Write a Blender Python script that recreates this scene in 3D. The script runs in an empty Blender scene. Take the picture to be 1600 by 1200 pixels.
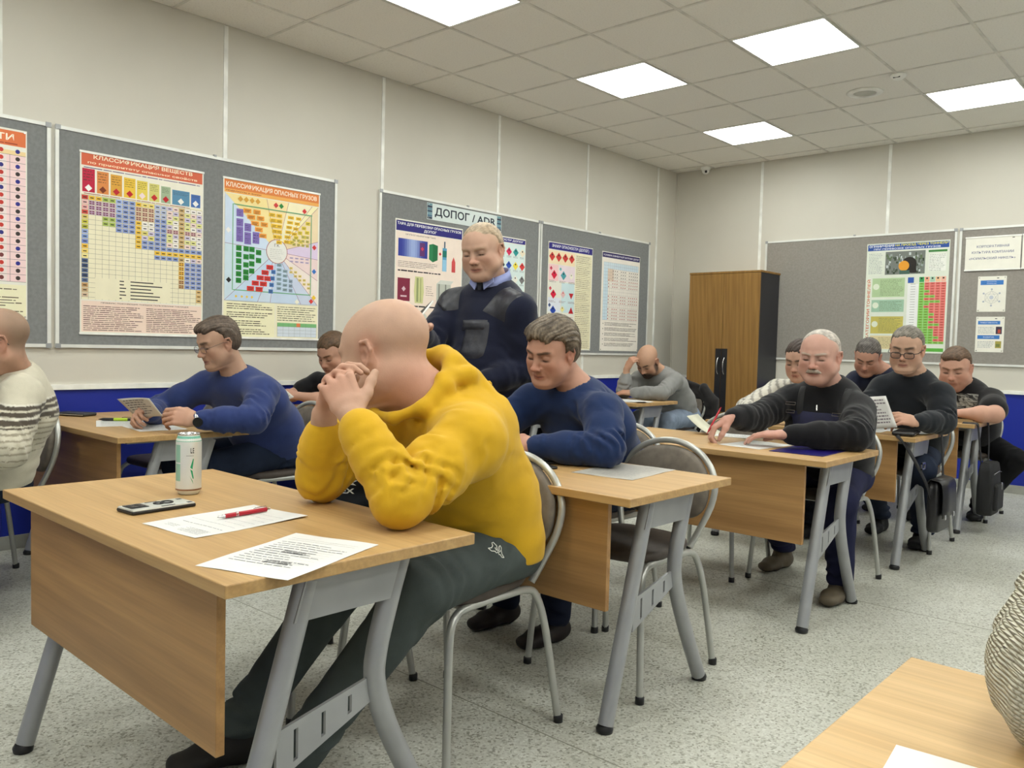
import bpy, bmesh, math, random
import numpy as np
from mathutils import Vector, Matrix

# ------------------------------------------------------------------ camera, world, exposure
scene = bpy.context.scene
cam_d = bpy.data.cameras.new('camera')
cam = bpy.data.objects.new('camera', cam_d)
scene.collection.objects.link(cam)
cam_d.sensor_width = 36.0
cam_d.sensor_fit = 'HORIZONTAL'
cam_d.lens = 1292.2 / 1600 * 36
cam_d.clip_start = 0.02
CAM = (4.752, -7.8534, 1.1234)
def cam_axes(yaw, pitch, roll):
    f = np.array([math.sin(yaw)*math.cos(pitch), math.cos(yaw)*math.cos(pitch), math.sin(pitch)])
    r = np.cross(f, [0, 0, 1]); r /= np.linalg.norm(r); u = np.cross(r, f)
    return math.cos(roll)*r+math.sin(roll)*u, -math.sin(roll)*r+math.cos(roll)*u, f
_r, _u, _f = cam_axes(-0.73285, -0.047204, 0.025666)
cam.matrix_world = Matrix(((_r[0], _u[0], -_f[0], CAM[0]), (_r[1], _u[1], -_f[1], CAM[1]), (_r[2], _u[2], -_f[2], CAM[2]), (0, 0, 0, 1)))
scene.camera = cam
world = bpy.data.worlds.new('world'); scene.world = world
world.use_nodes = True
world.node_tree.nodes['Background'].inputs[0].default_value = (0.9, 0.95, 1.0, 1)
world.node_tree.nodes['Background'].inputs[1].default_value = 0.3
scene.view_settings.view_transform = 'Standard'
scene.view_settings.look = 'None'
scene.view_settings.gamma = 1.0
scene.view_settings.use_curve_mapping = False
scene.view_settings.exposure = 0.0
LAMP_POWER = 19.8        # emission of each ceiling panel
LAMP_COLOR = (0.962, 0.99, 0.94)

# ------------------------------------------------------------------ helpers
random.seed(7)
COL = scene.collection
V = lambda *a: np.array(a if len(a) > 1 else a[0], float)
def unit(v): v = np.asarray(v, float); return v/np.linalg.norm(v)
def lin(c):
    c = np.asarray(c, float)/255.0
    return np.where(c <= 0.04045, c/12.92, ((c+0.055)/1.055)**2.4)
def rgba(c): return (*[float(x) for x in lin(c)], 1.0)

def tag(o, label=None, cat=None, group=None, kind=None):
    if label: o['label'] = label
    if cat: o['category'] = cat
    if group: o['group'] = group
    if kind: o['kind'] = kind
    return o
def empty(name, loc=(0, 0, 0), rz=0.0, label=None, cat=None, group=None, kind=None):
    o = bpy.data.objects.new(name, None); COL.objects.link(o)
    o.location = loc; o.rotation_euler = (0, 0, rz); o.empty_display_size = 0.1
    return tag(o, label, cat, group, kind)
def mk(name, verts, faces, mat, parent=None, smooth=False, cols=None, loc=None, rz=None):
    me = bpy.data.meshes.new(name)
    me.from_pydata([tuple(map(float, v)) for v in verts], [], faces)
    if smooth: me.polygons.foreach_set('use_smooth', [True]*len(me.polygons))
    if cols is not None: vcol(me, cols)
    me.update()
    if mat: me.materials.append(mat)
    return link(name, me, parent, loc, rz)
def link(name, me, parent=None, loc=None, rz=None):
    o = bpy.data.objects.new(name, me); COL.objects.link(o)
    if parent: o.parent = parent
    if loc is not None: o.location = loc
    if rz is not None: o.rotation_euler = (0, 0, rz)
    return o
def vcol(me, cols):
    a = me.attributes.new('Col', 'FLOAT_COLOR', 'POINT')
    c = np.ones((len(me.vertices), 4), np.float32); c[:, :3] = cols
    a.data.foreach_set('color', c.ravel())
def copy_tree(o, parent=None):
    c = o.copy(); COL.objects.link(c)
    if parent: c.parent = parent
    for ch in list(o.children): copy_tree(ch, c)
    return c

class MB:
    """collects simple shapes into one mesh"""
    def __init__(s): s.v = []; s.f = []; s.sm = []
    def add(s, vs, fs, smooth=False):
        n = len(s.v); s.v += [tuple(map(float, v)) for v in vs]
        s.f += [tuple(i+n for i in f) for f in fs]; s.sm += [smooth]*len(fs); return s
    def box(s, a, b, bev=0.0, M=None):
        a = np.minimum(a, b).astype(float); b = np.maximum(np.array(a), np.array(b)).astype(float) if False else np.array(b, float)
        lo = np.minimum(a, b); hi = np.maximum(a, b)
        if bev <= 0:
            vs = [(x, y, z) for x in (lo[0], hi[0]) for y in (lo[1], hi[1]) for z in (lo[2], hi[2])]
            fs = [(0, 1, 3, 2), (4, 6, 7, 5), (0, 4, 5, 1), (2, 3, 7, 6), (0, 2, 6, 4), (1, 5, 7, 3)]
            if M is not None: vs = [tuple(M @ Vector(v)) for v in vs]
            return s.add(vs, fs)
        bm = bmesh.new(); bmesh.ops.create_cube(bm, size=1.0)
        c = (lo+hi)/2; d = hi-lo
        for v in bm.verts: v.co = Vector((c[0]+v.co.x*d[0], c[1]+v.co.y*d[1], c[2]+v.co.z*d[2]))
        bmesh.ops.bevel(bm, geom=bm.edges[:], offset=min(bev, d.min()*0.49), segments=2, affect='EDGES', profile=0.5)
        vs = [v.co.copy() for v in bm.verts]; fs = [[v.index for v in f.verts] for f in bm.faces]
        bm.free()
        if M is not None: vs = [M @ v for v in vs]
        return s.add(vs, fs)
    def tube(s, pts, r, n=12, cap=True, closed=False):
        pts = [np.array(p, float) for p in pts]; m = len(pts)
        rs = r if hasattr(r, '__len__') else [r]*m
        T = []
        for i in range(m):
            if closed: t = pts[(i+1) % m]-pts[(i-1) % m]
            else: t = pts[min(i+1, m-1)]-pts[max(i-1, 0)]
            T.append(unit(t))
        ref = np.array([0, 0, 1.0]) if abs(T[0][2]) < 0.9 else np.array([1.0, 0, 0])
        N = unit(np.cross(T[0], ref)); vs = []
        for i in range(m):
            N = unit(N-T[i]*(N @ T[i])); B = np.cross(T[i], N)
            for k in range(n):
                a = 2*math.pi*k/n
                vs.append(pts[i]+rs[i]*(math.cos(a)*N+math.sin(a)*B))
        fs = []
        for i in range(m if closed else m-1):
            j = (i+1) % m
            for k in range(n):
                l = (k+1) % n
                fs.append((i*n+k, i*n+l, j*n+l, j*n+k))
        s.add(vs, fs, True)
        if cap and not closed:
            s.add(vs[:n], [tuple(range(n))[::-1]]); s.add(vs[-n:], [tuple(range(n))])
        return s
    def lathe(s, prof, c=(0, 0, 0), n=32):
        vs = []; fs = []
        for (r, z) in prof:
            for k in range(n):
                a = 2*math.pi*k/n; vs.append((c[0]+r*math.cos(a), c[1]+r*math.sin(a), c[2]+z))
        for i in range(len(prof)-1):
            for k in range(n):
                l = (k+1) % n; fs.append((i*n+k, i*n+l, (i+1)*n+l, (i+1)*n+k))
        s.add(vs, fs, True)
        s.add(vs[:n], [tuple(range(n))[::-1]]); s.add(vs[-n:], [tuple(range(n))])
        return s
    def slab(s, outline, nrm, t):
        """closed planar outline (3D points) extruded by t along nrm"""
        o = [np.array(p, float) for p in outline]; d = np.array(nrm, float)*t; n = len(o)
        vs = o+[p+d for p in o]
        fs = [tuple(range(n))[::-1], tuple(range(n, 2*n))]+[(i, (i+1) % n, (i+1) % n+n, i+n) for i in range(n)]
        return s.add(vs, fs)
    def mesh(s, name, mat):
        me = bpy.data.meshes.new(name); me.from_pydata(s.v, [], s.f)
        me.polygons.foreach_set('use_smooth', s.sm); me.update()
        if mat: me.materials.append(mat)
        return me
    def build(s, name, mat, parent=None, loc=None, rz=None):
        return link(name, s.mesh(name, mat), parent, loc, rz)
def smooth_pts(pts, k=6):
    """Catmull-Rom through points"""
    P = [np.array(p, float) for p in pts]; P = [2*P[0]-P[1]]+P+[2*P[-1]-P[-2]]; out = []
    for i in range(1, len(P)-2):
        for j in range(k):
            t = j/k
            out.append(0.5*((2*P[i])+(-P[i-1]+P[i+1])*t+(2*P[i-1]-5*P[i]+4*P[i+1]-P[i+2])*t*t+(-P[i-1]+3*P[i]-3*P[i+1]+P[i+2])*t**3))
    out.append(P[-2]); return out

# ------------------------------------------------------------------ materials
def node_mat(name, rough=0.5, metal=0.0, spec=0.5):
    m = bpy.data.materials.new(name); m.use_nodes = True
    nt = m.node_tree; b = nt.nodes['Principled BSDF']
    b.inputs['Roughness'].default_value = rough; b.inputs['Metallic'].default_value = metal
    b.inputs['Specular IOR Level'].default_value = spec
    return m, nt, b
def tex_coord(nt, scale=(1, 1, 1), rot=(0, 0, 0), which='Object'):
    tc = nt.nodes.new('ShaderNodeTexCoord'); mp = nt.nodes.new('ShaderNodeMapping')
    mp.inputs['Scale'].default_value = scale; mp.inputs['Rotation'].default_value = rot
    nt.links.new(tc.outputs[which], mp.inputs[0]); return mp.outputs[0]
def noise(nt, co, scale, detail=3, rough=0.5, dist=0.0):
    n = nt.nodes.new('ShaderNodeTexNoise'); n.inputs['Scale'].default_value = scale
    n.inputs['Detail'].default_value = detail; n.inputs['Roughness'].default_value = rough
    n.inputs['Distortion'].default_value = dist
    nt.links.new(co, n.inputs['Vector']); return n.outputs[0]
def ramp(nt, fac, stops):
    r = nt.nodes.new('ShaderNodeValToRGB'); nt.links.new(fac, r.inputs[0])
    e = r.color_ramp.elements
    while len(e) < len(stops): e.new(0.5)
    for i, (p, c) in enumerate(stops): e[i].position = p; e[i].color = rgba(c)
    return r.outputs[0]
def mixc(nt, fac, a, b, mode='MIX'):
    m = nt.nodes.new('ShaderNodeMix'); m.data_type = 'RGBA'; m.blend_type = mode
    for sock, val in ((m.inputs[0], fac), (m.inputs[6], a), (m.inputs[7], b)):
        if hasattr(val, 'is_linked'): nt.links.new(val, sock)
        elif isinstance(val, (int, float)): sock.default_value = val
        else: sock.default_value = rgba(val)
    return m.outputs[2]
def bump(nt, b, h, strength=0.2, dist=0.005):
    n = nt.nodes.new('ShaderNodeBump'); n.inputs['Strength'].default_value = strength
    n.inputs['Distance'].default_value = dist
    nt.links.new(h, n.inputs['Height']); nt.links.new(n.outputs[0], b.inputs['Normal'])
def plain(name, c, rough=0.5, metal=0.0, var=0.06, nscale=9.0, bmp=0.0, bscale=200, spec=0.5):
    m, nt, b = node_mat(name, rough, metal, spec)
    co = tex_coord(nt); f = noise(nt, co, nscale, 3)
    c = np.array(c, float)
    col = ramp(nt, f, [(0.3, np.clip(c*(1-var), 0, 255)), (0.7, np.clip(c*(1+var), 0, 255))])
    nt.links.new(col, b.inputs['Base Color'])
    if bmp > 0: bump(nt, b, noise(nt, co, bscale, 2), bmp, 0.002)
    return m
def wood(name, c1, c2, c3, ax='X', rough=0.38, sc=1.0):
    m, nt, b = node_mat(name, rough)
    s = {'X': (0.35, 6, 6), 'Y': (6, 0.35, 6), 'Z': (6, 6, 0.35)}[ax]
    co = tex_coord(nt, tuple(sc*x for x in s))
    big = noise(nt, co, 1.3, 2, 0.5, 1.8)
    w = nt.nodes.new('ShaderNodeTexWave'); w.wave_type = 'BANDS'; w.bands_direction = 'DIAGONAL'
    w.inputs['Scale'].default_value = 1.4; w.inputs['Distortion'].default_value = 9.0
    w.inputs['Detail'].default_value = 3.0; w.inputs['Detail Scale'].default_value = 0.7
    nt.links.new(co, w.inputs['Vector'])
    col = ramp(nt, w.outputs[0], [(0.0, c1), (0.55, c2), (1.0, c3)])
    col2 = ramp(nt, big, [(0.3, c1), (0.7, c3)])
    col = mixc(nt, 0.6, col, col2)
    fs = {'X': (3, 120, 120), 'Y': (120, 3, 120), 'Z': (120, 120, 3)}[ax]
    fine = noise(nt, tex_coord(nt, tuple(sc*x for x in fs)), 1.0, 3, 0.6)
    fcol = ramp(nt, fine, [(0.3, (205, 205, 205)), (0.7, (255, 255, 255))])
    col = mixc(nt, 0.5, col, fcol, 'MULTIPLY')
    nt.links.new(col, b.inputs['Base Color'])
    bump(nt, b, fine, 0.04, 0.001)
    return m
def vc_mat(name, rough=0.6, bmp=0.15, bscale=250, var=0.12, spec=0.3, sss=0.0, nscale=14, sheen=0.0, stretch=(1, 1, 1)):
    """colour from the mesh's Col attribute with procedural variation and relief"""
    m, nt, b = node_mat(name, rough, 0, spec)
    a = nt.nodes.new('ShaderNodeAttribute'); a.attribute_name = 'Col'
    co = tex_coord(nt); f = noise(nt, co, nscale, 4)
    k = ramp(nt, f, [(0.25, (255*(1-var),)*3), (0.75, (255, 255, 255))])
    col = mixc(nt, 1.0, a.outputs['Color'], k, 'MULTIPLY')
    nt.links.new(col, b.inputs['Base Color'])
    if bmp > 0: bump(nt, b, noise(nt, tex_coord(nt, stretch), bscale, 3, 0.6), bmp, 0.003)
    if sss: b.inputs['Subsurface Weight'].default_value = sss; b.inputs['Subsurface Radius'].default_value = (0.02, 0.008, 0.004); b.inputs['Subsurface Scale'].default_value = 0.5
    if sheen: b.inputs['Sheen Weight'].default_value = sheen
    return m

M = {}
M['desk_top'] = wood('desk_top_wood', (178, 141, 90), (190, 153, 100), (199, 163, 110), 'X', 0.42)
M['desk_panel'] = wood('desk_panel_wood', (156, 116, 70), (172, 130, 80), (184, 142, 90), 'X', 0.45)
M['oak'] = wood('pale_oak_wood', (196, 160, 108), (205, 170, 118), (213, 179, 128), 'X', 0.45)
M['cabinet_wood'] = wood('cabinet_wood', (132, 96, 42), (148, 110, 52), (160, 120, 60), 'Z', 0.5, 1.6)
M['grey_metal'] = plain('grey_painted_metal', (158, 160, 162), 0.38, 0.35, 0.03)
M['chair_metal'] = plain('chair_painted_metal', (176, 177, 172), 0.3, 0.45, 0.03)
M['black_plastic'] = plain('black_plastic', (24, 24, 26), 0.45)
M['seat_fabric'] = plain('taupe_upholstery', (112, 104, 94), 0.75, 0, 0.08, 30, 0.3, 500)
M['seat_dark'] = plain('dark_brown_seat', (72, 63, 56), 0.6, 0, 0.08, 30, 0.2, 300)
M['white_plastic'] = plain('white_plastic', (236, 236, 230), 0.4)
M['alu'] = plain('aluminium_profile', (224, 225, 220), 0.4, 0.15, 0.03)
M['felt'] = plain('grey_felt', (128, 130, 130), 0.95, 0, 0.04, 60, 0.4, 700)
M['felt_warm'] = plain('warm_grey_felt', (145, 140, 133), 0.95, 0, 0.04, 60, 0.4, 700)
M['wall'] = plain('wall_laminate', (206, 202, 190), 0.55, 0, 0.012, 2.0)
M['wall_blue'] = plain('wall_blue_laminate', (14, 36, 142), 0.45, 0, 0.03, 2.0)
M['paper'] = plain('paper', (238, 238, 234), 0.7, 0, 0.01)
M['print'] = vc_mat('printed_ink', 0.45, 0, 200, 0.03)
M['skin'] = vc_mat('skin', 0.55, 0.10, 260, 0.05, 0.3, 0.03, 30)
M['hair'] = vc_mat('hair', 0.55, 0.5, 160, 0.35, 0.3, 0, 60, 0, (1, 1, 1))
M['knit'] = vc_mat('knit_cloth', 0.88, 0.25, 330, 0.12, 0.15, 0, 12, 0.15)
M['fleece'] = vc_mat('fleece_cloth', 0.85, 0.12, 420, 0.08, 0.15, 0, 10, 0.1)
M['denim'] = vc_mat('trouser_cloth', 0.85, 0.25, 380, 0.2, 0.15, 0, 10)
M['shoe'] = vc_mat('shoe_leather', 0.6, 0.15, 120, 0.15)
M['nylon'] = plain('dark_nylon', (36, 37, 46), 0.45, 0, 0.2, 30, 0.3, 90)
M['leather'] = plain('black_leather', (26, 25, 26), 0.35, 0, 0.15, 30, 0.3, 200)
M['strap'] = plain('black_webbing', (20, 20, 22), 0.7, 0, 0.1, 60, 0.3, 600)
M['steel'] = plain('bright_steel', (200, 200, 200), 0.22, 0.9, 0.02)
M['glass_frame'] = plain('spectacle_frame', (34, 30, 30), 0.35)
M['wire_frame'] = plain('thin_metal_frame', (90, 82, 76), 0.3, 0.7)
def glass_mat(name, c=(1, 1, 1, 1), rough=0.02):
    m = bpy.data.materials.new(name); m.use_nodes = True; nt = m.node_tree
    b = nt.nodes['Principled BSDF']; t = nt.nodes.new('ShaderNodeBsdfTransparent'); g = nt.nodes.new('ShaderNodeBsdfGlossy')
    mx = nt.nodes.new('ShaderNodeMixShader'); mx.inputs[0].default_value = 0.12
    g.inputs['Roughness'].default_value = rough; t.inputs[0].default_value = c
    nt.links.new(t.outputs[0], mx.inputs[1]); nt.links.new(g.outputs[0], mx.inputs[2])
    nt.links.new(mx.outputs[0], nt.nodes['Material Output'].inputs[0]); nt.nodes.remove(b); return m
M['lens'] = glass_mat('spectacle_lens')
M['clear_sleeve'] = glass_mat('clear_plastic_sleeve', (0.97, 0.97, 0.97, 1), 0.12)
def floor_mat():
    m, nt, b = node_mat('speckled_vinyl', 0.42, 0, 0.4)
    co = tex_coord(nt)
    v = nt.nodes.new('ShaderNodeTexVoronoi'); v.inputs['Scale'].default_value = 150
    nt.links.new(co, v.inputs['Vector'])
    sp = ramp(nt, v.outputs['Color'], [(0.0, (128, 126, 114)), (0.2, (150, 149, 138)), (0.34, (184, 184, 174)), (0.75, (196, 197, 188)), (1.0, (212, 213, 205))])
    v2 = nt.nodes.new('ShaderNodeTexVoronoi'); v2.inputs['Scale'].default_value = 75
    nt.links.new(tex_coord(nt, (1, 1.4, 1), (0, 0, 0.6)), v2.inputs['Vector'])
    dk = ramp(nt, v2.outputs['Distance'], [(0.1, (105, 102, 88)), (0.22, (255, 255, 255))])
    col = mixc(nt, 0.55, sp, dk, 'MULTIPLY')
    big = ramp(nt, noise(nt, co, 2.0, 3), [(0.3, (236, 236, 232)), (0.7, (255, 255, 255))])
    col = mixc(nt, 1.0, col, big, 'MULTIPLY')
    nt.links.new(col, b.inputs['Base Color']); return m
M['floor'] = floor_mat()
def tile_mat():
    m, nt, b = node_mat('mineral_ceiling_tile', 0.9, 0, 0.2)
    co = tex_coord(nt)
    n = noise(nt, co, 110, 4, 0.7)
    col = ramp(nt, n, [(0.30, (212, 208, 200)), (0.42, (238, 235, 227)), (0.7, (242, 239, 231))])
    nt.links.new(col, b.inputs['Base Color']); bump(nt, b, n, 0.3, 0.003); return m
M['tile'] = tile_mat()
M['grid'] = plain('ceiling_grid_metal', (218, 215, 206), 0.6)
def emis(name, c, s):
    m = bpy.data.materials.new(name); m.use_nodes = True; nt = m.node_tree
    nt.nodes.remove(nt.nodes['Principled BSDF']); e = nt.nodes.new('ShaderNodeEmission')
    e.inputs[0].default_value = (*c, 1); e.inputs[1].default_value = s
    nt.links.new(e.outputs[0], nt.nodes['Material Output'].inputs[0]); return m
M['lamp'] = emis('led_diffuser', LAMP_COLOR, LAMP_POWER)
# ================================================================== the room
RX, RY, RZ = 7.3, -10.0, 3.012     # right wall X, front wall Y, ceiling height
DADO = 0.822
# floor with welded seams
fl = MB().box((0, RY, -0.05), (RX, 0, 0)).build('floor', M['floor']); tag(fl, kind='structure')
fl['label'] = 'speckled pale grey vinyl floor'
mseam = plain('weld_seam', (140, 139, 126), 0.6)
for y in (-8.04, -6.03, -4.02, -2.01):
    MB().box((0, y-0.002, 0), (RX, y+0.002, 0.0006)).build('floor_seam', mseam, fl)
# walls: thin core plus laminate panels, blue skirting panels, joint strips, dado rail, baseboard
def wall(name, length, place, first, step=1.22, blue=True, base=True):
    """place(s, z, out) -> point; s along the wall, out = distance into the room"""
    def slabq(s0, s1, z0, z1, o0, o1):
        vs = [place(s, z, o) for s in (s0, s1) for z in (z0, z1) for o in (o0, o1)]
        fs = [(0, 1, 3, 2), (4, 6, 7, 5), (0, 4, 5, 1), (2, 3, 7, 6), (0, 2, 6, 4), (1, 5, 7, 3)]
        return vs, fs
    core = MB().add(*slabq(0, length, 0, RZ+0.05, -0.1, -0.012)).build(name, M['wall']); tag(core, kind='structure')
    js = []; s = first
    while s < length: js.append(s); s += step
    edges = [0]+js+[length]
    for i in range(len(edges)-1):
        a, b = edges[i], edges[i+1]
        if b-a < 0.03: continue
        MB().add(*slabq(a+0.0015, b-0.0015, DADO, RZ+0.02, -0.012, 0)).build('wall_panel', M['wall'], core)
        MB().add(*slabq(a+0.0015, b-0.0015, 0, DADO, -0.012, 0)).build('blue_wall_panel', M['wall_blue'] if blue else M['wall'], core)
    for s in js:
        MB().add(*slabq(s-0.0135, s+0.0135, DADO+0.03, RZ, 0, 0.004)).build('joint_strip', M['white_plastic'], core)
    MB().add(*slabq(0, length, DADO, DADO+0.028, 0, 0.014)).build('dado_rail', M['white_plastic'], core)
    return core, slabq
mbase = plain('grey_baseboard', (150, 150, 142), 0.6)
wl, sq = wall('wall_left', -RY, lambda s, z, o: (o, -s, z), 0.37)
b_ = MB().add(*sq(0, -RY, 0, 0.07, 0, 0.012)).build('baseboard_left', mbase); tag(b_, kind='structure')
MB().add(*sq(0, 0.012, DADO+0.03, RZ, 0, 0.01)).build('corner_strip', M['wall'], wl)
wb, sq = wall('wall_back', RX, lambda s, z, o: (s, -o, z), 0.98)
b_ = MB().add(*sq(0, RX, 0, 0.07, 0, 0.012)).build('baseboard_back', mbase); tag(b_, kind='structure')
wr_, sq = wall('wall_right', -RY, lambda s, z, o: (RX-o, -s, z), 0.9)
wf, sq = wall('wall_front', RX, lambda s, z, o: (s, RY+o, z), 0.7)

# ceiling: slab, T-bars, tiles
ce = MB().box((0, RY, RZ+0.04), (RX, 0, RZ+0.1)).build('ceiling', M['tile']); tag(ce, kind='structure')
GX = [0.0]+[0.45+0.6*i for i in range(12)]; GX = [x for x in GX if x < RX]+[RX]
GY = [0.0, -0.181]; 
while GY[-1]-0.6 > RY: GY.append(round(GY[-1]-0.6, 4))
GY.append(RY)
LAMPS = {(2, 8), (2, 5), (2, 2), (4, 5), (5, 2), (2, 11), (2, 14), (5, 9), (5, 12), (5, 15), (8, 2), (8, 5), (8, 8), (8, 11), (8, 14), (11, 2), (11, 5), (11, 8), (11, 11), (11, 14)}  # also holds unseen panels, added outside the view to light the room
tile_me = MB().box((-0.2925, -0.2925, 0), (0.2925, 0.2925, 0.015), 0.004).mesh('ceiling_tile', M['tile'])
for i in range(len(GX)-1):
    for j in range(len(GY)-1):
        if (i, j) in LAMPS: continue
        x0, x1, y0, y1 = GX[i], GX[i+1], GY[j+1], GY[j]
        if x1-x0 > 0.59 and y1-y0 > 0.59:
            link('ceiling_tile', tile_me, ce, ((x0+x1)/2, (y0+y1)/2, RZ+0.004))
        elif x1-x0 > 0.04 and y1-y0 > 0.04:
            MB().box((x0+0.004, y0+0.004, RZ+0.004), (x1-0.004, y1-0.004, RZ+0.019), 0.003).build('ceiling_tile', M['tile'], ce)
for x in GX[1:-1]: MB().box((x-0.009, RY, RZ), (x+0.009, 0, RZ+0.012)).build('grid_bar', M['grid'], ce)
for y in GY[1:-1]: MB().box((0, y-0.0089, RZ+0.0002), (RX, y+0.0089, RZ+0.012)).build('grid_bar', M['grid'], ce)
LL = {(2, 8): 'square LED ceiling panel at the top edge nearest the board wall', (2, 5): 'square LED ceiling panel in the middle of the line beside the left wall',
      (2, 2): 'square LED ceiling panel farthest back, nearest the camera dome corner', (4, 5): 'square LED ceiling panel left of the small smoke detector',
      (5, 2): 'square LED ceiling panel at the right, beyond the round speaker'}
frame_me = None
for (i, j) in sorted(LAMPS):
    x0, x1, y0, y1 = GX[i], GX[i+1], GY[j+1], GY[j]
    cx, cy = (x0+x1)/2, (y0+y1)/2
    t = empty('led_panel', (cx, cy, RZ), 0, LL.get((i, j), 'unseen square LED panel added in the ceiling to light the room'), 'ceiling light', 'LED panels in the ceiling')
    if frame_me is None:
        fm = MB()
        for a, b in (((-0.297, -0.297), (0.297, -0.279)), ((-0.297, 0.279), (0.297, 0.297)), ((-0.297, -0.279), (-0.279, 0.279)), ((0.279, -0.279), (0.297, 0.279))):
            fm.box((*a, 0.0), (*b, 0.014))
        frame_me = fm.mesh('panel_frame', M['white_plastic'])
        diff_me = MB().box((-0.279, -0.279, 0.002), (0.279, 0.279, 0.008)).mesh('diffuser', M['lamp'])
    link('panel_frame', frame_me, t); link('diffuser', diff_me, t)
# round ceiling speaker
t = empty('ceiling_speaker', (2.54, -1.66, RZ), 0, 'round white speaker grille in a ceiling tile near the back wall', 'speaker')
MB().lathe([(0.118, 0.004), (0.125, 0.0), (0.125, -0.003), (0.112, -0.008), (0.085, -0.010), (0.078, -0.006), (0.078, 0.002)], n=40).build('rim', M['white_plastic'], t)
MB().lathe([(0.076, -0.003), (0.06, -0.007), (0.02, -0.009), (0.001, -0.009)], n=32).build('grille', plain('speaker_grille', (188, 187, 178), 0.6), t)
# detector
t = empty('smoke_detector', (2.85, -1.92, RZ), 0, 'small white smoke detector on the ceiling grid', 'smoke detector')
MB().lathe([(0.048, 0.001), (0.05, -0.004), (0.046, -0.016), (0.03, -0.028), (0.018, -0.032), (0.001, -0.033)], n=28).build('housing', M['white_plastic'], t)
MB().box((-0.022, -0.036, -0.026), (0.022, -0.03, -0.02)).build('slot', M['black_plastic'], t)
# dome camera in the corner
t = empty('security_camera', (0.40, -0.10, RZ), 0, 'small white and black dome camera in the ceiling corner', 'camera')
MB().lathe([(0.05, 0.0), (0.052, -0.012), (0.046, -0.026), (0.038, -0.03)], n=28).build('base', M['white_plastic'], t)
dm = MB().lathe([(0.036, -0.028), (0.038, -0.04), (0.031, -0.056), (0.016, -0.067), (0.001, -0.070)], n=24).build('housing', M['white_plastic'], t)
MB().lathe([(0.012, 0.0), (0.012, 0.012), (0.001, 0.013)], n=16).build('lens', M['black_plastic'], t, (0.019, -0.030, -0.052)).rotation_euler = (math.radians(75), 0, math.radians(35))

# ------------------------------------------------------------------ pin boards
def lplace(y, z, o): return (o, y, z)          # left wall
def bplace(x, z, o): return (x, -o, z)          # back wall
def pboard(name, label, place, a, b, felt='felt', z0=1.048, z1=2.215, bar=0.018):
    t = empty(name, place((a+b)/2, z0, 0), 0, label, 'pin board', 'grey pin boards on the walls')
    org = np.array(place((a+b)/2, z0, 0))
    def bx(s0, s1, za, zb, o0, o1, nm, mat):
        vs = [np.array(place(s, z, o))-org for s in (s0, s1) for z in (za, zb) for o in (o0, o1)]
        return MB().add(vs, [(0, 1, 3, 2), (4, 6, 7, 5), (0, 4, 5, 1), (2, 3, 7, 6), (0, 2, 6, 4), (1, 5, 7, 3)]).build(nm, mat, t)
    bx(a+0.004, b-0.004, z0+0.004, z1-0.004, 0.003, 0.013, 'felt_panel', M[felt])
    bx(a, b, z0, z0+bar, 0.002, 0.019, 'frame_bar', M['alu']); bx(a, b, z1-bar, z1, 0.002, 0.019, 'frame_bar', M['alu'])
    bx(a, a+bar, z0+bar, z1-bar, 0.002, 0.0185, 'frame_bar', M['alu']); bx(b-bar, b, z0+bar, z1-bar, 0.002, 0.0185, 'frame_bar', M['alu'])
    for s in (a, b-0.024):
        for z in (z0-0.003, z1-0.022):
            bx(s-0.001, s+0.025, z, z+0.025, 0.019, 0.023, 'corner_cap', M['grey_metal'])
    for s in ((a+b)/2,):
        bx(s-0.008, s+0.008, z1-0.004, z1+0.008, 0.003, 0.022, 'hanging_clip', M['grey_metal'])
    return t
pboard('pinboard', 'grey pin board at the far left edge of the picture', lplace, -8.02, -6.238)
pboard('pinboard', 'grey pin board holding the two large colourful classification posters', lplace, -6.216, -4.43)
pboard('pinboard', 'grey pin board behind the standing man with the blue lettered sign', lplace, -4.06, -2.275)
pboard('pinboard', 'grey pin board with two narrow posters beside the room corner', lplace, -2.262, -0.51)
pboard('pinboard', 'grey pin board on the back wall behind the wardrobe and tunnel poster', bplace, 1.05, 2.785, 'felt_warm')
pboard('pinboard', 'grey pin board at the right edge with white notice sheets', bplace, 2.805, 4.60, 'felt_warm')

# ------------------------------------------------------------------ posters: flat print cut as thin coloured shapes
_tc = {}
def text_shape(s, bold=0.0):
    key = (s, bold)
    if key in _tc: return _tc[key]
    cu = bpy.data.curves.new('txt', 'FONT'); cu.body = s; cu.size = 1.0; cu.resolution_u = 2
    cu.offset = bold; cu.align_x = 'LEFT'
    ob = bpy.data.objects.new('txt', cu); COL.objects.link(ob)
    dg = bpy.context.evaluated_depsgraph_get(); me = bpy.data.meshes.new_from_object(ob.evaluated_get(dg))
    vs = np.array([v.co[:2] for v in me.vertices]) if len(me.vertices) else np.zeros((0, 2))
    fs = [tuple(p.vertices) for p in me.polygons]
    bpy.data.objects.remove(ob); bpy.data.curves.remove(cu); bpy.data.meshes.remove(me)
    if len(vs): vs = vs-vs.min(0); ext = vs.max(0)
    else: ext = np.array([1, 1])
    _tc[key] = (vs, fs, ext); return _tc[key]
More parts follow.
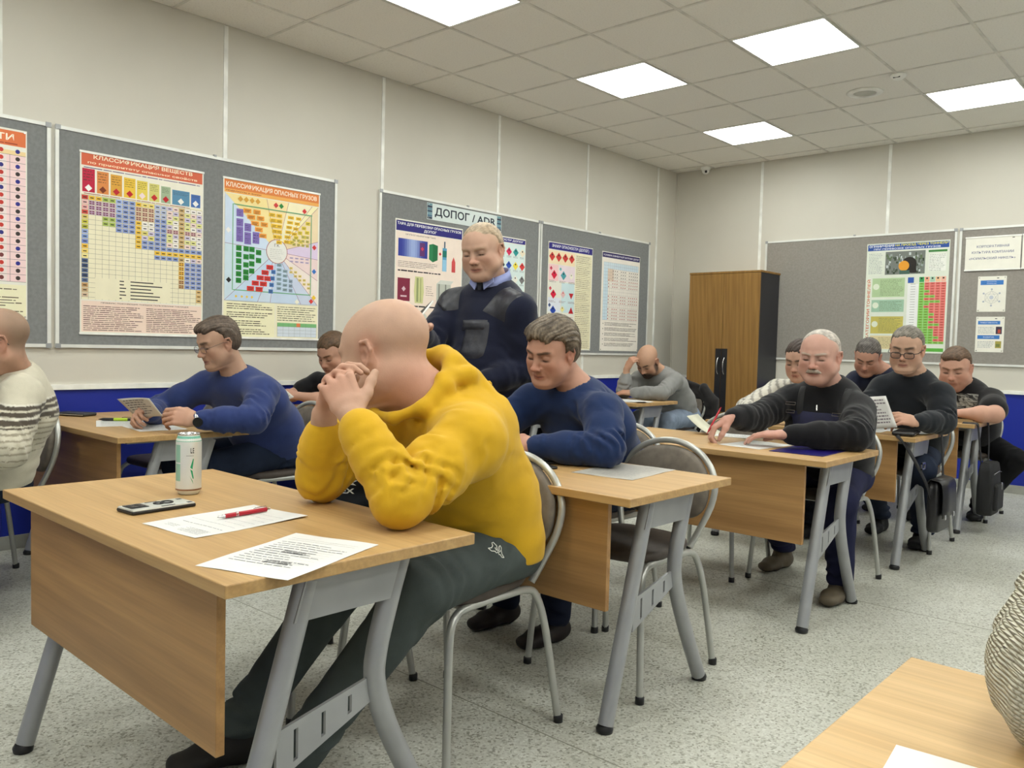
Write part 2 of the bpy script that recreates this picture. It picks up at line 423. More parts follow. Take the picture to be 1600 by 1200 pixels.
class Print:
    """flat printed sheet: coordinates x 0..w, y 0..h from the lower left"""
    def __init__(s, w, h): s.w, s.h = w, h; s.v = []; s.f = []; s.c = []; s.b = np.zeros((4000, 5)); s.n = 0
    def _add(s, pts, fs, col, lv):
        q = np.array(pts); lo = q.min(0)+1e-5; hi = q.max(0)-1e-5; B = s.b[:s.n]
        m = (B[:, 0] < hi[0]) & (B[:, 2] > lo[0]) & (B[:, 1] < hi[1]) & (B[:, 3] > lo[1]) if s.n else np.zeros(0, bool)
        k = (B[m, 4].max()+1) if m.any() else 0
        if s.n >= len(s.b): s.b = np.vstack([s.b, np.zeros((4000, 5))])
        s.b[s.n] = (*lo, *hi, k); s.n += 1
        n = len(s.v); s.v += [(x, y, 0.0009+k*0.00012) for x, y in pts]
        s.f += [tuple(i+n for i in f) for f in fs]; s.c += [lin(col)]*len(pts)
    def rect(s, x, y, w, h, col, lv=1): s._add([(x, y), (x+w, y), (x+w, y+h), (x, y+h)], [(0, 1, 2, 3)], col, lv)
    def poly(s, pts, col, lv=1): s._add(pts, [tuple(range(len(pts)))], col, lv)
    def diamond(s, x, y, r, col, lv=2, ry=None):
        ry = ry or r; s.poly([(x-r, y), (x, y-ry), (x+r, y), (x, y+ry)], col, lv)
    def disc(s, x, y, r, col, lv=2, n=16): s.poly([(x+r*math.cos(2*math.pi*k/n), y+r*math.sin(2*math.pi*k/n)) for k in range(n)], col, lv)
    def text(s, t, x, y, w, h, col, lv=3, bold=0.022):
        vs, fs, e = text_shape(t, bold)
        if len(vs): s._add([(x+p[0]/e[0]*w, y+p[1]/e[1]*h) for p in vs], fs, col, lv)
    def vtext(s, t, x, y, w, h, col, lv=3, bold=0.02):     # reads upwards; box w wide, h high
        vs, fs, e = text_shape(t, bold)
        if len(vs): s._add([(x+w-p[1]/e[1]*w, y+p[0]/e[0]*h) for p in vs], fs, col, lv)
    def lines(s, x, y, w, h, n, col, th=0.35, lv=2, seed=1, jag=0.3):
        """rows of small print too fine to read"""
        rr = random.Random(seed); p = h/n
        for i in range(n):
            yy = y+h-(i+0.75)*p; xx = x; end = x+w*(1-jag*rr.random()**2)
            while xx < end:
                l = rr.uniform(0.01, 0.05)*max(w, 0.12)/0.3
                s.rect(xx, yy, min(l, end-xx), p*th*rr.uniform(0.7, 1), col, lv); xx += l+p*0.35
    def hline(s, x, y, w, col=(60, 60, 60), t=0.0012, lv=2): s.rect(x, y, w, t, col, lv)
    def vline(s, x, y, h, col=(60, 60, 60), t=0.0012, lv=2): s.rect(x, y, t, h, col, lv)
def hang(name, label, cat, pr, place, s0, z0, off=0.0145, paper=(236, 234, 222), group=None, tilt=0.0, curl=0.0, rails=False):
    """pins the printed sheet on a board as a thin sheet of paper with its print"""
    org = np.array(place(s0, z0, off)); t = empty(name, org, 0, label, cat, group)
    ct, st = math.cos(tilt), math.sin(tilt)
    def P(x, y, o):
        c = curl*max(0, 1-y/(pr.h*0.25))**2
        return np.array(place(s0+x*ct-y*st, z0+x*st+y*ct, off+o+c))-org
    n = 8; vs = []; fs = []
    for j in range(n+1):
        for (x) in (0, pr.w):
            for o in (0, 0.0007): vs.append(P(x, pr.h*j/n, o))
    for j in range(n):
        a = j*4; fs += [(a, a+2, a+6, a+4), (a+1, a+5, a+7, a+3), (a, a+4, a+5, a+1), (a+2, a+3, a+7, a+6)]
    fs += [(0, 1, 3, 2), (n*4, n*4+2, n*4+3, n*4+1)]
    mk('sheet', vs, fs, M['print'], t, cols=np.tile(lin(paper), (len(vs), 1)))
    if pr.v: mk('printed_design', [P(x, y, o) for x, y, o in pr.v], pr.f, M['print'], t, cols=np.array(pr.c))
    if rails:
        for y in (0.0, pr.h-0.010):
            vs = [P(x, yy, o) for x in (-0.003, pr.w+0.003) for yy in (y-0.001, y+0.011) for o in (0.001, 0.005)]
            mk('poster_rail', vs, [(0, 1, 3, 2), (4, 6, 7, 5), (0, 4, 5, 1), (2, 3, 7, 6), (0, 2, 6, 4), (1, 5, 7, 3)], M['white_plastic'], t)
    else:
        for (x, y) in ((0.012, 0.012), (pr.w-0.012, 0.012), (0.012, pr.h-0.012), (pr.w-0.012, pr.h-0.012)):
            c = P(x, y, 0.002); d = np.array(place(0, 0, 1))-np.array(place(0, 0, 0))
            MB().tube([c-d*0.001, c+d*0.004], 0.004, 8).build('pin', M['steel'], t)
    return t
R = random.Random(3)
K = (45, 42, 40)
# --- classification by priority
p = Print(0.70, 0.985); p.rect(0.008, 0.91, 0.684, 0.068, (216, 104, 72))
p.text('КЛАССИФИКАЦИЯ ВЕЩЕСТВ', 0.07, 0.945, 0.56, 0.027, (250, 235, 205)); p.text('по приоритету опасных свойств', 0.04, 0.918, 0.62, 0.017, (252, 226, 190))
p.rect(0.008, 0.015, 0.684, 0.168, (243, 219, 203)); p.rect(0.008, 0.19, 0.684, 0.57, (240, 234, 204)); p.rect(0.008, 0.765, 0.684, 0.14, (240, 236, 220))
p.lines(0.02, 0.893, 0.66, 0.014, 1, (90, 70, 130), 0.35)
bx = [(0.012, 0.065, (190, 30, 66), (245, 245, 245)), (0.088, 0.062, (222, 140, 74), (120, 50, 20)), (0.160, 0.062, (222, 165, 62), (190, 30, 40)), (0.232, 0.064, (236, 196, 66), (190, 30, 40)),
      (0.304, 0.060, (230, 208, 90), (240, 220, 220)), (0.374, 0.058, (214, 208, 120), (200, 40, 40)), (0.442, 0.056, (164, 184, 150), (190, 30, 40)), (0.508, 0.105, (90, 142, 176), (240, 240, 235)), (0.622, 0.058, (70, 110, 180), (240, 240, 240))]
for i, (x, w, c, d) in enumerate(bx):
    h0 = 0.125-0.005*i if i < 7 else 0.085-0.01*(i-7)
    p.rect(x, 0.768, w, h0, c); p.diamond(x+w/2, 0.79, 0.019, d, 3); p.lines(x+0.006, 0.825, w-0.012, h0-0.062, 4, (60, 50, 40), 0.25, seed=i)
p.lines(0.02, 0.755, 0.6, 0.011, 1, (150, 60, 60), 0.35)
cw, rh = 0.684/19, 0.0262; gt = 0.752
for i in range(20): p.vline(0.008+i*cw, 0.19, gt-0.19, (120, 116, 96), 0.0012)
for j in range(22): p.hline(0.008, gt-j*rh, 0.684, (120, 116, 96), 0.0012)
blue, ye, pk, gr, li, ta, wh = (132, 152, 208), (240, 196, 60), (212, 176, 176), (168, 190, 90), (206, 196, 224), (202, 168, 108), (240, 236, 232)
def cell(i, j, c, dots=1):
    p.rect(0.008+i*cw+0.002, gt-(j+1)*rh+0.002, cw-0.004, rh-0.004, c, 2)
    if dots == 1: p.rect(0.008+i*cw+cw*0.25, gt-(j+0.62)*rh, cw*0.5, rh*0.2, K, 3)
    if dots == 2:
        for a in (0.15, 0.55):
            for b in (0.3, 0.7): p.rect(0.008+i*cw+cw*a, gt-(j+b)*rh-rh*0.12, cw*0.3, rh*0.22, (110, 50, 60), 3)
side = [(200, 60, 50), (236, 190, 190), (236, 170, 170), (214, 80, 70), (220, 200, 110), (206, 200, 70), (180, 180, 60), (150, 170, 220), (130, 160, 220), (120, 140, 210), (240, 190, 60), (245, 215, 110), (240, 225, 150), (70, 90, 130), (60, 80, 120), (80, 100, 140), (60, 80, 120), (90, 110, 150), (190, 150, 100), (200, 170, 130), (215, 190, 160)]
for j in range(21): cell(0, j, side[j])
for i in range(1, 5):
    cell(i, 0, ye if i < 3 else gr)
    for j in range(1, 4): cell(i, j, (190, 160, 190), 2)
    if i > 2: cell(i, 4, gr); cell(i, 5, gr)
for i in range(5, 8):
    for j in range(0, 7): cell(i, j, blue if i > 5 or j > 2 else (160, 180, 230))
for i in range(8, 11):
    cell(i, 0, ye if i == 8 else (240, 220, 120))
    for j in range(1, 4): cell(i, j, (214, 180, 150), 2)
    for j in range(4, 10): cell(i, j, ye if i == 8 else (R.choice((wh, wh, (226, 216, 120), li)) if j < 8 else blue))
for i in range(11, 19):
    for j in range(0, 12):
        if i < 15 and 10 <= j and i < 15: c = ye if j == 10 else blue
        elif j == 10: c = ye
        elif i in (11, 12): c = blue if j > 2 else (180, 190, 220)
        elif i == 15: c = ta
        else: c = R.choice((wh, (238, 214, 210), wh, (226, 226, 150), li))
        if j == 5 and i in (13, 14, 16, 17): cell(i, j, pk, 2)
        elif j == 9: cell(i, j, blue)
        else: cell(i, j, c)
for i in range(15, 19):
    for j in range(12, 18): cell(i, j, ye if i == 15 and j < 16 else (blue if i > 15 else ta), 2 if i == 15 else 1)
for j in (18, 19, 20): cell(18, j, (222, 186, 120))
p.rect(0.008+2*cw, 0.195, 0.42, 0.115, (240, 234, 204), 3)
for k, (a, b) in enumerate(((0.02, 0.10), (0.02, 0.14), (0.03, 0.09), (0.025, 0.1), (0.03, 0.13), (0.01, 0.12))):
    p.rect(0.21, 0.297-k*0.019, a*1.2, 0.006, K, 4); p.rect(0.27, 0.297-k*0.019, b*1.3, 0.006, K, 4)
p.text('ПРИМЕРЫ, ПОЯСНЯЮЩИЕ ПОРЯДОК ПОЛЬЗОВАНИЯ ТАБЛИЦЕЙ', 0.11, 0.170, 0.5, 0.010, (50, 30, 30), bold=0.01)
p.lines(0.018, 0.02, 0.325, 0.14, 13, (96, 66, 66), 0.4, seed=11); p.lines(0.36, 0.02, 0.325, 0.14, 13, (96, 66, 66), 0.4, seed=12)
p.rect(0.008, 0.004, 0.684, 0.006, (90, 90, 160))
hang('poster', 'large poster with orange heading over a stepped cream and blue grid table', 'poster', p, lplace, -6.094, 1.122, rails=True)
# --- classification of goods, wheel
p = Print(0.70, 0.985); p.rect(0.008, 0.915, 0.684, 0.062, (226, 132, 66)); p.rect(0.008, 0.895, 0.684, 0.022, (240, 176, 90))
p.text('КЛАССИФИКАЦИЯ ОПАСНЫХ ГРУЗОВ', 0.02, 0.925, 0.655, 0.036, (252, 238, 214)); p.text('ПОДКЛАССЫ И ЗНАКИ', 0.02, 0.901, 0.24, 0.010, (150, 40, 40))
X0, X1, Y0, Y1 = 0.012, 0.688, 0.235, 0.89; cx, cy = 0.375, 0.565
ring = [(X0, Y1, (246, 226, 160)), (0.30, Y1, (250, 224, 150)), (0.46, Y1, (248, 226, 170)), (0.64, Y1, (246, 238, 200)), (X1, Y1, (246, 238, 190)), (X1, 0.66, (238, 218, 180)), (X1, 0.54, (222, 206, 232)), (X1, 0.40, (238, 216, 214)), (X1, Y0, (240, 228, 220)),
        (0.56, Y0, (204, 214, 234)), (0.33, Y0, (198, 216, 238)), (0.24, Y0, (208, 224, 240)), (X0, Y0, (196, 218, 240)), (X0, 0.585, (204, 224, 236)), (X0, Y1, (206, 222, 242))]
for k in range(len(ring)-1):
    (xa, ya, c), (xb, yb, _) = ring[k], ring[k+1]
    p.poly([(cx, cy), (xb, yb), (xa, ya)], ring[k+1][2] if k else c, 1)
    d = unit(np.array([xa-cx, ya-cy])); nn = np.array([-d[1], d[0]])*0.0012
    p.poly([(cx+nn[0], cy+nn[1]), (cx-nn[0], cy-nn[1]), (xa-nn[0], ya-nn[1]), (xa+nn[0], ya+nn[1])], (150, 90, 120), 2)
p.disc(cx, cy, 0.078, (170, 90, 90), 3, 28); p.disc(cx, cy, 0.074, (232, 232, 226), 4, 28); p.text('ГК', cx-0.018, cy+0.03, 0.036, 0.020, K, 5, 0); p.lines(cx-0.05, cy-0.05, 0.1, 0.07, 6, (190, 190, 186), 0.3, 5, 5)
for (xx, yy, ww, hh) in ((X0+0.05, 0.30, 0.006, 0.53), (0.07, 0.825, 0.57, 0.006), (0.63, 0.30, 0.006, 0.53), (0.07, 0.298, 0.56, 0.006)): p.rect(xx, yy, ww, hh, (110, 176, 130), 3)
def bricks(x, y, c, n, w=0.052, h=0.026, dx=0, dy=-0.036, lv=4):
    for k in range(n):
        p.rect(x+k*dx, y+k*dy, w, h, c, lv); p.rect(x+k*dx+w*0.15, y+k*dy+h*0.55, w*0.7, h*0.12, K, lv+1); p.rect(x+k*dx+w*0.15, y+k*dy+h*0.25, w*0.6, h*0.12, K, lv+1)
og, yl, gn, vi, rd, bl = (240, 160, 60), (240, 196, 50), (36, 130, 50), (126, 108, 180), (222, 56, 50), (74, 124, 190)
bricks(0.135, 0.785, og, 5, 0.055, 0.027, 0.027, -0.036); bricks(0.205, 0.785, og, 3, 0.05, 0.027, 0.026, -0.036)
bricks(0.315, 0.785, yl, 5, 0.045, 0.022, 0.008, -0.034); bricks(0.37, 0.785, yl, 6, 0.04, 0.022, 0.0, -0.034)
bricks(0.455, 0.785, yl, 6, 0.045, 0.02, -0.006, -0.032); bricks(0.515, 0.785, yl, 4, 0.04, 0.02, -0.01, -0.034)
bricks(0.59, 0.76, (230, 206, 70), 5, 0.035, 0.024, -0.03, -0.034); bricks(0.585, 0.70, (230, 206, 70), 3, 0.035, 0.024, -0.025, -0.032)
for k in range(4): bricks(0.49+k*0.034, 0.615, (208, 196, 110), 2+k//2, 0.026, 0.02, 0, 0.028)
for k in range(4): bricks(0.47+k*0.04, 0.53, (196, 180, 214), 2, 0.028, 0.010, 0, -0.022+0.0*k)
for k in range(5): bricks(0.47+k*0.034, 0.46-k*0.024, (236, 214, 130), 2, 0.024, 0.016, 0, -0.026)
for i, (x, ys, hh) in enumerate(((0.088, (0.755, 0.695, 0.645, 0.6), 0.048), (0.143, (0.67, 0.615, 0.59), 0.05), (0.2, (0.60,), 0.072))):
    for y in ys: p.rect(x, y, 0.047, hh, vi, 4); p.lines(x+0.006, y+0.008, 0.035, hh-0.016, 3, (70, 60, 110), 0.3, 5)
for i, (x, ys) in enumerate(((0.088, (0.545, 0.505, 0.465, 0.425, 0.385, 0.345)), (0.138, (0.545, 0.495, 0.445, 0.40, 0.365)), (0.178, (0.545, 0.50, 0.455, 0.41)), (0.225, (0.53, 0.48)))):
    for y in ys: p.rect(x, y, 0.037, 0.032, gn, 4); p.rect(x+0.006, y+0.012, 0.02, 0.003, (20, 60, 30), 5)
bricks(0.30, 0.445, rd, 5, 0.05, 0.03, -0.034, -0.036); bricks(0.285, 0.372, rd, 3, 0.05, 0.03, -0.03, -0.036)
bricks(0.335, 0.42, bl, 4, 0.032, 0.026, -0.006, -0.042)
for x in (0.375, 0.42): bricks(x, 0.47-(x-0.375)*0.8, (150, 176, 190), 6 if x < 0.4 else 5, 0.036, 0.02, 0, -0.03)
bricks(0.465, 0.37, (150, 170, 190), 3, 0.03, 0.024, 0, -0.03)
for k, x in enumerate((0.115, 0.155, 0.195, 0.235)): p.diamond(x, 0.865, 0.018, (214, 160, 60), 4)
for x, y, c in ((0.365, 0.86, (214, 60, 60)), (0.405, 0.86, (40, 130, 60)), (0.58, 0.85, (214, 60, 60)), (0.66, 0.62, (214, 60, 60)), (0.66, 0.46, (60, 120, 200)), (0.64, 0.26, (214, 60, 50)), (0.66, 0.285, (240, 200, 60)), (0.035, 0.665, (236, 236, 236)), (0.04, 0.36, (30, 30, 30)), (0.53, 0.25, (238, 236, 220))): p.diamond(x, y, 0.018, c, 4)
for x in (0.09, 0.13, 0.165, 0.2): p.diamond(x, 0.262, 0.009, (240, 200, 70), 4)
p.rect(0.008, 0.012, 0.36, 0.218, (242, 238, 202)); p.rect(0.372, 0.012, 0.32, 0.218, (242, 236, 204))
for k in range(4): p.lines(0.03, 0.182-k*0.052, 0.32, 0.040, 3, (70, 62, 46), 0.42, seed=20+k)
p.lines(0.385, 0.12, 0.295, 0.1, 7, (80, 84, 60), 0.36, seed=31); p.rect(0.385, 0.085, 0.3, 0.024, (128, 190, 128), 3); p.rect(0.53, 0.085, 0.03, 0.024, (230, 130, 80), 4)
p.rect(0.385, 0.018, 0.3, 0.066, (214, 224, 234), 3)
for k in range(8): p.vline(0.385+k*0.043, 0.018, 0.09, (110, 120, 120), 0.001, 4)
for k in range(4): p.hline(0.385, 0.018+k*0.022, 0.3, (110, 120, 120), 0.001, 4)
hang('poster', 'large poster with a colourful wheel of wedges around a white circle', 'poster', p, lplace, -5.268, 1.120, rails=True)
# --- far-left poster, rows of dots
p = Print(0.70, 0.96); p.rect(0.006, 0.875, 0.688, 0.075, (226, 120, 70)); p.text('ЗНАКИ ОПАСНОСТИ', 0.04, 0.90, 0.60, 0.034, (252, 240, 220)); p.lines(0.3, 0.88, 0.36, 0.012, 1, (150, 50, 40), 0.4)
p.rect(0.006, 0.01, 0.688, 0.165, (240, 236, 202)); p.rect(0.006, 0.19, 0.3, 0.66, (224, 234, 240)); p.rect(0.306, 0.19, 0.3, 0.66, (240, 224, 220)); p.rect(0.606, 0.19, 0.088, 0.66, (244, 214, 214))
p.rect(0.006, 0.83, 0.688, 0.022, (240, 214, 160), 2)
for i in range(9): p.vline(0.02+i*0.075, 0.19, 0.64, (60, 60, 70), 0.0015, 3)
for j in range(18):
    p.hline(0.006, 0.19+j*0.0376, 0.688, (60, 60, 70), 0.0015, 3)
    for i in range(3, 9):
        c = (200, 60, 50) if i < 7 or (j % 3 and i < 8) else ((50, 50, 130) if R.random() < 0.5 else (120, 60, 60))
        if i == 8: c = (60, 50, 50) if R.random() < 0.6 else (50, 50, 140)
        p.disc(0.057+i*0.075-0.0, 0.21+j*0.0376, 0.011, c, 4, 10)
p.lines(0.02, 0.02, 0.66, 0.14, 10, (90, 80, 60), 0.4, seed=41)
hang('poster', 'poster cut by the left picture edge with columns of red and blue dots', 'poster', p, lplace, -7.05, 1.19, rails=False)
# --- lettered sign
p = Print(0.83, 0.125); p.rect(0, 0, 0.83, 0.125, (214, 224, 222), 0); p.text('ДОПОГ / ADR', 0.08, 0.024, 0.68, 0.076, (36, 44, 58), bold=0.022)
for x in (0.004, 0.776):
    for k, c in enumerate(((46, 66, 84), (80, 116, 140), (120, 158, 170), (58, 84, 104), (96, 136, 150), (40, 60, 80), (110, 150, 160))): p.rect(x, 0.004+k*0.017, 0.05, 0.016, c, 2)
hang('sign', 'long pale sign lettered in dark blue above the head of the standing man', 'sign', p, lplace, -3.605, 2.062, off=0.0155)
# --- containers poster
p = Print(0.69, 0.97); p.rect(0.008, 0.885, 0.674, 0.075, (42, 38, 120)); p.text('ТАРА ДЛЯ ПЕРЕВОЗКИ ОПАСНЫХ ГРУЗОВ', 0.02, 0.925, 0.65, 0.024, (240, 240, 245)); p.text('ДОПОГ', 0.28, 0.893, 0.13, 0.024, (240, 240, 245))
p.rect(0.008, 0.01, 0.674, 0.87, (242, 226, 212), 1); p.text('КРУПНОГАБАРИТНАЯ ТАРА', 0.10, 0.858, 0.3, 0.012, (50, 40, 60), bold=0)
for k in range(14):
    a = k/13; c = np.array((44, 56, 150))*(1-math.sin(a*math.pi)**2*0.9)+np.array((170, 190, 230))*math.sin(a*math.pi)**2*0.9
    p.rect(0.03+k*0.0205, 0.70, 0.021, 0.13, tuple(c), 2)
p.rect(0.24, 0.715, 0.05, 0.1, (96, 50, 110), 3); p.diamond(0.265, 0.77, 0.016, (200, 60, 90), 4)
p.poly([(0.335, 0.70), (0.375, 0.68), (0.375, 0.82), (0.335, 0.81)], (40, 130, 80), 2); p.poly([(0.375, 0.68), (0.425, 0.70), (0.425, 0.81), (0.375, 0.82)], (28, 110, 66), 2)
p.rect(0.475, 0.62, 0.045, 0.18, (90, 160, 200), 2); p.rect(0.478, 0.62, 0.039, 0.09, (150, 200, 230), 3); p.rect(0.475, 0.73, 0.045, 0.05, (30, 120, 110), 3); p.rect(0.490, 0.80, 0.014, 0.05, (60, 90, 110), 3)
p.diamond(0.45, 0.75, 0.014, (200, 40, 60), 3); p.rect(0.575, 0.62, 0.04, 0.08, (210, 80, 80), 3); p.poly([(0.575, 0.70), (0.615, 0.70), (0.595, 0.74)], (210, 80, 80), 3)
p.lines(0.03, 0.62, 0.4, 0.05, 4, (110, 90, 90), 0.3, seed=51); p.lines(0.03, 0.585, 0.6, 0.018, 1, (40, 30, 40), 0.6, seed=52)
p.rect(0.03, 0.37, 0.12, 0.17, (130, 40, 66), 2); p.diamond(0.09, 0.46, 0.02, (220, 190, 200), 3); p.rect(0.06, 0.40, 0.06, 0.012, (220, 190, 200), 3)
p.poly([(0.20, 0.36), (0.28, 0.36), (0.29, 0.45), (0.28, 0.56), (0.20, 0.56), (0.19, 0.45)], (206, 208, 150), 2); p.rect(0.215, 0.37, 0.02, 0.18, (150, 160, 110), 3); p.rect(0.25, 0.37, 0.012, 0.18, (170, 176, 120), 3)
p.rect(0.42, 0.38, 0.15, 0.14, (186, 190, 180), 2); p.poly([(0.42, 0.52), (0.46, 0.55), (0.6, 0.55), (0.57, 0.52)], (210, 212, 204), 2); p.rect(0.44, 0.40, 0.012, 0.12, (120, 124, 116), 3); p.rect(0.51, 0.40, 0.012, 0.12, (120, 124, 116), 3)
p.lines(0.03, 0.325, 0.5, 0.018, 1, (40, 30, 40), 0.6, seed=53); p.lines(0.31, 0.42, 0.08, 0.08, 5, (110, 90, 90), 0.3, seed=54)
p.rect(0.045, 0.05, 0.085, 0.22, (224, 116, 100), 2); p.disc(0.0875, 0.27, 0.042, (240, 190, 180), 3, 14); p.rect(0.045, 0.05, 0.02, 0.22, (244, 180, 170), 3); p.diamond(0.092, 0.155, 0.026, (180, 30, 60), 4)
p.rect(0.125, 0.02, 0.095, 0.22, (36, 100, 180), 4); p.disc(0.1725, 0.235, 0.046, (90, 160, 220), 5, 14); p.rect(0.155, 0.03, 0.022, 0.19, (110, 180, 230), 5); p.diamond(0.172, 0.12, 0.022, (210, 210, 90), 6)
p.rect(0.26, 0.13, 0.07, 0.12, (180, 184, 170), 2); p.disc(0.295, 0.25, 0.034, (210, 212, 200), 3, 14); p.rect(0.275, 0.14, 0.02, 0.1, (220, 224, 214), 3)
hang('poster', 'tall poster with a navy heading showing drums, containers and a gas cylinder', 'poster', p, lplace, -3.91, 1.06)
# --- hazard sign sheets
def haz(p, x, y, c, d=None, r=0.030, lv=3):
    p.diamond(x, y, r, c, lv)
    p.diamond(x, y+r*0.35, r*0.25, d or (30, 30, 30), lv+1)
p = Print(0.61, 1.0); p.rect(0.006, 0.955, 0.598, 0.036, (46, 42, 130)); p.text('ЗНАКИ ОПАСНОСТИ ДОПОГ', 0.03, 0.963, 0.55, 0.02, (240, 240, 245)); p.rect(0.006, 0.01, 0.598, 0.94, (218, 234, 232), 1)
cols = [[(214, 40, 90), (40, 150, 150), (236, 226, 200)], [(40, 80, 180), (240, 220, 80), (220, 60, 60)], [(60, 60, 60), (236, 236, 226), (120, 120, 120)], [(236, 236, 236), (90, 90, 90), (236, 236, 230)]]
for j in range(8):
    for i in range(7): haz(p, 0.06+i*0.085, 0.88-j*0.115, cols[j % 4][(i-4) % 3] if i >= 4 else R.choice(((214, 40, 40), (240, 150, 40), (60, 60, 60), (40, 80, 180))), r=0.036); p.lines(0.03+i*0.085, 0.83-j*0.115, 0.06, 0.018, 2, (100, 100, 110), 0.35, seed=j*8+i)
hang('poster', 'poster mostly hidden behind the standing man showing pink, teal and blue diamonds', 'poster', p, lplace, -3.07, 1.03)
p = Print(0.66, 0.965); p.rect(0.006, 0.90, 0.648, 0.058, (46, 40, 128)); p.text('ЗНАКИ ОПАСНОСТИ (ДОПОГ)', 0.05, 0.912, 0.55, 0.034, (240, 240, 248)); p.rect(0.006, 0.01, 0.39, 0.885, (232, 232, 220), 1); p.rect(0.40, 0.01, 0.25, 0.885, (240, 234, 202), 1)
p.rect(0.01, 0.77, 0.38, 0.12, (246, 226, 190), 2); p.rect(0.01, 0.62, 0.14, 0.145, (246, 206, 206), 2); p.rect(0.16, 0.62, 0.23, 0.145, (236, 220, 226), 2); p.rect(0.20, 0.34, 0.19, 0.27, (206, 228, 232), 2); p.rect(0.01, 0.34, 0.18, 0.13, (224, 230, 240), 2)
for x in (0.055, 0.15, 0.245, 0.34): haz(p, x, 0.835, (208, 60, 56), r=0.042)
haz(p, 0.045, 0.73, (214, 60, 90), r=0.02); haz(p, 0.09, 0.675, (214, 30, 66), r=0.042); haz(p, 0.18, 0.73, (120, 190, 190), r=0.018); haz(p, 0.225, 0.675, (80, 160, 170), r=0.042); haz(p, 0.34, 0.675, (240, 236, 220), r=0.03)
haz(p, 0.04, 0.55, (214, 70, 90), r=0.02); haz(p, 0.085, 0.50, (214, 30, 66), r=0.042); haz(p, 0.225, 0.505, (226, 190, 190), (200, 50, 60), r=0.036); p.poly([(0.31, 0.52), (0.38, 0.52), (0.345, 0.465)], (190, 40, 50), 3)
haz(p, 0.035, 0.40, (60, 80, 130), r=0.02); haz(p, 0.085, 0.355, (30, 70, 170), r=0.042); haz(p, 0.22, 0.37, (236, 226, 150), r=0.03); p.poly([(0.31, 0.335), (0.385, 0.335), (0.348, 0.395)], (180, 30, 40), 3)
for j in range(4): p.lines(0.02, 0.285-j*0.07, 0.36, 0.03, 3, (170, 80, 90), 0.35, seed=70+j)
for (x, y) in ((0.02, 0.615), (0.17, 0.615), (0.3, 0.615), (0.02, 0.435), (0.17, 0.435), (0.3, 0.435)): p.lines(x, y-0.01, 0.1, 0.022, 2, (120, 60, 80), 0.4, seed=int(x*100))
for j in range(56): p.hline(0.405, 0.02+j*0.0155, 0.235, (140, 128, 96), 0.0022, 2)
p.lines(0.41, 0.02, 0.22, 0.86, 48, (130, 120, 96), 0.22, seed=80)
hang('poster', 'narrow poster of red, teal and blue hazard diamonds beside a lined list', 'poster', p, lplace, -2.152, 1.09)
p = Print(0.655, 0.96); p.rect(0.006, 0.905, 0.643, 0.048, (46, 36, 96)); p.text('УСЛОВИЯ СОВМЕСТНОЙ ЗАГРУЗКИ ДОПОГ', 0.02, 0.917, 0.615, 0.024, (236, 234, 245)); p.rect(0.006, 0.01, 0.643, 0.89, (240, 234, 224), 1)
p.rect(0.03, 0.30, 0.08, 0.56, (206, 226, 236), 2); p.rect(0.03, 0.80, 0.6, 0.06, (210, 226, 234), 2); p.rect(0.1, 0.68, 0.1, 0.12, (226, 206, 186), 3)
for i in range(18): p.vline(0.03+i*0.0353, 0.30, 0.56, (130, 120, 130), 0.0012, 4)
for j in range(19): p.hline(0.03, 0.30+j*0.0311, 0.6, (130, 120, 130), 0.0012, 4)
for j in range(16):
    for i in range(2, 17):
        if j in (8, 9, 4) or i in (3, 7, 11): continue
        if j > 12 and i < 4: continue
        p.disc(0.048+i*0.0353, 0.315+j*0.0311, 0.007, (166, 60, 66) if j < 13 else (60, 56, 70), 5, 6)
for k in range(5): p.lines(0.07, 0.245-k*0.05, 0.56, 0.036, 3, (80, 66, 60), 0.4, seed=90+k); p.disc(0.045, 0.265-k*0.05, 0.006, K, 3, 6)
hang('poster', 'narrow poster with a table of small red marks nearest the room corner', 'poster', p, lplace, -1.34, 1.09)
# --- tunnel poster (back wall)
p = Print(0.695, 0.985); p.rect(0.0, 0.0, 0.695, 0.985, (222, 228, 214), 0); p.rect(0.008, 0.92, 0.68, 0.055, (48, 84, 160)); p.text('ОГРАНИЧЕНИЯ', 0.02, 0.948, 0.215, 0.023, (240, 244, 248)); p.text('НА ПРОЕЗД ЧЕРЕЗ ТОННЕЛИ', 0.245, 0.948, 0.435, 0.023, (236, 228, 60)); p.text('ПРИ ПЕРЕВОЗКЕ ОПАСНЫХ ГРУЗОВ', 0.06, 0.926, 0.56, 0.014, (236, 240, 250))
p.rect(0.165, 0.70, 0.335, 0.205, (120, 126, 120), 1)
for k in range(90):
    x = 0.167+R.random()*0.31; y = 0.702+R.random()*0.17; g = R.choice(((70, 80, 66), (150, 160, 156), (196, 204, 204), (54, 66, 50), (96, 112, 84)))
    p.rect(x, y, R.uniform(0.006, 0.02), R.uniform(0.015, 0.03), g, 2)
p.disc(0.37, 0.79, 0.062, (38, 34, 32), 3, 18); p.rect(0.32, 0.71, 0.11, 0.08, (38, 34, 32), 3); p.disc(0.325, 0.775, 0.045, (232, 160, 50), 4, 18); p.rect(0.29, 0.70, 0.085, 0.035, (70, 100, 90), 5)
p.lines(0.02, 0.71, 0.12, 0.19, 14, (120, 130, 140), 0.3, seed=101); p.rect(0.525, 0.885, 0.15, 0.018, (60, 130, 60), 2); p.rect(0.53, 0.72, 0.14, 0.15, (236, 238, 230), 1); p.lines(0.535, 0.72, 0.13, 0.15, 11, (130, 140, 130), 0.3, seed=102)
p.vtext('КАТЕГОРИИ ТОННЕЛЕЙ', 0.012, 0.12, 0.032, 0.54, (206, 100, 60)); 
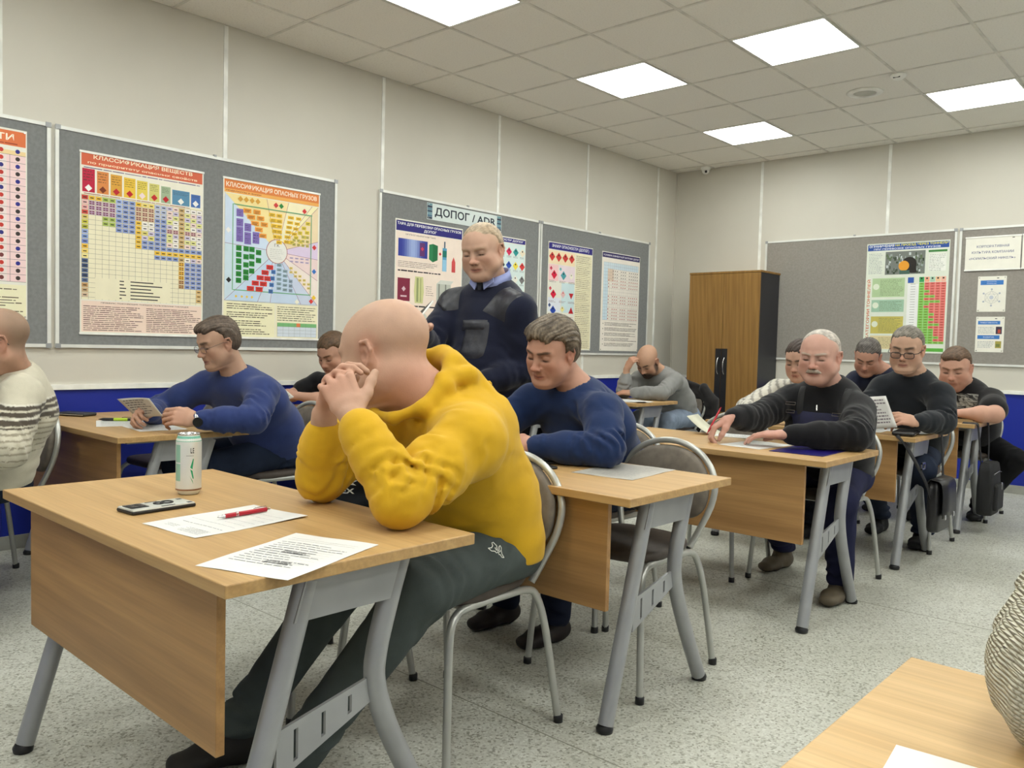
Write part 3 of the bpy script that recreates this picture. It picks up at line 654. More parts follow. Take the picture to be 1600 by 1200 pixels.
for (y, h, c) in ((0.50, 0.17, (178, 204, 158)), (0.365, 0.11, (160, 196, 170)), (0.17, 0.155, (196, 184, 96)), (0.03, 0.12, (222, 206, 160))):
    p.rect(0.06, y, 0.28, h, c, 1); p.lines(0.13, y+0.01, 0.2, h-0.02, max(3, int(h/0.014)), (110, 120, 90), 0.3, seed=int(y*100)); p.disc(0.095, y+h*0.55, 0.028, (222, 230, 210), 3, 10)
p.rect(0.365, 0.62, 0.05, 0.05, (50, 90, 170), 2); p.rect(0.365, 0.06, 0.09, 0.55, (236, 238, 236), 1)
for j in range(24):
    yy = 0.60-j*0.0225
    n = [1, 1, 1, 2, 1, 3, 1, 4, 2, 1, 2, 2, 3, 2, 3, 2, 4, 2, 3, 3, 3, 4, 3, 4][j]
    for i in range(5):
        c = (130, 196, 84) if i < n or j > 22 else (226, 110, 104)
        p.rect(0.46+i*0.044, yy, 0.0425, 0.0215, c, 2); p.rect(0.47+i*0.044, yy+0.008, 0.022, 0.004, (110, 70, 50), 3)
    p.rect(0.39, yy+0.008, 0.04, 0.003, (120, 120, 120), 3)
for i, c in enumerate(((60, 160, 90), (236, 170, 140), (170, 206, 180), (236, 190, 150), (236, 180, 160))): p.rect(0.46+i*0.044, 0.625, 0.04, 0.045, c, 2); p.rect(0.472+i*0.044, 0.65, 0.014, 0.014, K, 3)
p.rect(0.455, 0.015, 0.225, 0.03, (96, 176, 70), 2)
hang('poster', 'poster with blue and yellow heading above a tunnel picture and green-red table', 'poster', p, bplace, 2.038, 1.143, tilt=0.0)
# --- notices right
p = Print(0.41, 0.285); N1 = (74, 84, 132)
p.text('КОРПОРАТИВНАЯ', 0.085, 0.190, 0.24, 0.021, N1, bold=0.008); p.text('КУЛЬТУРА КОМПАНИИ', 0.05, 0.142, 0.31, 0.021, N1, bold=0.008); p.text('«НОРИЛЬСКИЙ НИКЕЛЬ»', 0.03, 0.092, 0.345, 0.024, N1, bold=0.008); p.rect(0.345, 0.262, 0.018, 0.006, K, 2)
hang('notice', 'wide white notice in a frame with three lines of blue capitals', 'notice', p, bplace, 2.855, 1.850, off=0.020, rails=True)
hang('notice', 'white framed notice cut off by the right picture edge', 'notice', Print(0.41, 0.285), bplace, 3.275, 1.852, off=0.020, rails=True)
p = Print(0.212, 0.297); p.rect(0.02, 0.225, 0.17, 0.038, (64, 124, 196), 2); p.text('ЦЕННОСТИ', 0.068, 0.247, 0.07, 0.008, (230, 240, 250), 3, 0); p.text('КОМПАНИИ', 0.068, 0.232, 0.07, 0.008, (230, 240, 250), 3, 0); p.rect(0.14, 0.278, 0.016, 0.006, K, 2)
for k in range(6):
    a = math.pi/6+k*math.pi/3; b = a+math.pi/3; r_ = 0.055
    for (q, w_) in ((1, 0.0012), (2, 0.0010)):
        pa = np.array((0.106+r_*math.cos(a), 0.12+r_*math.sin(a))); pb = np.array((0.106+r_*math.cos(a+q*math.pi/3), 0.12+r_*math.sin(a+q*math.pi/3)))
        d = unit(pb-pa); n_ = np.array((-d[1], d[0]))*w_/2
        p.poly([tuple(pa+n_), tuple(pa-n_), tuple(pb-n_), tuple(pb+n_)], (110, 120, 140), 2)
    p.disc(0.106+0.068*math.cos(a), 0.12+0.068*math.sin(a), 0.008, (170, 178, 190), 3, 8)
p.disc(0.106, 0.12, 0.016, (196, 202, 212), 3, 12)
hang('notice', 'white sheet with a blue banner above a thin hexagon diagram', 'notice', p, bplace, 2.962, 1.503)
p = Print(0.212, 0.297); p.rect(0.015, 0.232, 0.165, 0.03, (64, 124, 196), 2); p.text('ЭФФЕКТИВНОСТЬ', 0.03, 0.241, 0.13, 0.012, (230, 240, 250), 3, 0); p.rect(0.015, 0.11, 0.165, 0.032, (64, 124, 196), 2); p.text('РАЗВИТИЕ', 0.06, 0.12, 0.08, 0.012, (230, 240, 250), 3, 0)
p.lines(0.018, 0.155, 0.12, 0.06, 5, (120, 130, 150), 0.3, seed=120); p.lines(0.018, 0.035, 0.12, 0.06, 5, (120, 130, 150), 0.3, seed=121); p.rect(0.15, 0.152, 0.045, 0.062, (70, 60, 76), 2); p.rect(0.165, 0.16, 0.02, 0.03, (180, 80, 60), 3); p.rect(0.15, 0.035, 0.045, 0.058, (170, 160, 80), 2); p.rect(0.155, 0.045, 0.03, 0.025, (120, 130, 70), 3)
p.rect(0.14, 0.278, 0.016, 0.006, K, 2)
hang('notice', 'white sheet with two blue banners and two small pictures, lowest on its board', 'notice', p, bplace, 2.963, 1.165)

# ------------------------------------------------------------------ wardrobe
t = empty('wardrobe', (0.83, -0.215, 0), 0, 'tall two-door wooden wardrobe with dark sides against the back wall', 'wardrobe')
mdark = plain('dark_laminate', (38, 38, 44), 0.4)
c = MB(); c.box((-0.378, -0.2, 0.03), (-0.36, 0.2, 1.875)); c.box((0.36, -0.2, 0.03), (0.378, 0.2, 1.875)); c.box((-0.36, 0.185, 0.03), (0.36, 0.2, 1.875)); c.box((-0.36, -0.185, 0.06), (0.36, 0.185, 0.08)); c.box((-0.378, -0.17, 0), (0.378, 0.17, 0.06))
c.build('carcass', mdark, t)
MB().box((-0.385, -0.215, 1.875), (0.388, 0.205, 1.895), 0.003).build('top_board', M['cabinet_wood'], t)
for s in (-1, 1):
    x0, x1 = (-0.378, -0.002) if s < 0 else (0.002, 0.378)
    d = MB().box((x0, -0.217, 0.065), (x1, -0.201, 1.872), 0.002).build('door', M['cabinet_wood'], t)
    hx = (x1-0.062, x1) if s < 0 else (x0, x0+0.062)
    MB().box((hx[0], -0.2195, 0.52), (hx[1], -0.217, 1.14)).build('handle_plate', M['black_plastic'], d)
    cxh = x1-0.031 if s < 0 else x0+0.031
    MB().tube(smooth_pts([(cxh, -0.217, 1.05), (cxh, -0.238, 1.02), (cxh, -0.244, 0.97), (cxh, -0.238, 0.92), (cxh, -0.217, 0.89)], 5), 0.005, 8).build('handle', M['steel'], d)
# ================================================================== desks
def make_desk(label, wood_top='desk_top'):
    t = empty('classroom_desk', (0, 0, 0), 0, label, 'desk', 'classroom desks')
    MB().box((-0.6, -0.3, 0.675), (0.6, 0.3, 0.70), 0.0025).build('desktop', M[wood_top], t)
    MB().box((-0.5, -0.262, 0.348), (0.5, -0.244, 0.672), 0.0015).build('modesty_panel', M['desk_panel'], t)
    MB().box((-0.52, 0.02, 0.630), (0.52, 0.06, 0.665), 0.003).build('cross_rail', M['grey_metal'], t)
    for s in (-1, 1):
        x = s*0.52
        f = MB().tube([(x, -0.271, 0.02), (x, -0.17, 0.36), (x, -0.085, 0.655)], 0.0235, 16).build('front_leg', M['grey_metal'], t)
        MB().lathe([(0.018, -0.001), (0.024, 0.0), (0.026, 0.012), (0.02, 0.022)], (x, -0.275, 0.001), 18).build('foot', M['black_plastic'], f)
        b = MB().tube(smooth_pts([(x, 0.150, 0.66), (x, 0.120, 0.57), (x, 0.092, 0.47), (x, 0.088, 0.40), (x, 0.12, 0.30), (x, 0.19, 0.16), (x, 0.268, 0.02)], 5), 0.0235, 16).build('rear_leg', M['grey_metal'], t)
        MB().lathe([(0.018, -0.001), (0.024, 0.0), (0.026, 0.012), (0.02, 0.022)], (x, 0.275, 0.001), 18).build('foot', M['black_plastic'], b)
        MB().slab([(x-0.002, -0.125, 0.578), (x-0.002, 0.12, 0.578), (x-0.002, 0.155, 0.672), (x-0.002, -0.095, 0.672)], (s, 0, 0), 0.022).build('apron_plate', M['grey_metal'], t)
        MB().box((x-0.03, -0.24, 0.664), (x+0.03, 0.24, 0.6745)).build('top_rail', M['grey_metal'], t)
        # slotted brace: plate with three long slots
        yt = lambda y: 0.375+0.22*(y+0.11)+0.0*y; yb = lambda y: 0.268+0.42*(y+0.146)
        cuts = [-0.15, -0.112, -0.102, -0.048, -0.038, 0.016, 0.026, 0.085]; m = MB()
        for k in range(len(cuts)-1):
            a, b2 = cuts[k], cuts[k+1]
            if k % 2 == 0: m.slab([(x-0.004, a, yb(a)), (x-0.004, b2, yb(b2)), (x-0.004, b2, yt(b2)), (x-0.004, a, yt(a))], (1, 0, 0), 0.008)
            else:
                m.slab([(x-0.004, a, yb(a)), (x-0.004, b2, yb(b2)), (x-0.004, b2, yb(b2)+0.014), (x-0.004, a, yb(a)+0.014)], (1, 0, 0), 0.008)
                m.slab([(x-0.004, a, yt(a)-0.014), (x-0.004, b2, yt(b2)-0.014), (x-0.004, b2, yt(b2)), (x-0.004, a, yt(a))], (1, 0, 0), 0.008)
        m.build('slotted_brace', M['grey_metal'], t)
    return t
desk0 = make_desk('wooden classroom desk in the foreground where the man in the yellow hoodie leans')
desk0.location = (2.866, -6.832, 0); desk0.rotation_euler = (0, 0, -0.012)
DESKS = [((2.868, -5.62), 0.0, 'wooden classroom desk with clear sleeve, beside the empty chair in mid aisle'),
         ((2.925, -4.35), 0.0, 'wooden classroom desk with the dark blue folder on it'),
         ((2.87, -3.03), 0.0, 'wooden classroom desk with a black case and a bag strap over its end'),
         ((2.86, -1.80), 0.0, 'wooden classroom desk farthest back in the aisle row, near the blue wall'),
         ((0.69, -6.12), 0.0, 'wooden classroom desk by the left wall where the man with glasses reads'),
         ((0.69, -4.86), 0.0, 'wooden classroom desk by the left wall behind the yellow hoodie'),
         ((0.69, -3.58), 0.0, 'wooden classroom desk mostly hidden behind the standing man'),
         ((0.66, -2.25), 0.0, 'wooden classroom desk by the left wall where the bald bearded man rests'),
         ((0.60, -7.42), 0.0, 'wooden classroom desk left of the picture in front of the striped sweater')]
for (x, y), rz, lb in DESKS:
    d = copy_tree(desk0); d.location = (x, y, 0); d.rotation_euler = (0, 0, rz); d['label'] = lb
md = make_desk('pale oak desk corner in the lower right foreground', 'oak')
md.location = (5.01, -6.92, 0)

# ================================================================== chairs (seat centre is the origin, sitter faces -Y)
def make_chair(label, seat_mat):
    t = empty('padded_chair', (0, 0, 0), 0, label, 'chair', 'oval-backed padded chairs')
    # backrest hoop: rises from the rear of the seat, widens and arches over
    L = []
    for a in np.linspace(0, math.pi, 15): L.append((0.205*math.cos(a)*(1 if True else 0), 0.262+0.03*math.sin(a), 0.615+0.165*math.sin(a)))
    pts = [(0.150, 0.195, 0.415), (0.158, 0.212, 0.445), (0.178, 0.232, 0.50), (0.198, 0.250, 0.56)]+L+[(-0.198, 0.250, 0.56), (-0.178, 0.232, 0.50), (-0.158, 0.212, 0.445), (-0.150, 0.195, 0.415)]
    MB().tube(smooth_pts(pts, 2), 0.0115, 12).build('back_hoop', M['chair_metal'], t)
    for s in (-1, 1):
        x = s*0.19
        MB().tube(smooth_pts([(s*0.235, -0.235, 0.002), (s*0.222, -0.222, 0.20), (s*0.208, -0.205, 0.36), (s*0.200, -0.175, 0.408), (s*0.196, -0.12, 0.420), (s*0.19, 0.04, 0.418), (s*0.186, 0.13, 0.412), (s*0.192, 0.170, 0.385), (s*0.21, 0.195, 0.28), (s*0.235, 0.235, 0.002)], 4), 0.0115, 12).build('leg', M['chair_metal'], t)
        for y in (-0.235, 0.235): MB().lathe([(0.012, 0), (0.0145, 0.001), (0.0145, 0.022), (0.0125, 0.024)], (s*0.235, y, 0), 14).build('leg_cap', M['black_plastic'], t)
    MB().tube([(-0.19, 0.10, 0.417), (0.19, 0.10, 0.417)], 0.010, 10).tube([(-0.196, -0.13, 0.419), (0.196, -0.13, 0.419)], 0.010, 10).build('cross_bar', M['chair_metal'], t)
    # seat pad: rounded trapezoid, domed
    m = MB(); n = 40; rings = [(0.86, 0.424), (0.97, 0.427), (1.0, 0.438), (0.985, 0.452), (0.93, 0.460), (0.6, 0.466), (0.25, 0.467)]
    vs = []; fs = []
    for (k, z) in rings:
        for i in range(n):
            a = 2*math.pi*i/n; c, s_ = math.cos(a), math.sin(a)
            x = 0.205*math.copysign(abs(c)**0.55, c)*k; y = 0.205*math.copysign(abs(s_)**0.6, s_)*k
            vs.append((x*(1-0.10*(y/0.205)), y-0.005, z))
    for r_ in range(len(rings)-1):
        for i in range(n): fs.append((r_*n+i, r_*n+(i+1) % n, (r_+1)*n+(i+1) % n, (r_+1)*n+i))
    m.add(vs, fs, True); m.add(vs[-n:], [tuple(range(n))], True); m.add(vs[:n], [tuple(range(n))[::-1]])
    m.build('seat', seat_mat, t)
    # backrest pad following the hoop
    m = MB(); vs = []; fs = []
    prof = [(0.90, -0.012), (0.985, -0.008), (1.0, 0.002), (0.985, 0.014), (0.90, 0.020), (0.5, 0.024)]
    for (k, o) in prof:
        for i in range(n):
            a = 2*math.pi*i/n; c, s_ = math.cos(a), math.sin(a)
            x = 0.188*math.copysign(abs(c)**(0.9 if s_ > 0 else 0.62), c)*k
            z = (0.150 if s_ > 0 else 0.115)*math.copysign(abs(s_)**(1.0 if s_ > 0 else 0.7), s_)*k
            y = 0.262+0.03*math.sin(min(max((z+0.02)/0.17, -1), 1))+0.02*abs(x/0.188)**2*-1+0.012
            vs.append((x, y-o-0.008, 0.612+z))
    for r_ in range(len(prof)-1):
        for i in range(n): fs.append((r_*n+i, r_*n+(i+1) % n, (r_+1)*n+(i+1) % n, (r_+1)*n+i))
    m.add(vs, fs, True); m.add(vs[:n], [tuple(range(n))], True); m.add(vs[-n:], [tuple(range(n))[::-1]], True)
    m.build('backrest', M['seat_fabric'], t)
    return t
chair0 = make_chair('grey-brown padded chair under the man in the yellow hoodie', M['seat_dark'])
chair0.location = (3.02, -6.18, 0); chair0.rotation_euler = (0, 0, 0.02)
CHAIRS = [((2.48, -6.28), 0.0, 'chair pushed under the foreground desk beyond the yellow hoodie'),
          ((3.12, -5.425), 0.0, 'empty padded chair in mid aisle pushed into the desk with the clear sleeve'),
          ((2.63, -5.0), 0.0, 'chair under the man in the navy blue sweater, behind the empty chair'),
          ((3.16, -3.80), 0.0, 'chair under the man in black sweater and work overalls'),
          ((2.66, -3.95), 0.05, 'chair tucked under the left half of the desk with the blue folder'),
          ((3.19, -2.58), 0.0, 'chair under the man in black who wears dark-rimmed glasses'),
          ((2.60, -2.50), 0.0, 'chair under the person hidden behind the man in overalls'),
          ((3.20, -1.33), 0.0, 'chair under the man in the black printed T-shirt, nearest the blue wall'),
          ((2.62, -1.25), 0.0, 'chair under the man in navy bending over the last desk'),
          ((0.93, -5.52), 0.0, 'grey chair under the man with glasses in the blue sweater'),
          ((0.33, -5.72), 0.0, 'chair with dark seat under the desk by the left wall'),
          ((0.35, -4.20), 0.0, 'chair under the young man in the black T-shirt by the left wall'),
          ((0.95, -2.98), 0.0, 'chair under the person hidden behind the standing man'),
          ((0.92, -1.52), 0.0, 'chair with a dark jacket on its back near the wardrobe'),
          ((0.64, -6.76), 0.0, 'chair under the man in the striped sweater at the left edge'),
          ((4.95, -6.28), 0.0, 'chair behind the pale oak desk at the lower right, outside the picture')]
for (x, y), rz, lb in CHAIRS:
    c = copy_tree(chair0); c.location = (x, y, 0); c.rotation_euler = (0, 0, rz); c['label'] = lb

# ================================================================== things on the desks
DZ = 0.7002
def sheet(name, label, cat, cx, cy, rz, w=0.21, h=0.297, z=DZ, seed=1, curl=0.0, paper=(222, 222, 219), design=None, group=None, ink=(90, 90, 96), mat='print'):
    """printed A4 sheet lying flat, x to the right and y away from its lower edge"""
    t = empty(name, (cx, cy, z), rz, label, cat, group)
    f = lambda x, y: curl*(0.5+0.5*math.cos(math.pi*min(1, (x+w/2)/0.08)))*(0.5+0.5*math.cos(math.pi*min(1, (y+h/2)/0.12)))+0.0006*math.sin(x*40+seed)*math.sin(y*31)+0.0006
    nx, ny = 7, 9; vs = []; fs = []
    for o in (0.0, 0.0004):
        for j in range(ny+1):
            for i in range(nx+1):
                x = -w/2+w*i/nx; y = -h/2+h*j/ny; vs.append((x, y, f(x, y)+o))
    N = (nx+1)*(ny+1)
    for j in range(ny):
        for i in range(nx):
            a = j*(nx+1)+i; fs.append((a+N, a+1+N, a+nx+2+N, a+nx+1+N)); fs.append((a, a+nx+1, a+nx+2, a+1))
    o1 = [i for i in range(nx+1)]+[j*(nx+1)+nx for j in range(1, ny+1)]+[ny*(nx+1)+i for i in range(nx-1, -1, -1)]+[j*(nx+1) for j in range(ny-1, 0, -1)]
    for k in range(len(o1)):
        a, b = o1[k], o1[(k+1) % len(o1)]; fs.append((a, b, b+N, a+N))
    mk('sheet', vs, fs, M[mat] if mat != 'print' else M['print'], t, cols=np.tile(lin(paper), (len(vs), 1)))
    if design is None:
        q = Print(w, h); q.lines(0.025, h-0.07, w*0.5, 0.03, 4, ink, 0.3, seed=seed); q.lines(0.02, 0.05, w-0.045, h-0.15, 16, ink, 0.22, seed=seed+1, jag=0.6)
    else: q = design
    if q.v: mk('printed_text', [(x-w/2, y-h/2, f(x-w/2, y-h/2)+0.0004+o*0.4) for x, y, o in q.v], q.f, M['print'], t, cols=np.array(q.c))
    return t
# foreground desk
q = Print(0.21, 0.297)
q.lines(0.022, 0.245, 0.085, 0.035, 6, (120, 122, 128), 0.26, seed=5, jag=0.2); q.lines(0.13, 0.25, 0.05, 0.02, 3, (140, 140, 146), 0.3, seed=6); q.lines(0.02, 0.215, 0.16, 0.010, 1, (130, 130, 136), 0.3, seed=7)
for k, (x, w_) in enumerate(((0.02, 0.17), (0.02, 0.08), (0.02, 0.16), (0.02, 0.05), (0.02, 0.16), (0.02, 0.13))): q.lines(x, 0.185-k*0.026, w_, 0.006, 1, (150, 150, 156), 0.3, seed=8+k)
sheet('paper_form', 'white form lying under the red pen on the foreground desk', 'paper', 2.996, -6.877, 3.232, design=q, curl=0.004, seed=3)
q = Print(0.21, 0.297); q.rect(0.02, 0.245, 0.165, 0.0007, (120, 120, 126)); q.rect(0.02, 0.258, 0.165, 0.0007, (120, 120, 126))
for k in range(12):
    q.lines(0.02, 0.222-k*0.0145, 0.17, 0.008, 1, (96, 98, 104), 0.42, seed=30+k, jag=0.9)
for k in range(9): q.rect(0.03, 0.21-k*0.0155, 0.15, 0.0005, (150, 150, 156))
for (x, y) in ((0.075, 0.165), (0.09, 0.09)):
    for j in range(5): q.lines(x, y-j*0.004, 0.06, 0.004, 1, (84, 86, 92), 0.5, seed=int(x*900)+j, jag=0.2)
sheet('printed_sheet', 'printed sheet hanging slightly over the near edge of the foreground desk', 'paper', 3.361, -6.941, 0.335, design=q, seed=9)
def pen(name, label, p0, p1, r, body, metal=True, cat='pen'):
    p0 = V(p0); p1 = V(p1); d = unit(p1-p0); L = np.linalg.norm(p1-p0); t = empty(name, p0, 0, label, cat)
    P = lambda s: d*s*L
    MB().tube([P(0.13), P(0.2), P(0.6), P(0.93)], [r*0.95, r, r, r*0.95], 12).build('barrel', body, t)
    MB().tube([P(0), P(0.03), P(0.12), P(0.135)], [r*0.15, r*0.3, r*0.85, r*0.95], 12).build('tip', M['steel'] if metal else body, t)
    MB().tube([P(0.93), P(0.95), P(1.0)], [r*0.8, r*0.55, r*0.5], 10).build('button', M['steel'] if metal else body, t)
    up = V(0, 0, 1)*r*1.25
    MB().tube([P(0.68)+up*1.05, P(0.75)+up*1.2, P(0.92)+up*1.15, P(0.945)+up*0.6], r*0.22, 6).build('clip', M['steel'] if metal else M['black_plastic'], t)
    MB().tube([P(0.33), P(0.345)], r*1.04, 12).tube([P(0.36), P(0.375)], r*1.04, 12).build('ring', M['steel'] if metal else body, t)
    return t
mred = plain('red_lacquer', (176, 22, 44), 0.3)
pen('pen', 'red and silver ballpoint pen lying on the white form in the foreground', (2.983, -6.895, 0.7075), (2.973, -6.752, 0.7075), 0.0055, mred)
# drink can
t = empty('drink_can', (2.625, -6.785, DZ), 0, 'tall white and mint drink can on the foreground desk', 'can')
mcan, nt, b = node_mat('can_white', 0.28, 0.25); b.inputs['Base Color'].default_value = rgba((226, 230, 226))
can = MB().lathe([(0.022, 0.004), (0.024, 0.0), (0.0265, 0.002), (0.0325, 0.013), (0.0328, 0.018), (0.0328, 0.142), (0.032, 0.147), (0.0275, 0.158), (0.0268, 0.160)], n=48).build('body', mcan, t)
MB().lathe([(0.0268, 0.160), (0.0285, 0.1615), (0.0285, 0.1635), (0.027, 0.1645), (0.0255, 0.163), (0.024, 0.1585), (0.001, 0.1585)], n=48).build('lid', M['steel'], t)
MB().slab([(-0.011, -0.007, 0.160), (0.005, -0.008, 0.160), (0.012, 0, 0.160), (0.005, 0.008, 0.160), (-0.011, 0.007, 0.160)], (0, 0, 1), 0.0012).build('pull_tab', M['steel'], t)
MB().lathe([(0.0336, 0.0125), (0.0331, 0.0145), (0.0331, 0.0165)], n=48).build('lower_ring', plain('copper_ring', (150, 110, 84), 0.3, 0.5), t)
def canpatch(a0, a1, z0, z1, col, nm, r=0.03305, n=8):
    vs = [(r*math.cos(math.radians(a0+(a1-a0)*i/n)), r*math.sin(math.radians(a0+(a1-a0)*i/n)), z) for i in range(n+1) for z in (z0, z1)]
    return mk(nm, vs, [(2*i, 2*i+2, 2*i+3, 2*i+1) for i in range(n)], M['print'], t, True, cols=np.tile(lin(col), (len(vs), 1)))
mint = (150, 196, 178)
canpatch(-100, -66, 0.088, 0.135, mint, 'mint_panel'); canpatch(-100, -66, 0.038, 0.084, mint, 'mint_panel')
vs = [(rr*math.cos(math.radians(a)), rr*math.sin(math.radians(a)), z) for a in range(0, 360, 10) for rr, z in ((0.0329, 0.1435), (0.0282, 0.1575))]
mk('mint_collar', vs, [(2*i, (2*i+2) % 72, (2*i+3) % 72, 2*i+1) for i in range(36)], M['print'], t, True, cols=np.tile(lin((120, 190, 168)), (72, 1)))
def can_poly(pts, col, nm, r=0.0331):
    # pts: (angle, z) fan
    vs = [(r*math.cos(math.radians(a)), r*math.sin(math.radians(a)), z) for a, z in pts]
    return mk(nm, vs, [tuple(range(len(vs)))], M['print'], t, False, cols=np.tile(lin(col), (len(vs), 1)))
can_poly([(-20, 0.075), (-8, 0.098), (-4, 0.098), (-10, 0.07)], (40, 160, 110), 'green_chevron'); can_poly([(-20, 0.07), (-10, 0.066), (-4, 0.045), (-9, 0.045)], (40, 160, 110), 'green_chevron')
can_poly([(-22, 0.052), (-10, 0.040), (-6, 0.030), (-12, 0.038)], (60, 170, 120), 'green_chevron')
canpatch(-38, -4, 0.106, 0.1068, (40, 40, 44), 'dark_line')
for z0, z1, a0, a1 in ((0.113, 0.127, -19, -16.5), (0.113, 0.1155, -16.5, -11), (0.113, 0.127, -9, -7), (0.1245, 0.127, -9, -3), (0.1185, 0.121, -9, -3), (0.113, 0.1155, -9, -3)): canpatch(a0, a1, z0, z1, (30, 32, 34), 'letter_mark', n=2)
# phone in a rugged case
t = empty('smartphone', (2.768, -6.937, DZ), 0, 'silver cased smartphone lying face down on the foreground desk', 'phone'); t.rotation_euler = (0, 0, math.radians(94))
MB().box((-0.082, -0.039, 0), (0.082, 0.039, 0.0095), 0.004).build('bumper', M['black_plastic'], t)
msil = plain('silver_case', (196, 198, 192), 0.35, 0.3)
MB().box((-0.080, -0.0375, 0.0035), (0.080, 0.0375, 0.0125), 0.003).build('case_back', msil, t)
MB().box((-0.074, -0.020, 0.0125), (-0.030, 0.026, 0.0142), 0.001).build('camera_plate', M['black_plastic'], t)
for x, y in ((-0.062, 0.012), (-0.042, 0.012), (-0.062, -0.007), (-0.042, -0.007)): MB().lathe([(0.0085, 0.0135), (0.0085, 0.0155), (0.006, 0.0158), (0.001, 0.0152)], (x, y, 0), 18).build('camera_lens', M['glass_frame'], t)
MB().tube([(0.025+0.014*math.cos(a), 0.014*math.sin(a), 0.0135) for a in np.linspace(0, 2*math.pi, 20)[:-1]], 0.0022, 8, closed=True).tube([(0.005+0.012*math.cos(a), 0.012*math.sin(a), 0.0135) for a in np.linspace(0, 2*math.pi, 20)[:-1]], 0.002, 8, closed=True).build('ring_holder', M['black_plastic'], t)
for x, y, w, h in ((0.0, 0.030, 0.03, 0.004), (0.01, -0.034, 0.035, 0.004), (0.068, 0.02, 0.012, 0.010), (0.068, -0.03, 0.012, 0.010)): MB().box((x-w/2, y-h/2, 0.0122), (x+w/2, y+h/2, 0.0130)).build('case_inset', M['black_plastic'], t)
# second desk: clear sleeve and black organiser
q = Print(0.23, 0.32)
for k in range(17): q.lines(0.03, 0.285-k*0.0155, 0.17, 0.007, 1, (120, 124, 130), 0.35, seed=200+k, jag=0.4)
t = sheet('plastic_sleeve', 'clear plastic sleeve with a grey printed sheet on the second desk', 'sleeve', 3.155, -5.49, 0.10, 0.23, 0.32, paper=(196, 192, 184), design=q, seed=4)
mk('clear_cover', [(-0.117, -0.163, 0.003), (0.117, -0.163, 0.003), (0.117, 0.163, 0.003), (-0.117, 0.163, 0.003)], [(0, 1, 2, 3)], M['clear_sleeve'], t)
t = empty('organiser', (2.83, -5.54, DZ), math.radians(62), 'black open organiser case on the second desk before the navy sweater', 'case')
MB().box((-0.15, -0.075, 0), (0.15, 0.0, 0.010), 0.004).build('cover', M['leather'], t)
o = MB().box((-0.15, 0.0, 0), (0.15, 0.085, 0.006), 0.003).build('cover', M['leather'], t); o.rotation_euler = (math.radians(10), 0, 0)
MB().box((-0.12, -0.066, 0.010), (0.10, -0.01, 0.019), 0.004).build('notebook', M['black_plastic'], t)
MB().tube([(-0.11, 0.0, 0.022), (0.12, 0.012, 0.024)], 0.006, 10).build('spine_roll', M['leather'], t)
t = empty('smartphone', (2.93, -5.70, DZ), math.radians(75), 'small black phone at the near edge of the black organiser', 'phone')
MB().box((-0.072, -0.035, 0), (0.072, 0.035, 0.010), 0.004).build('body', M['black_plastic'], t); MB().box((-0.067, -0.031, 0.010), (0.067, 0.031, 0.0106)).build('screen', M['glass_frame'], t)
# third desk
q = Print(0.21, 0.297); q.lines(0.02, 0.03, 0.17, 0.24, 20, (214, 214, 206), 0.25, seed=211)
sheet('paper_form', 'blank-looking white sheet beside the dark blue folder', 'paper', 3.085, -4.34, -0.10, design=q, seed=12)
t = empty('plastic_folder', (3.335, -4.345, DZ), 0.03, 'dark blue plastic folder on the near corner of the third desk', 'folder')
mfold = plain('blue_plastic_film', (28, 18, 96), 0.3, 0, 0.12)
MB().box((-0.115, -0.165, 0), (0.115, 0.165, 0.0012)).build('back_leaf', mfold, t); MB().box((-0.113, -0.163, 0.0014), (0.115, 0.163, 0.0024)).build('front_leaf', mfold, t)
t = empty('booklet', (2.86, -4.08, DZ), 0.2, 'open printed booklet under the hands of the man in overalls', 'booklet')
q = Print(0.21, 0.15); q.lines(0.012, 0.02, 0.186, 0.12, 7, (130, 136, 150), 0.3, seed=221)
for k in range(4): MB().box((-0.105+0.002*k, -0.075, 0.001*k), (0.105, 0.075, 0.001*k+0.0008)).build('leaf', M['paper'], t)
mk('printed_text', [(x-0.105, y-0.075, 0.0044+o*0.3) for x, y, o in q.v], q.f, M['print'], t, cols=np.array(q.c))
vs = []; n = 10
for i in range(n+1):
    a = i/n; x = -0.10-0.14*a; z = 0.004+0.085*a**1.6
    for y in (-0.06, 0.12): vs += [(x, y, z), (x, y, z+0.0006)]
fs = []
for i in range(n):
    a = i*4; fs += [(a, a+2, a+6, a+4), (a+1, a+5, a+7, a+3), (a, a+4, a+5, a+1), (a+2, a+3, a+7, a+6)]
mk('raised_leaf', vs, fs, M['print'], t, True, cols=np.tile(lin((214, 212, 190)), (len(vs), 1)))
# desk of the blue sweater man
q = Print(0.21, 0.297); q.lines(0.02, 0.03, 0.17, 0.24, 18, (180, 180, 180), 0.25, seed=230)
sheet('paper_form', 'white sheet on the wall-side desk below the reading man', 'paper', 0.72, -6.17, 1.2, design=q, seed=14)
sheet('paper_form', 'white sheet under the watch hand of the reading man', 'paper', 0.98, -6.13, 1.45, design=q, seed=15)
pen('marker_pen', 'black marker with a lime green band on the wall-side desk', (0.56, -6.21, 0.709), (0.66, -6.085, 0.709), 0.0075, M['black_plastic'], False, 'marker')
MB().tube([(0.045, 0.056, 0), (0.085, 0.106, 0)], 0.0078, 12).build('lime_band', plain('lime_plastic', (170, 200, 40), 0.4), bpy.data.objects['marker_pen'])
t = empty('wallet', (0.22, -6.19, DZ), 0.5, 'black zipped wallet at the far left end of the wall-side desk', 'wallet')
MB().box((-0.09, -0.05, 0), (0.09, 0.05, 0.018), 0.008).build('body', M['leather'], t); MB().tube([(-0.088, -0.052, 0.009), (0.088, -0.052, 0.009)], 0.002, 6).build('zip', M['steel'], t)
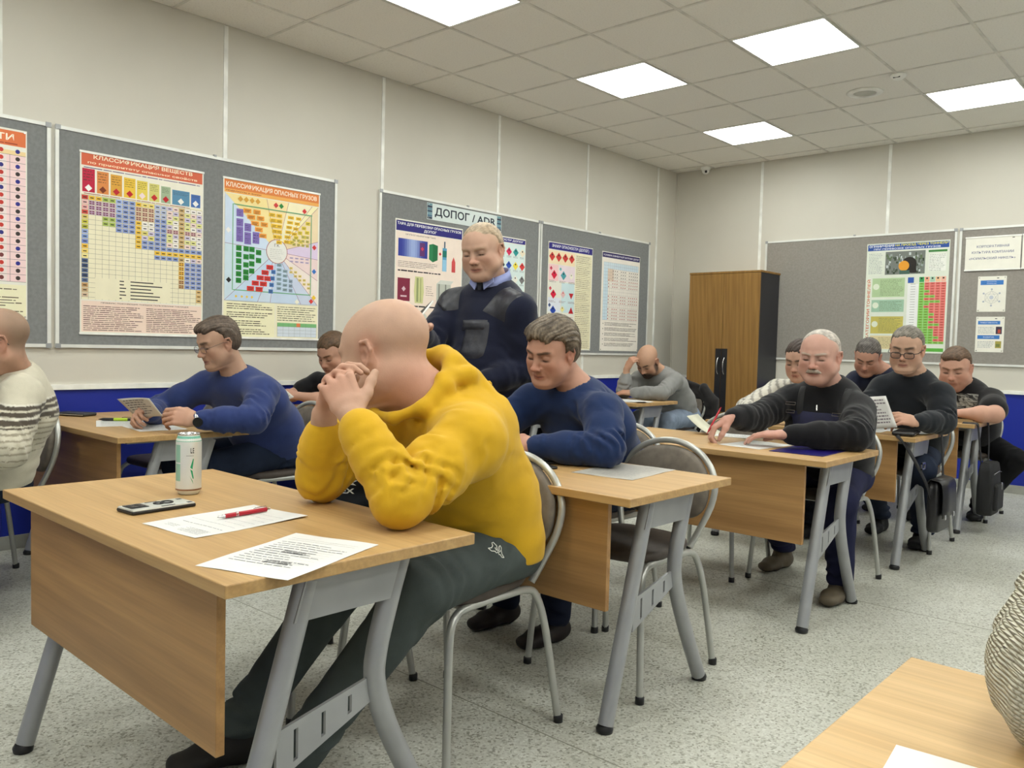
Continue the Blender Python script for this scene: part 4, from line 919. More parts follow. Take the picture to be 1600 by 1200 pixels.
# desks at the back
sheet('paper_form', 'white sheet under the arms of the bald bearded man', 'paper', 1.02, -2.27, 1.3, seed=16, group='sheets on the bearded man desk')
sheet('paper_form', 'white sheet with its edge raised, near corner of the bearded man desk', 'paper', 1.10, -2.38, 1.75, z=DZ+0.002, seed=17, curl=0.01)
sheet('paper_form', 'white sheet on the desk hidden behind the standing man', 'paper', 0.98, -3.56, 1.5, seed=18)
sheet('printed_sheet', 'printed sheet lying under the black case on the fourth desk', 'paper', 3.30, -2.97, 1.45, seed=19, curl=0.0)
sheet('printed_sheet', 'printed sheet at the left of the black case on the fourth desk', 'paper', 3.10, -3.10, 1.6, seed=20)
sheet('paper_form', 'thick white papers under the hands of the man in the printed T-shirt', 'paper', 3.12, -1.86, 1.5, seed=21)
sheet('paper_form', 'white sheet before the man in navy at the last desk', 'paper', 2.60, -1.86, 1.5, seed=22)
t = empty('zipped_case', (3.385, -3.20, DZ+0.002), 0.15, 'flat black zipped case on the fourth desk near the reading man', 'case')
MB().box((-0.055, -0.11, 0), (0.055, 0.11, 0.022), 0.009).build('body', M['leather'], t); MB().tube([(0.056, -0.10, 0.012), (0.056, 0.10, 0.012)], 0.002, 6).build('zip', M['steel'], t)
q = Print(0.297, 0.21); q.lines(0.02, 0.09, 0.18, 0.07, 4, (110, 112, 118), 0.2, seed=240); q.rect(0.03, 0.15, 0.17, 0.0008, (120, 120, 126)); q.rect(0.03, 0.165, 0.17, 0.0008, (120, 120, 126)); q.rect(0.03, 0.135, 0.17, 0.0008, (120, 120, 126))
sheet('printed_sheet', 'white sheet on the pale oak desk at the bottom right edge', 'paper', 4.640, -7.005, 0.10, 0.297, 0.21, design=q, seed=23)

# ---------------------------------------------------------------- shoulder bags hanging from the desk ends
def ribbon(pts, w, th, wdir):
    """flat strap along pts, w wide along wdir"""
    P = [V(p) for p in pts]; wd = unit(wdir); vs = []; fs = []
    for i, p in enumerate(P):
        t_ = unit(P[min(i+1, len(P)-1)]-P[max(i-1, 0)]); nn = unit(np.cross(t_, wd))
        for a, b in ((-1, -1), (1, -1), (1, 1), (-1, 1)): vs.append(p+wd*a*w/2+nn*b*th/2)
    for i in range(len(P)-1):
        a = i*4
        for k in range(4): fs.append((a+k, a+(k+1) % 4, a+4+(k+1) % 4, a+4+k))
    fs += [(3, 2, 1, 0), tuple(range(len(vs)-4, len(vs)))]
    return vs, fs
def bag(name, label, y, zt, w, h, d, mat, x0=3.475, flap=True):
    t = empty(name, (x0, y, zt-h), 0, label, 'bag')
    m = MB(); vs = []; fs = []; n = 28; rings = [(0.0, 0.86), (0.02, 0.97), (0.10, 1.04), (0.5, 1.03), (0.85, 0.96), (0.97, 0.86), (1.0, 0.70)]
    for (k, s) in rings:
        for i in range(n):
            a = 2*math.pi*i/n; c, q_ = math.cos(a), math.sin(a)
            bul = 1+0.12*math.sin(k*math.pi)
            vs.append((d/2*math.copysign(abs(c)**0.6, c)*s*bul+d/2+0.01, w/2*math.copysign(abs(q_)**0.35, q_)*s+0.006*math.sin(5*a+k*4), h*k))
    for r_ in range(len(rings)-1):
        for i in range(n): fs.append((r_*n+i, r_*n+(i+1) % n, (r_+1)*n+(i+1) % n, (r_+1)*n+i))
    m.add(vs, fs, True).add(vs[:n], [tuple(range(n))[::-1]], True).add(vs[-n:], [tuple(range(n))], True)
    m.build('body', mat, t)
    if flap:
        pts = [(0.0, 0, h*0.9), (0.02, 0, h*1.02), (d*0.6, 0, h*1.03), (d+0.018, 0, h*0.98), (d+0.030, 0, h*0.75), (d+0.032, 0, h*0.30)]
        MB().add(*ribbon(smooth_pts(pts, 4), w*0.94, 0.004, (0, 1, 0)), True).build('flap', mat, t)
        for yy in (-w*0.3, w*0.3): MB().box((d+0.031, yy-0.010, h*0.26), (d+0.038, yy+0.010, h*0.36), 0.002).build('buckle', M['steel'], t)
    else:
        MB().tube([(d+0.012, -w*0.40, h*0.80), (d+0.022, 0, h*0.84), (d+0.012, w*0.40, h*0.80)], 0.003, 6).build('zip', M['steel'], t)
        MB().box((d*0.9, -w*0.36, h*0.10), (d+0.035, w*0.36, h*0.60), 0.012).build('front_pocket', mat, t)
        MB().box((d+0.030, 0.02, h*0.48), (d+0.036, 0.035, h*0.62), 0.002).build('zip_pull', M['steel'], t)
    return t
t = bag('shoulder_bag', 'black leather flap bag hanging from the fourth desk by its strap', -3.02, 0.46, 0.27, 0.27, 0.060, M['leather'])
o = t.location
for nm, pts, yy in (('strap', [(3.355, -3.26, 0.7035), (3.375, -3.318, 0.7035), (3.395, -3.338, 0.695), (3.42, -3.325, 0.66), (3.46, -3.26, 0.56), (3.49, -3.18, 0.45), (3.505, -3.14, 0.37)], 0.0), ('strap', [(3.40, -2.92, 0.7035), (3.455, -2.91, 0.7035), (3.478, -2.905, 0.700), (3.482, -2.90, 0.68), (3.492, -2.90, 0.55), (3.500, -2.90, 0.43)], 0.0)):
    vs, fs = ribbon(smooth_pts(pts, 4), 0.034, 0.003, (0, 1, 0.3)); MB().add([v-V(o) for v in vs], fs, True).build(nm, M['strap'], t)
MB().box((-0.002, -0.205, 0.335), (0.005, -0.145, 0.342)).box((-0.002, -0.205, 0.365), (0.005, -0.145, 0.372)).box((-0.002, -0.205, 0.335), (0.005, -0.198, 0.372)).box((-0.002, -0.152, 0.335), (0.005, -0.145, 0.372)).build('strap_buckle', M['steel'], t)
t = bag('shoulder_bag', 'black nylon bag with zipped pocket hanging from the farthest aisle desk', -1.93, 0.46, 0.25, 0.33, 0.09, M['strap'], 3.465, False)
o = t.location
for pts in ([(3.38, -2.05, 0.7035), (3.445, -2.05, 0.7035), (3.466, -2.05, 0.700), (3.470, -2.045, 0.68), (3.482, -2.03, 0.55), (3.49, -2.01, 0.43)], [(3.38, -1.78, 0.7035), (3.445, -1.78, 0.7035), (3.466, -1.78, 0.700), (3.470, -1.785, 0.68), (3.482, -1.80, 0.55), (3.49, -1.83, 0.43)]):
    vs, fs = ribbon(smooth_pts(pts, 4), 0.034, 0.003, (0, 1, 0.3)); MB().add([v-V(o) for v in vs], fs, True).build('strap', M['strap'], t)
# ================================================================== smooth solid modelling (distance field -> mesh) for people and cloth
def nrmz(v): return v/np.maximum(np.linalg.norm(v, axis=-1, keepdims=True), 1e-9)
class Fld:
    def __init__(s, k=0.02): s.p = []; s.k = k; s.disp = None; s.bb = []; s.pb = []
    def _b(s, lo, hi, op='+'):
        s.pb.append((np.array(lo, float), np.array(hi, float)))
        if op == '+': s.bb.append(s.pb[-1])
    def cone(s, a, b, ra, rb, k=None, op='+'):
        a = V(a); b = V(b); L = b-a; l2 = max(L @ L, 1e-9)
        def f(P):
            t = np.clip(((P-a) @ L)/l2, 0, 1); d = P-a-t[:, None]*L
            return np.sqrt(np.einsum('ij,ij->i', d, d))-(ra+(rb-ra)*t)
        s.p.append((f, s.k if k is None else k, op)); r = max(ra, rb)
        s._b(np.minimum(a, b)-r, np.maximum(a, b)+r, op)
        return s
    def chain(s, pts, rs, k=None, op='+'):
        for i in range(len(pts)-1): s.cone(pts[i], pts[i+1], rs[i], rs[i+1], k, op)
        return s
    def ell(s, c, r, Mx=None, k=None, op='+'):
        """ellipsoid, rows of Mx are its axes"""
        c = V(c); r = V(r); Mx = np.eye(3) if Mx is None else Mx
        def f(P):
            q = (P-c) @ Mx.T; k0 = np.linalg.norm(q/r, axis=1); k1 = np.linalg.norm(q/(r*r), axis=1)
            return k0*(k0-1)/np.maximum(k1, 1e-6)
        s.p.append((f, s.k if k is None else k, op)); m = r.max()
        s._b(c-m, c+m, op)
        return s
    def ecap(s, a, b, ra, rb, lat, k=None, op='+'):
        """capsule of elliptic section: ra=(half width, half depth) at a, rb at b; lat = width direction"""
        a = V(a); b = V(b); L = b-a; l = max(np.linalg.norm(L), 1e-6); ax = L/l
        lt = unit(V(lat)-ax*(V(lat) @ ax)); fw = np.cross(lt, ax); ra = V(ra); rb = V(rb)
        def f(P):
            q = P-a; t = np.clip((q @ ax)/l, 0, 1); e = (q @ ax)-t*l
            r = ra+(rb-ra)*t[:, None]; mn = r.min(1)
            n = np.sqrt(((q @ lt)/r[:, 0])**2+((q @ fw)/r[:, 1])**2+(e/mn)**2)
            g = np.sqrt(((q @ lt)/r[:, 0]**2)**2+((q @ fw)/r[:, 1]**2)**2+(e/mn**2)**2)
            return n*(n-1)/np.maximum(g, 1e-6)
        s.p.append((f, s.k if k is None else k, op)); m = max(ra.max(), rb.max())
        s._b(np.minimum(a, b)-m, np.maximum(a, b)+m, op)
        return s
    def plane(s, c, n, op='-', k=0.003):
        """cuts away the half space on the side n points to"""
        c = V(c); n = unit(n)
        s.p.append((lambda P: -((P-c) @ n), k, op)); s.pb.append(None); return s
    def ev(s, P, cull=False):
        d = np.full(len(P), 1e3)
        if cull: plo, phi = P.min(0)-0.07, P.max(0)+0.07
        for (f, k, op), bb in zip(s.p, s.pb):
            if cull and bb is not None and ((bb[0] > phi).any() or (bb[1] < plo).any()): continue
            e = f(P)
            if op == '+':
                h = np.maximum(k-np.abs(d-e), 0)/k if k > 0 else 0
                d = np.minimum(d, e)-h*h*k*0.25
            else:
                e = -e; h = np.maximum(k-np.abs(d-e), 0)/k if k > 0 else 0
                d = np.maximum(d, e)+h*h*k*0.25
        if s.disp is not None: d = d+s.disp(P)
        return d
    def mesh(s, res, margin=1.7):
        lo = np.min([b[0] for b in s.bb], 0)-0.02; hi = np.max([b[1] for b in s.bb], 0)+0.02
        B = 8; bs = B*res; nb = np.ceil((hi-lo)/bs).astype(int)+1
        I = np.stack(np.meshgrid(*[np.arange(n) for n in nb], indexing='ij'), -1).reshape(-1, 3)
        C = lo+(I+0.5)*bs; act = np.abs(s.ev(C)) < bs*0.87*margin; I = I[act]
        c9 = np.stack(np.meshgrid(*[np.arange(B+1)]*3, indexing='ij'), -1).reshape(-1, 3)
        D = np.empty((len(I), B+1, B+1, B+1), np.float32); st = 24
        for i in range(0, len(I), st):
            P = (lo+(I[i:i+st, None, :]*B+c9[None])*res).reshape(-1, 3)
            D[i:i+st] = s.ev(P, True).reshape(-1, B+1, B+1, B+1)
        keep = (D.min((1, 2, 3)) < 0) & (D.max((1, 2, 3)) > 0); D = D[keep]; I = I[keep]
        S = D < 0; cnt = np.zeros((len(I), B, B, B), int)
        for dx in (0, 1):
            for dy in (0, 1):
                for dz in (0, 1): cnt += S[:, dx:dx+B, dy:dy+B, dz:dz+B]
        cell = (cnt > 0) & (cnt < 8); bi, x, y, z = np.nonzero(cell)
        acc = np.zeros((len(bi), 3)); num = np.zeros(len(bi))
        offs = [(dx, dy, dz) for dx in (0, 1) for dy in (0, 1) for dz in (0, 1)]
        val = {o: D[bi, x+o[0], y+o[1], z+o[2]] for o in offs}
        for o in offs:
            for ax in range(3):
                if o[ax] == 0:
                    q = list(o); q[ax] = 1; q = tuple(q); a, b = val[o], val[q]
                    m = (a < 0) != (b < 0); t = np.where(m, a/np.where(m, a-b, 1), 0)
                    for j in range(3): acc[:, j] += np.where(m, o[j]+(t if j == ax else 0), 0)
                    num += m
        G = I[bi]*B+np.stack([x, y, z], 1); vp = lo+(G+acc/num[:, None])*res
        dims = nb*B+2; key = (G[:, 0]*dims[1]+G[:, 1])*dims[2]+G[:, 2]
        order = np.argsort(key); sk = key[order]; F = []
        strides = np.array([dims[1]*dims[2], dims[2], 1])
        for ax in range(3):
            sl0 = [slice(None)]+[slice(0, B)]*3; sl1 = list(sl0); sl1[ax+1] = slice(1, B+1)
            a = S[tuple(sl0)]; b = S[tuple(sl1)]; m = a != b; q = np.nonzero(m)
            g = I[q[0]]*B+np.stack(q[1:], 1); flip = a[q]; k0 = g @ strides
            u, w = (ax+1) % 3, (ax+2) % 3
            ids = []; ok = np.ones(len(g), bool)
            for du, dw in ((0, 0), (1, 0), (1, 1), (0, 1)):
                kk = k0-du*strides[u]-dw*strides[w]; j = np.searchsorted(sk, kk); j = np.minimum(j, len(sk)-1)
                ok &= sk[j] == kk; ids.append(order[j])
            ids = np.stack(ids, 1); ids = np.where(flip[:, None], ids, ids[:, ::-1]); F.append(ids[ok])
        return vp, np.concatenate(F)
def noise3(P, f, seed=0):
    """cheap smooth noise -1..1"""
    rr = np.random.RandomState(seed); out = np.zeros(len(P))
    for i in range(4):
        d = rr.normal(size=3); d /= np.linalg.norm(d); e = rr.normal(size=3); ph = rr.rand()*6.28
        out += np.sin((P @ d)*f*(1+0.35*i)+ph+1.3*np.sin((P @ e)*f*0.5+ph*2))
    return out/4
def paint(P, base, spots):
    """spots: (centre, radii, axes or None, colour, softness, strength)"""
    c = np.tile(lin(base), (len(P), 1))
    for ce, r, Mx, col, soft, st in spots:
        q = P-V(ce)
        if Mx is not None: q = q @ Mx.T
        d = np.linalg.norm(q/V(r), axis=1); w = np.clip((1-d)/soft+0.5, 0, 1)*st
        c = c*(1-w[:, None])+lin(col)*w[:, None]
    return c
def scalp(H, col, st=0.85, front=0.0):
    """short or thin hair tinting the scalp"""
    return [(H.p(0, -0.058+front, 0.040), V(0.10, 0.095, 0.085)*H.s, H.M, col, 0.35, st), (H.p(0, -0.075, -0.020), V(0.085, 0.055, 0.055)*H.s, H.M, col, 0.4, st*0.9)]
def solid(name, fld, res, mat, parent, base=(200, 160, 140), spots=(), colf=None, org=None, clean=True):
    vp, F = fld.mesh(res)
    cols = colf(vp) if colf else paint(vp, base, spots)
    o = V(org) if org is not None else V(0, 0, 0)
    me = bpy.data.meshes.new(name); v = (vp-o).astype(np.float32)
    me.vertices.add(len(v)); me.vertices.foreach_set('co', v.ravel())
    me.loops.add(len(F)*4); me.loops.foreach_set('vertex_index', F.astype(np.int32).ravel())
    me.polygons.add(len(F)); me.polygons.foreach_set('loop_start', np.arange(0, len(F)*4, 4, dtype=np.int32))
    me.polygons.foreach_set('use_smooth', np.ones(len(F), bool)); me.update(calc_edges=True)
    vcol(me, cols); me.materials.append(mat)
    return link(name, me, parent)

# ------------------------------------------------------------------ body parts
def frame(fwd, up=(0, 0, 1), roll=0.0):
    f = unit(fwd); r = unit(np.cross(f, up)); u = np.cross(r, f)
    r2 = math.cos(roll)*r+math.sin(roll)*u; u2 = -math.sin(roll)*r+math.cos(roll)*u
    return np.array([r2, f, u2])            # rows: person's right, forward, up
class Head:
    """face forward = +y, up = +z, person's right = +x, metres for a 24 cm tall head"""
    def __init__(s, c, fwd, size=1.0, roll=0.0, wide=1.0, jowl=0.0, nose=1.0, skin=(206, 160, 138), lids=0.75, brow=(110, 90, 76), lips=(176, 112, 100)):
        s.c = V(c); s.M = frame(fwd, roll=roll); s.s = size; s.w = wide; s.j = jowl; s.n = nose; s.skin = skin; s.brow = brow; s.lids = lids; s.lips = lips
    def p(s, x, y, z): return s.c+(V(x*s.w, y, z)*s.s) @ s.M
    def add(s, F):
        z = s.s; E = lambda c, r, k=0.02, op='+': F.ell(s.p(*c), V(r[0]*s.w, r[1], r[2])*z, s.M, k*z, op)
        Cn = lambda a, b, ra, rb, k=0.02, op='+': F.cone(s.p(*a), s.p(*b), ra*z, rb*z, k*z, op)
        E((0, -0.014, 0.035), (0.076, 0.097, 0.083)); E((0, 0.030, 0.018), (0.063, 0.062, 0.068), 0.03)
        E((0, 0.036, -0.040), (0.060+0.006*s.j, 0.055, 0.078), 0.03)
        for q in (-1, 1):
            Cn((q*(0.050+0.010*s.j), 0.004, -0.058), (q*0.022, 0.068, -0.098), 0.020+0.008*s.j, 0.018+0.004*s.j, 0.03)
            E((q*0.040, 0.060, -0.026), (0.024, 0.024, 0.020), 0.025)
            E((q*0.046, 0.045, -0.062), (0.022+0.008*s.j, 0.026, 0.028), 0.03)
            Cn((q*0.012, 0.088, 0.024), (q*0.046, 0.072, 0.024), 0.009, 0.008, 0.014)
        E((0, 0.078, -0.101), (0.020, 0.016, 0.016), 0.02)
        if s.j: E((0, 0.045, -0.110), (0.042, 0.042, 0.022*s.j), 0.03)
        for q in (-1, 1): E((q*0.031, 0.096, 0.004), (0.017, 0.016, 0.012), 0.016, '-')
        for q in (-1, 1):
            E((q*0.031, 0.0745, 0.003), (0.0165, 0.0145, 0.0135), 0.004)
            if s.lids < 0.5: E((q*0.031, 0.0775, 0.001), (0.013, 0.0125, 0.010), 0.001)
            Cn((q*0.018, 0.082, -0.0065+0.004*(1-s.lids)), (q*0.045, 0.076, -0.0055+0.004*(1-s.lids)), 0.0022, 0.0022, 0.004)
            E((q*0.031, 0.078, -0.014), (0.016, 0.008, 0.006), 0.008)
        n = s.n
        Cn((0, 0.085, 0.014), (0, 0.086+0.020*n, -0.026), 0.0075, 0.0105, 0.012); E((0, 0.090+0.021*n, -0.031), (0.0125*n, 0.013, 0.0105), 0.006)
        for q in (-1, 1):
            E((q*0.0135*n, 0.091+0.010*n, -0.036), (0.0085, 0.011, 0.0085), 0.005)
            E((q*0.0075*n, 0.096+0.012*n, -0.0455), (0.0038, 0.0055, 0.003), 0.002, '-')
        E((0, 0.082, -0.058), (0.030, 0.018, 0.022), 0.015)
        Cn((-0.021, 0.086, -0.0645), (0, 0.0965, -0.0615), 0.0045, 0.0062, 0.004); Cn((0.021, 0.086, -0.0645), (0, 0.0965, -0.0615), 0.0045, 0.0062, 0.004)
        Cn((-0.018, 0.087, -0.0735), (0.018, 0.087, -0.0735), 0.0058, 0.0058, 0.004); E((0, 0.093, -0.0740), (0.015, 0.0075, 0.0062), 0.004)
        F.chain([s.p(-0.025, 0.091, -0.069), s.p(0, 0.106, -0.0675), s.p(0.025, 0.091, -0.069)], [0.0014*z, 0.0022*z, 0.0014*z], 0.003*z, '-')
        for q in (-1, 1):     # nasolabial folds, temple hollow
            F.chain([s.p(q*0.019, 0.104, -0.036), s.p(q*0.031, 0.094, -0.058), s.p(q*0.033, 0.088, -0.074)], [0.0024*z, 0.0028*z, 0.0018*z], 0.008*z, '-')
        for q in (-1, 1):     # ears
            x = q*0.0765
            E((x, -0.006, -0.014), (0.007, 0.017, 0.031), 0.008)
            F.chain([s.p(x+q*0.001, 0.008, 0.000), s.p(x+q*0.006, 0.001, 0.018), s.p(x+q*0.010, -0.016, 0.016), s.p(x+q*0.010, -0.022, -0.004), s.p(x+q*0.006, -0.012, -0.028), s.p(x+q*0.002, 0.001, -0.040)], [0.0030*z, 0.0040*z, 0.0045*z, 0.0042*z, 0.0042*z, 0.0058*z], 0.004*z)
            E((x+q*0.008, 0.001, -0.010), (0.0075, 0.0075, 0.011), 0.004, '-')
        return F
    def spots(s):
        z = s.s; sk = np.array(s.skin, float); L = []
        ad = lambda c, r, col, soft=0.5, st=1.0: L.append((s.p(*c), V(r[0]*s.w, r[1], r[2])*z, s.M, tuple(np.clip(col, 0, 255)), soft, st))
        red = sk*np.array((1.0, 0.88, 0.86))
        for q in (-1, 1): ad((q*0.045, 0.07, -0.035), (0.030, 0.05, 0.026), red, 1.2, 0.4); ad((q*0.08, -0.008, -0.01), (0.02, 0.03, 0.045), red, 0.8, 0.6)
        ad((0, 0.115, -0.030), (0.018, 0.03, 0.018), red, 1.0, 0.6)
        ad((0, 0.09, -0.0685), (0.024, 0.03, 0.0095), s.lips, 0.5, 0.85); ad((0, 0.10, -0.068), (0.022, 0.025, 0.0022), sk*0.45, 0.8, 0.8)
        for q in (-1, 1):
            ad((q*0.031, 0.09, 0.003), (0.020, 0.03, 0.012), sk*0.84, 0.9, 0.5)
            ad((q*0.032, 0.088, -0.0058+0.004*(1-s.lids)), (0.0165, 0.02, 0.0032), (46, 32, 28), 0.7, 1.0)
            if s.lids < 0.5: ad((q*0.031, 0.09, -0.001), (0.011, 0.02, 0.0045), (226, 220, 214), 0.4, 1.0); ad((q*0.031, 0.093, -0.001), (0.0052, 0.02, 0.0052), (60, 70, 80), 0.4, 1.0)
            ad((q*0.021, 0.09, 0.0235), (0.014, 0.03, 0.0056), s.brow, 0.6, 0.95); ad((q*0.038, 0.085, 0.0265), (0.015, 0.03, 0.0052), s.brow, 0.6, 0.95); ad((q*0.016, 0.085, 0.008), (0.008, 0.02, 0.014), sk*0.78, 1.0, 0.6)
            ad((q*0.0075, 0.10, -0.044), (0.004, 0.012, 0.003), sk*0.4, 0.8, 0.8)
        return L
def hand(F, w, d, n, side, curl=(0.5, 0.5, 0.5, 0.5), spread=0.10, thumb=(0.6, 0.3), size=1.0, tc=0.35):
    """w wrist, d towards the fingers, n back of the hand, side +1 right / -1 left; curl = bend per joint of index..little"""
    w = V(w); y = unit(d); z = unit(V(n)-y*(V(n) @ y)); x = np.cross(y, z)*(-side); s = size*1.0
    P = lambda a, b, c: w+(a*x+b*y+c*z)*s
    F.ecap(P(0, -0.01, 0), P(0, 0.028, 0), (0.028*s, 0.020*s), (0.036*s, 0.017*s), x, 0.012)
    F.ecap(P(0.001, 0.028, 0), P(0, 0.078, 0), (0.037*s, 0.0165*s), (0.041*s, 0.0125*s), x, 0.012)
    xs = (0.031, 0.0105, -0.0105, -0.030); segs = ((0.044, 0.026, 0.021), (0.048, 0.030, 0.022), (0.044, 0.028, 0.022), (0.035, 0.020, 0.019)); rr = (0.0098, 0.0102, 0.0095, 0.0083)
    tips = []
    for i in range(4):
        a = (xs[i]/0.031)*spread; dd = unit(y*math.cos(a)+x*math.sin(a)); p = P(xs[i], 0.086-0.006*(i == 3)-0.002*(i == 0), 0.0); c = curl[i] if hasattr(curl[i], '__len__') else (curl[i],)*3
        ang = 0; pts = [P(xs[i]*0.85, 0.045, 0.0), p]; r = [rr[i]*1.15*s, rr[i]*1.12*s]
        for j in range(3):
            ang += c[j]; dirv = dd*math.cos(ang)-z*math.sin(ang); p = p+dirv*segs[i][j]*s; pts.append(p); r.append(rr[i]*(0.98-0.09*(j+1))*s)
        F.chain(pts, r, 0.0035); tips.append(p)
    t0 = P(0.020, 0.012, -0.004); t1 = P(0.020+0.030*math.cos(thumb[1])*math.sin(thumb[0])+0.006, 0.012+0.040*math.cos(thumb[0]), -0.006-0.034*math.sin(thumb[1]))
    dv = unit(unit(t1-t0)+0.35*y); b = -x*math.sin(tc)+0
    t2 = t1+unit(dv-x*tc*0.7-z*tc*0.3)*0.032*s; t3 = t2+unit(dv-x*tc*1.5-z*tc*0.6)*0.025*s
    F.chain([t0, t1, t2, t3], [0.0165*s, 0.0135*s, 0.0112*s, 0.0092*s], 0.008); tips.append(t3)
    return tips, (x, y, z)
def folds(specs):
    """cloth folds: (centre, axis, wavelength, amplitude, radius)"""
    sp = [(V(c), unit(a), wl, am, r) for c, a, wl, am, r in specs]
    def f(P):
        d = 0.0020*noise3(P, 22, 5)
        for c, a, wl, am, r in sp:
            q = P-c; rr2 = np.einsum('ij,ij->i', q, q); m = rr2 < 5*r*r
            if not m.any(): continue
            qq = q[m]; w = np.exp(-rr2[m]/(r*r)); seed = int(abs(c[0]*731+c[2]*317+a[0]*91)) % 997
            ph = (qq @ a)*2*math.pi/wl*0.8+2.2*noise3(qq, 7/max(r, 0.05)*0.9, seed)
            g = np.sin(ph); g = np.sign(g)*np.abs(g)**0.8; mod = np.clip(0.35+1.1*noise3(qq, 2.2/r, seed+7), 0, 1)
            d[m] += am*1.5*w*g*mod
        return d
    return f

PEOPLE = {}
def person(key, label, J, head, skin, top, bottom, res=0.006, hres=None, top_name='sweater', chest=(0.185, 0.125), belly=(0.175, 0.135), arm=(0.062, 0.052, 0.040), sleeves='long', hands=(None, None), legs=True, shoes=(40, 38, 38), collar=None, topmat='knit', botmat='denim', foldamp=0.006, colf=None, extra_top=None, neck_r=0.056, shoe_dirs=None, hair=None, standing=False, cuff=True, topspots=()):
    hres = hres or res*0.72; E = lambda k: V(J[k])
    pel, neck, sl, sr = E('pel'), E('neck'), E('sl'), E('sr')
    base = V(J.get('base', (pel[0], pel[1], 0)))
    root = empty('person', (0, 0, 0), 0, label, 'person')
    lat = unit(sr-sl); axis = unit(neck-pel); fw = unit(np.cross(axis, lat))*1.0
    if fw @ (-V(0, 1, 0)+V(0, 0, 0)) < 0 and not J.get('back'): fw = fw
    fw = unit(np.cross(V(0, 0, 1), unit(V(lat[0], lat[1], 0))))
    plat = unit(V(J.get('plat', lat)))
    chestc = pel+(neck-pel)*0.70+V(0, 0, 0)+fw*J.get('cf', 0.0); waist = pel+(neck-pel)*0.32+fw*J.get('wf', 0.0)
    arms = []
    for q, (s_, e_, w_) in (('l', ('sl', 'el', 'wl')), ('r', ('sr', 'er', 'wr'))):
        if e_ in J: arms.append((q, E(s_), E(e_), E(w_)))
    # ---- continuous body
    B = Fld(0.02)
    H = head; H.add(B)
    nk0 = H.p(0, -0.022, -0.055); B.ecap(nk0, neck+V(0, 0, 0.0), (neck_r*H.s, neck_r*1.04*H.s), (neck_r*1.12, neck_r*1.1), lat, 0.03)
    B.cone(neck, (neck+chestc)/2, neck_r*1.1, 0.07, 0.03); B.cone(chestc, pel, 0.05, 0.05); B.cone(sl*0.93+neck*0.07, sr*0.93+neck*0.07, 0.026, 0.026)
    tips = {}; fr = {}
    for q, s_, e_, w_ in arms:
        bare = sleeves == 'short'
        B.cone(s_, e_, 0.03 if not bare else arm[0]*0.85, 0.026 if not bare else arm[1]*0.84, 0.02)
        sl_end = w_ if J.get('bare_'+q, 1) else w_
        dfa = unit(w_-e_)
        if J.get('push_'+q): B.cone(e_, e_+(w_-e_)*0.6, 0.028, 0.034, 0.02); B.ecap(e_+(w_-e_)*0.6, w_, (0.037, 0.033), (0.031, 0.024), np.cross(dfa, V(0, 0, 1))+V(0.001, 0, 0), 0.02)
        elif bare: B.cone(e_, e_+(w_-e_)*0.35, arm[1]*0.84, arm[1]*0.86, 0.02); B.ecap(e_+(w_-e_)*0.35, w_, (arm[1]*0.86, arm[1]*0.82), (0.029, 0.023), np.cross(dfa, V(0, 0, 1))+V(0.001, 0, 0), 0.02)
        else: B.cone(e_, e_+(w_-e_)*0.7, 0.026, 0.027, 0.02); B.ecap(e_+(w_-e_)*0.7, w_, (0.030, 0.026), (0.029, 0.021), np.cross(dfa, V(0, 0, 1))+V(0.001, 0, 0), 0.015)
        hd = hands[0] if q == 'l' else hands[1]
        if hd: tips[q], fr[q] = hand(B, w_, hd['d'], hd['n'], -1 if q == 'l' else 1, hd.get('curl', (0.5,)*4), hd.get('spread', 0.1), hd.get('thumb', (0.6, 0.3)), hd.get('size', 1.0), hd.get('tc', 0.35))
        elif hd is None: B.ell(w_+dfa*0.05, (0.04, 0.04, 0.04))
    for q in (-1, 1):
        if legs: pass
    skl = tuple(skin)
    sp = [(E('wl') if False else H.c, (0.001,)*3, None, skl, 1, 0)]+H.spots()+list(head.extra if hasattr(head, 'extra') else [])
    for q, s_, e_, w_ in arms: sp.append((w_+unit(w_-e_)*0.09, (0.07, 0.07, 0.07), None, tuple(np.array(skin)*np.array((1.0, 0.90, 0.88))), 1.2, 0.55))
    if q in tips:
        pass
    body = solid('body', B, hres, M['skin'], root, skin, sp)
    # ---- upper garment
    T = Fld(0.035)
    T.ecap(pel+V(0, 0, -0.02 if not standing else -0.06), waist, (belly[0]*0.98, belly[1]*0.95), belly, plat, 0.05)
    T.ecap(waist, chestc, belly, chest, lat, 0.06)
    T.ecap(chestc, neck+(chestc-neck)*0.28, chest, (chest[0]*0.66, chest[1]*0.72), lat, 0.06)
    T.cone(sl*0.97+neck*0.03-V(0, 0, 0.01), neck-V(0, 0, 0.035), arm[0]*0.98, arm[0]*0.9, 0.05); T.cone(sr*0.97+neck*0.03-V(0, 0, 0.01), neck-V(0, 0, 0.035), arm[0]*0.98, arm[0]*0.9, 0.05)
    fs = [(waist+fw*0.08, axis, 0.055, foldamp*0.7, 0.16), (pel+V(0, 0, 0.06), V(0, 0, 1), 0.05, foldamp*0.8, 0.18)]
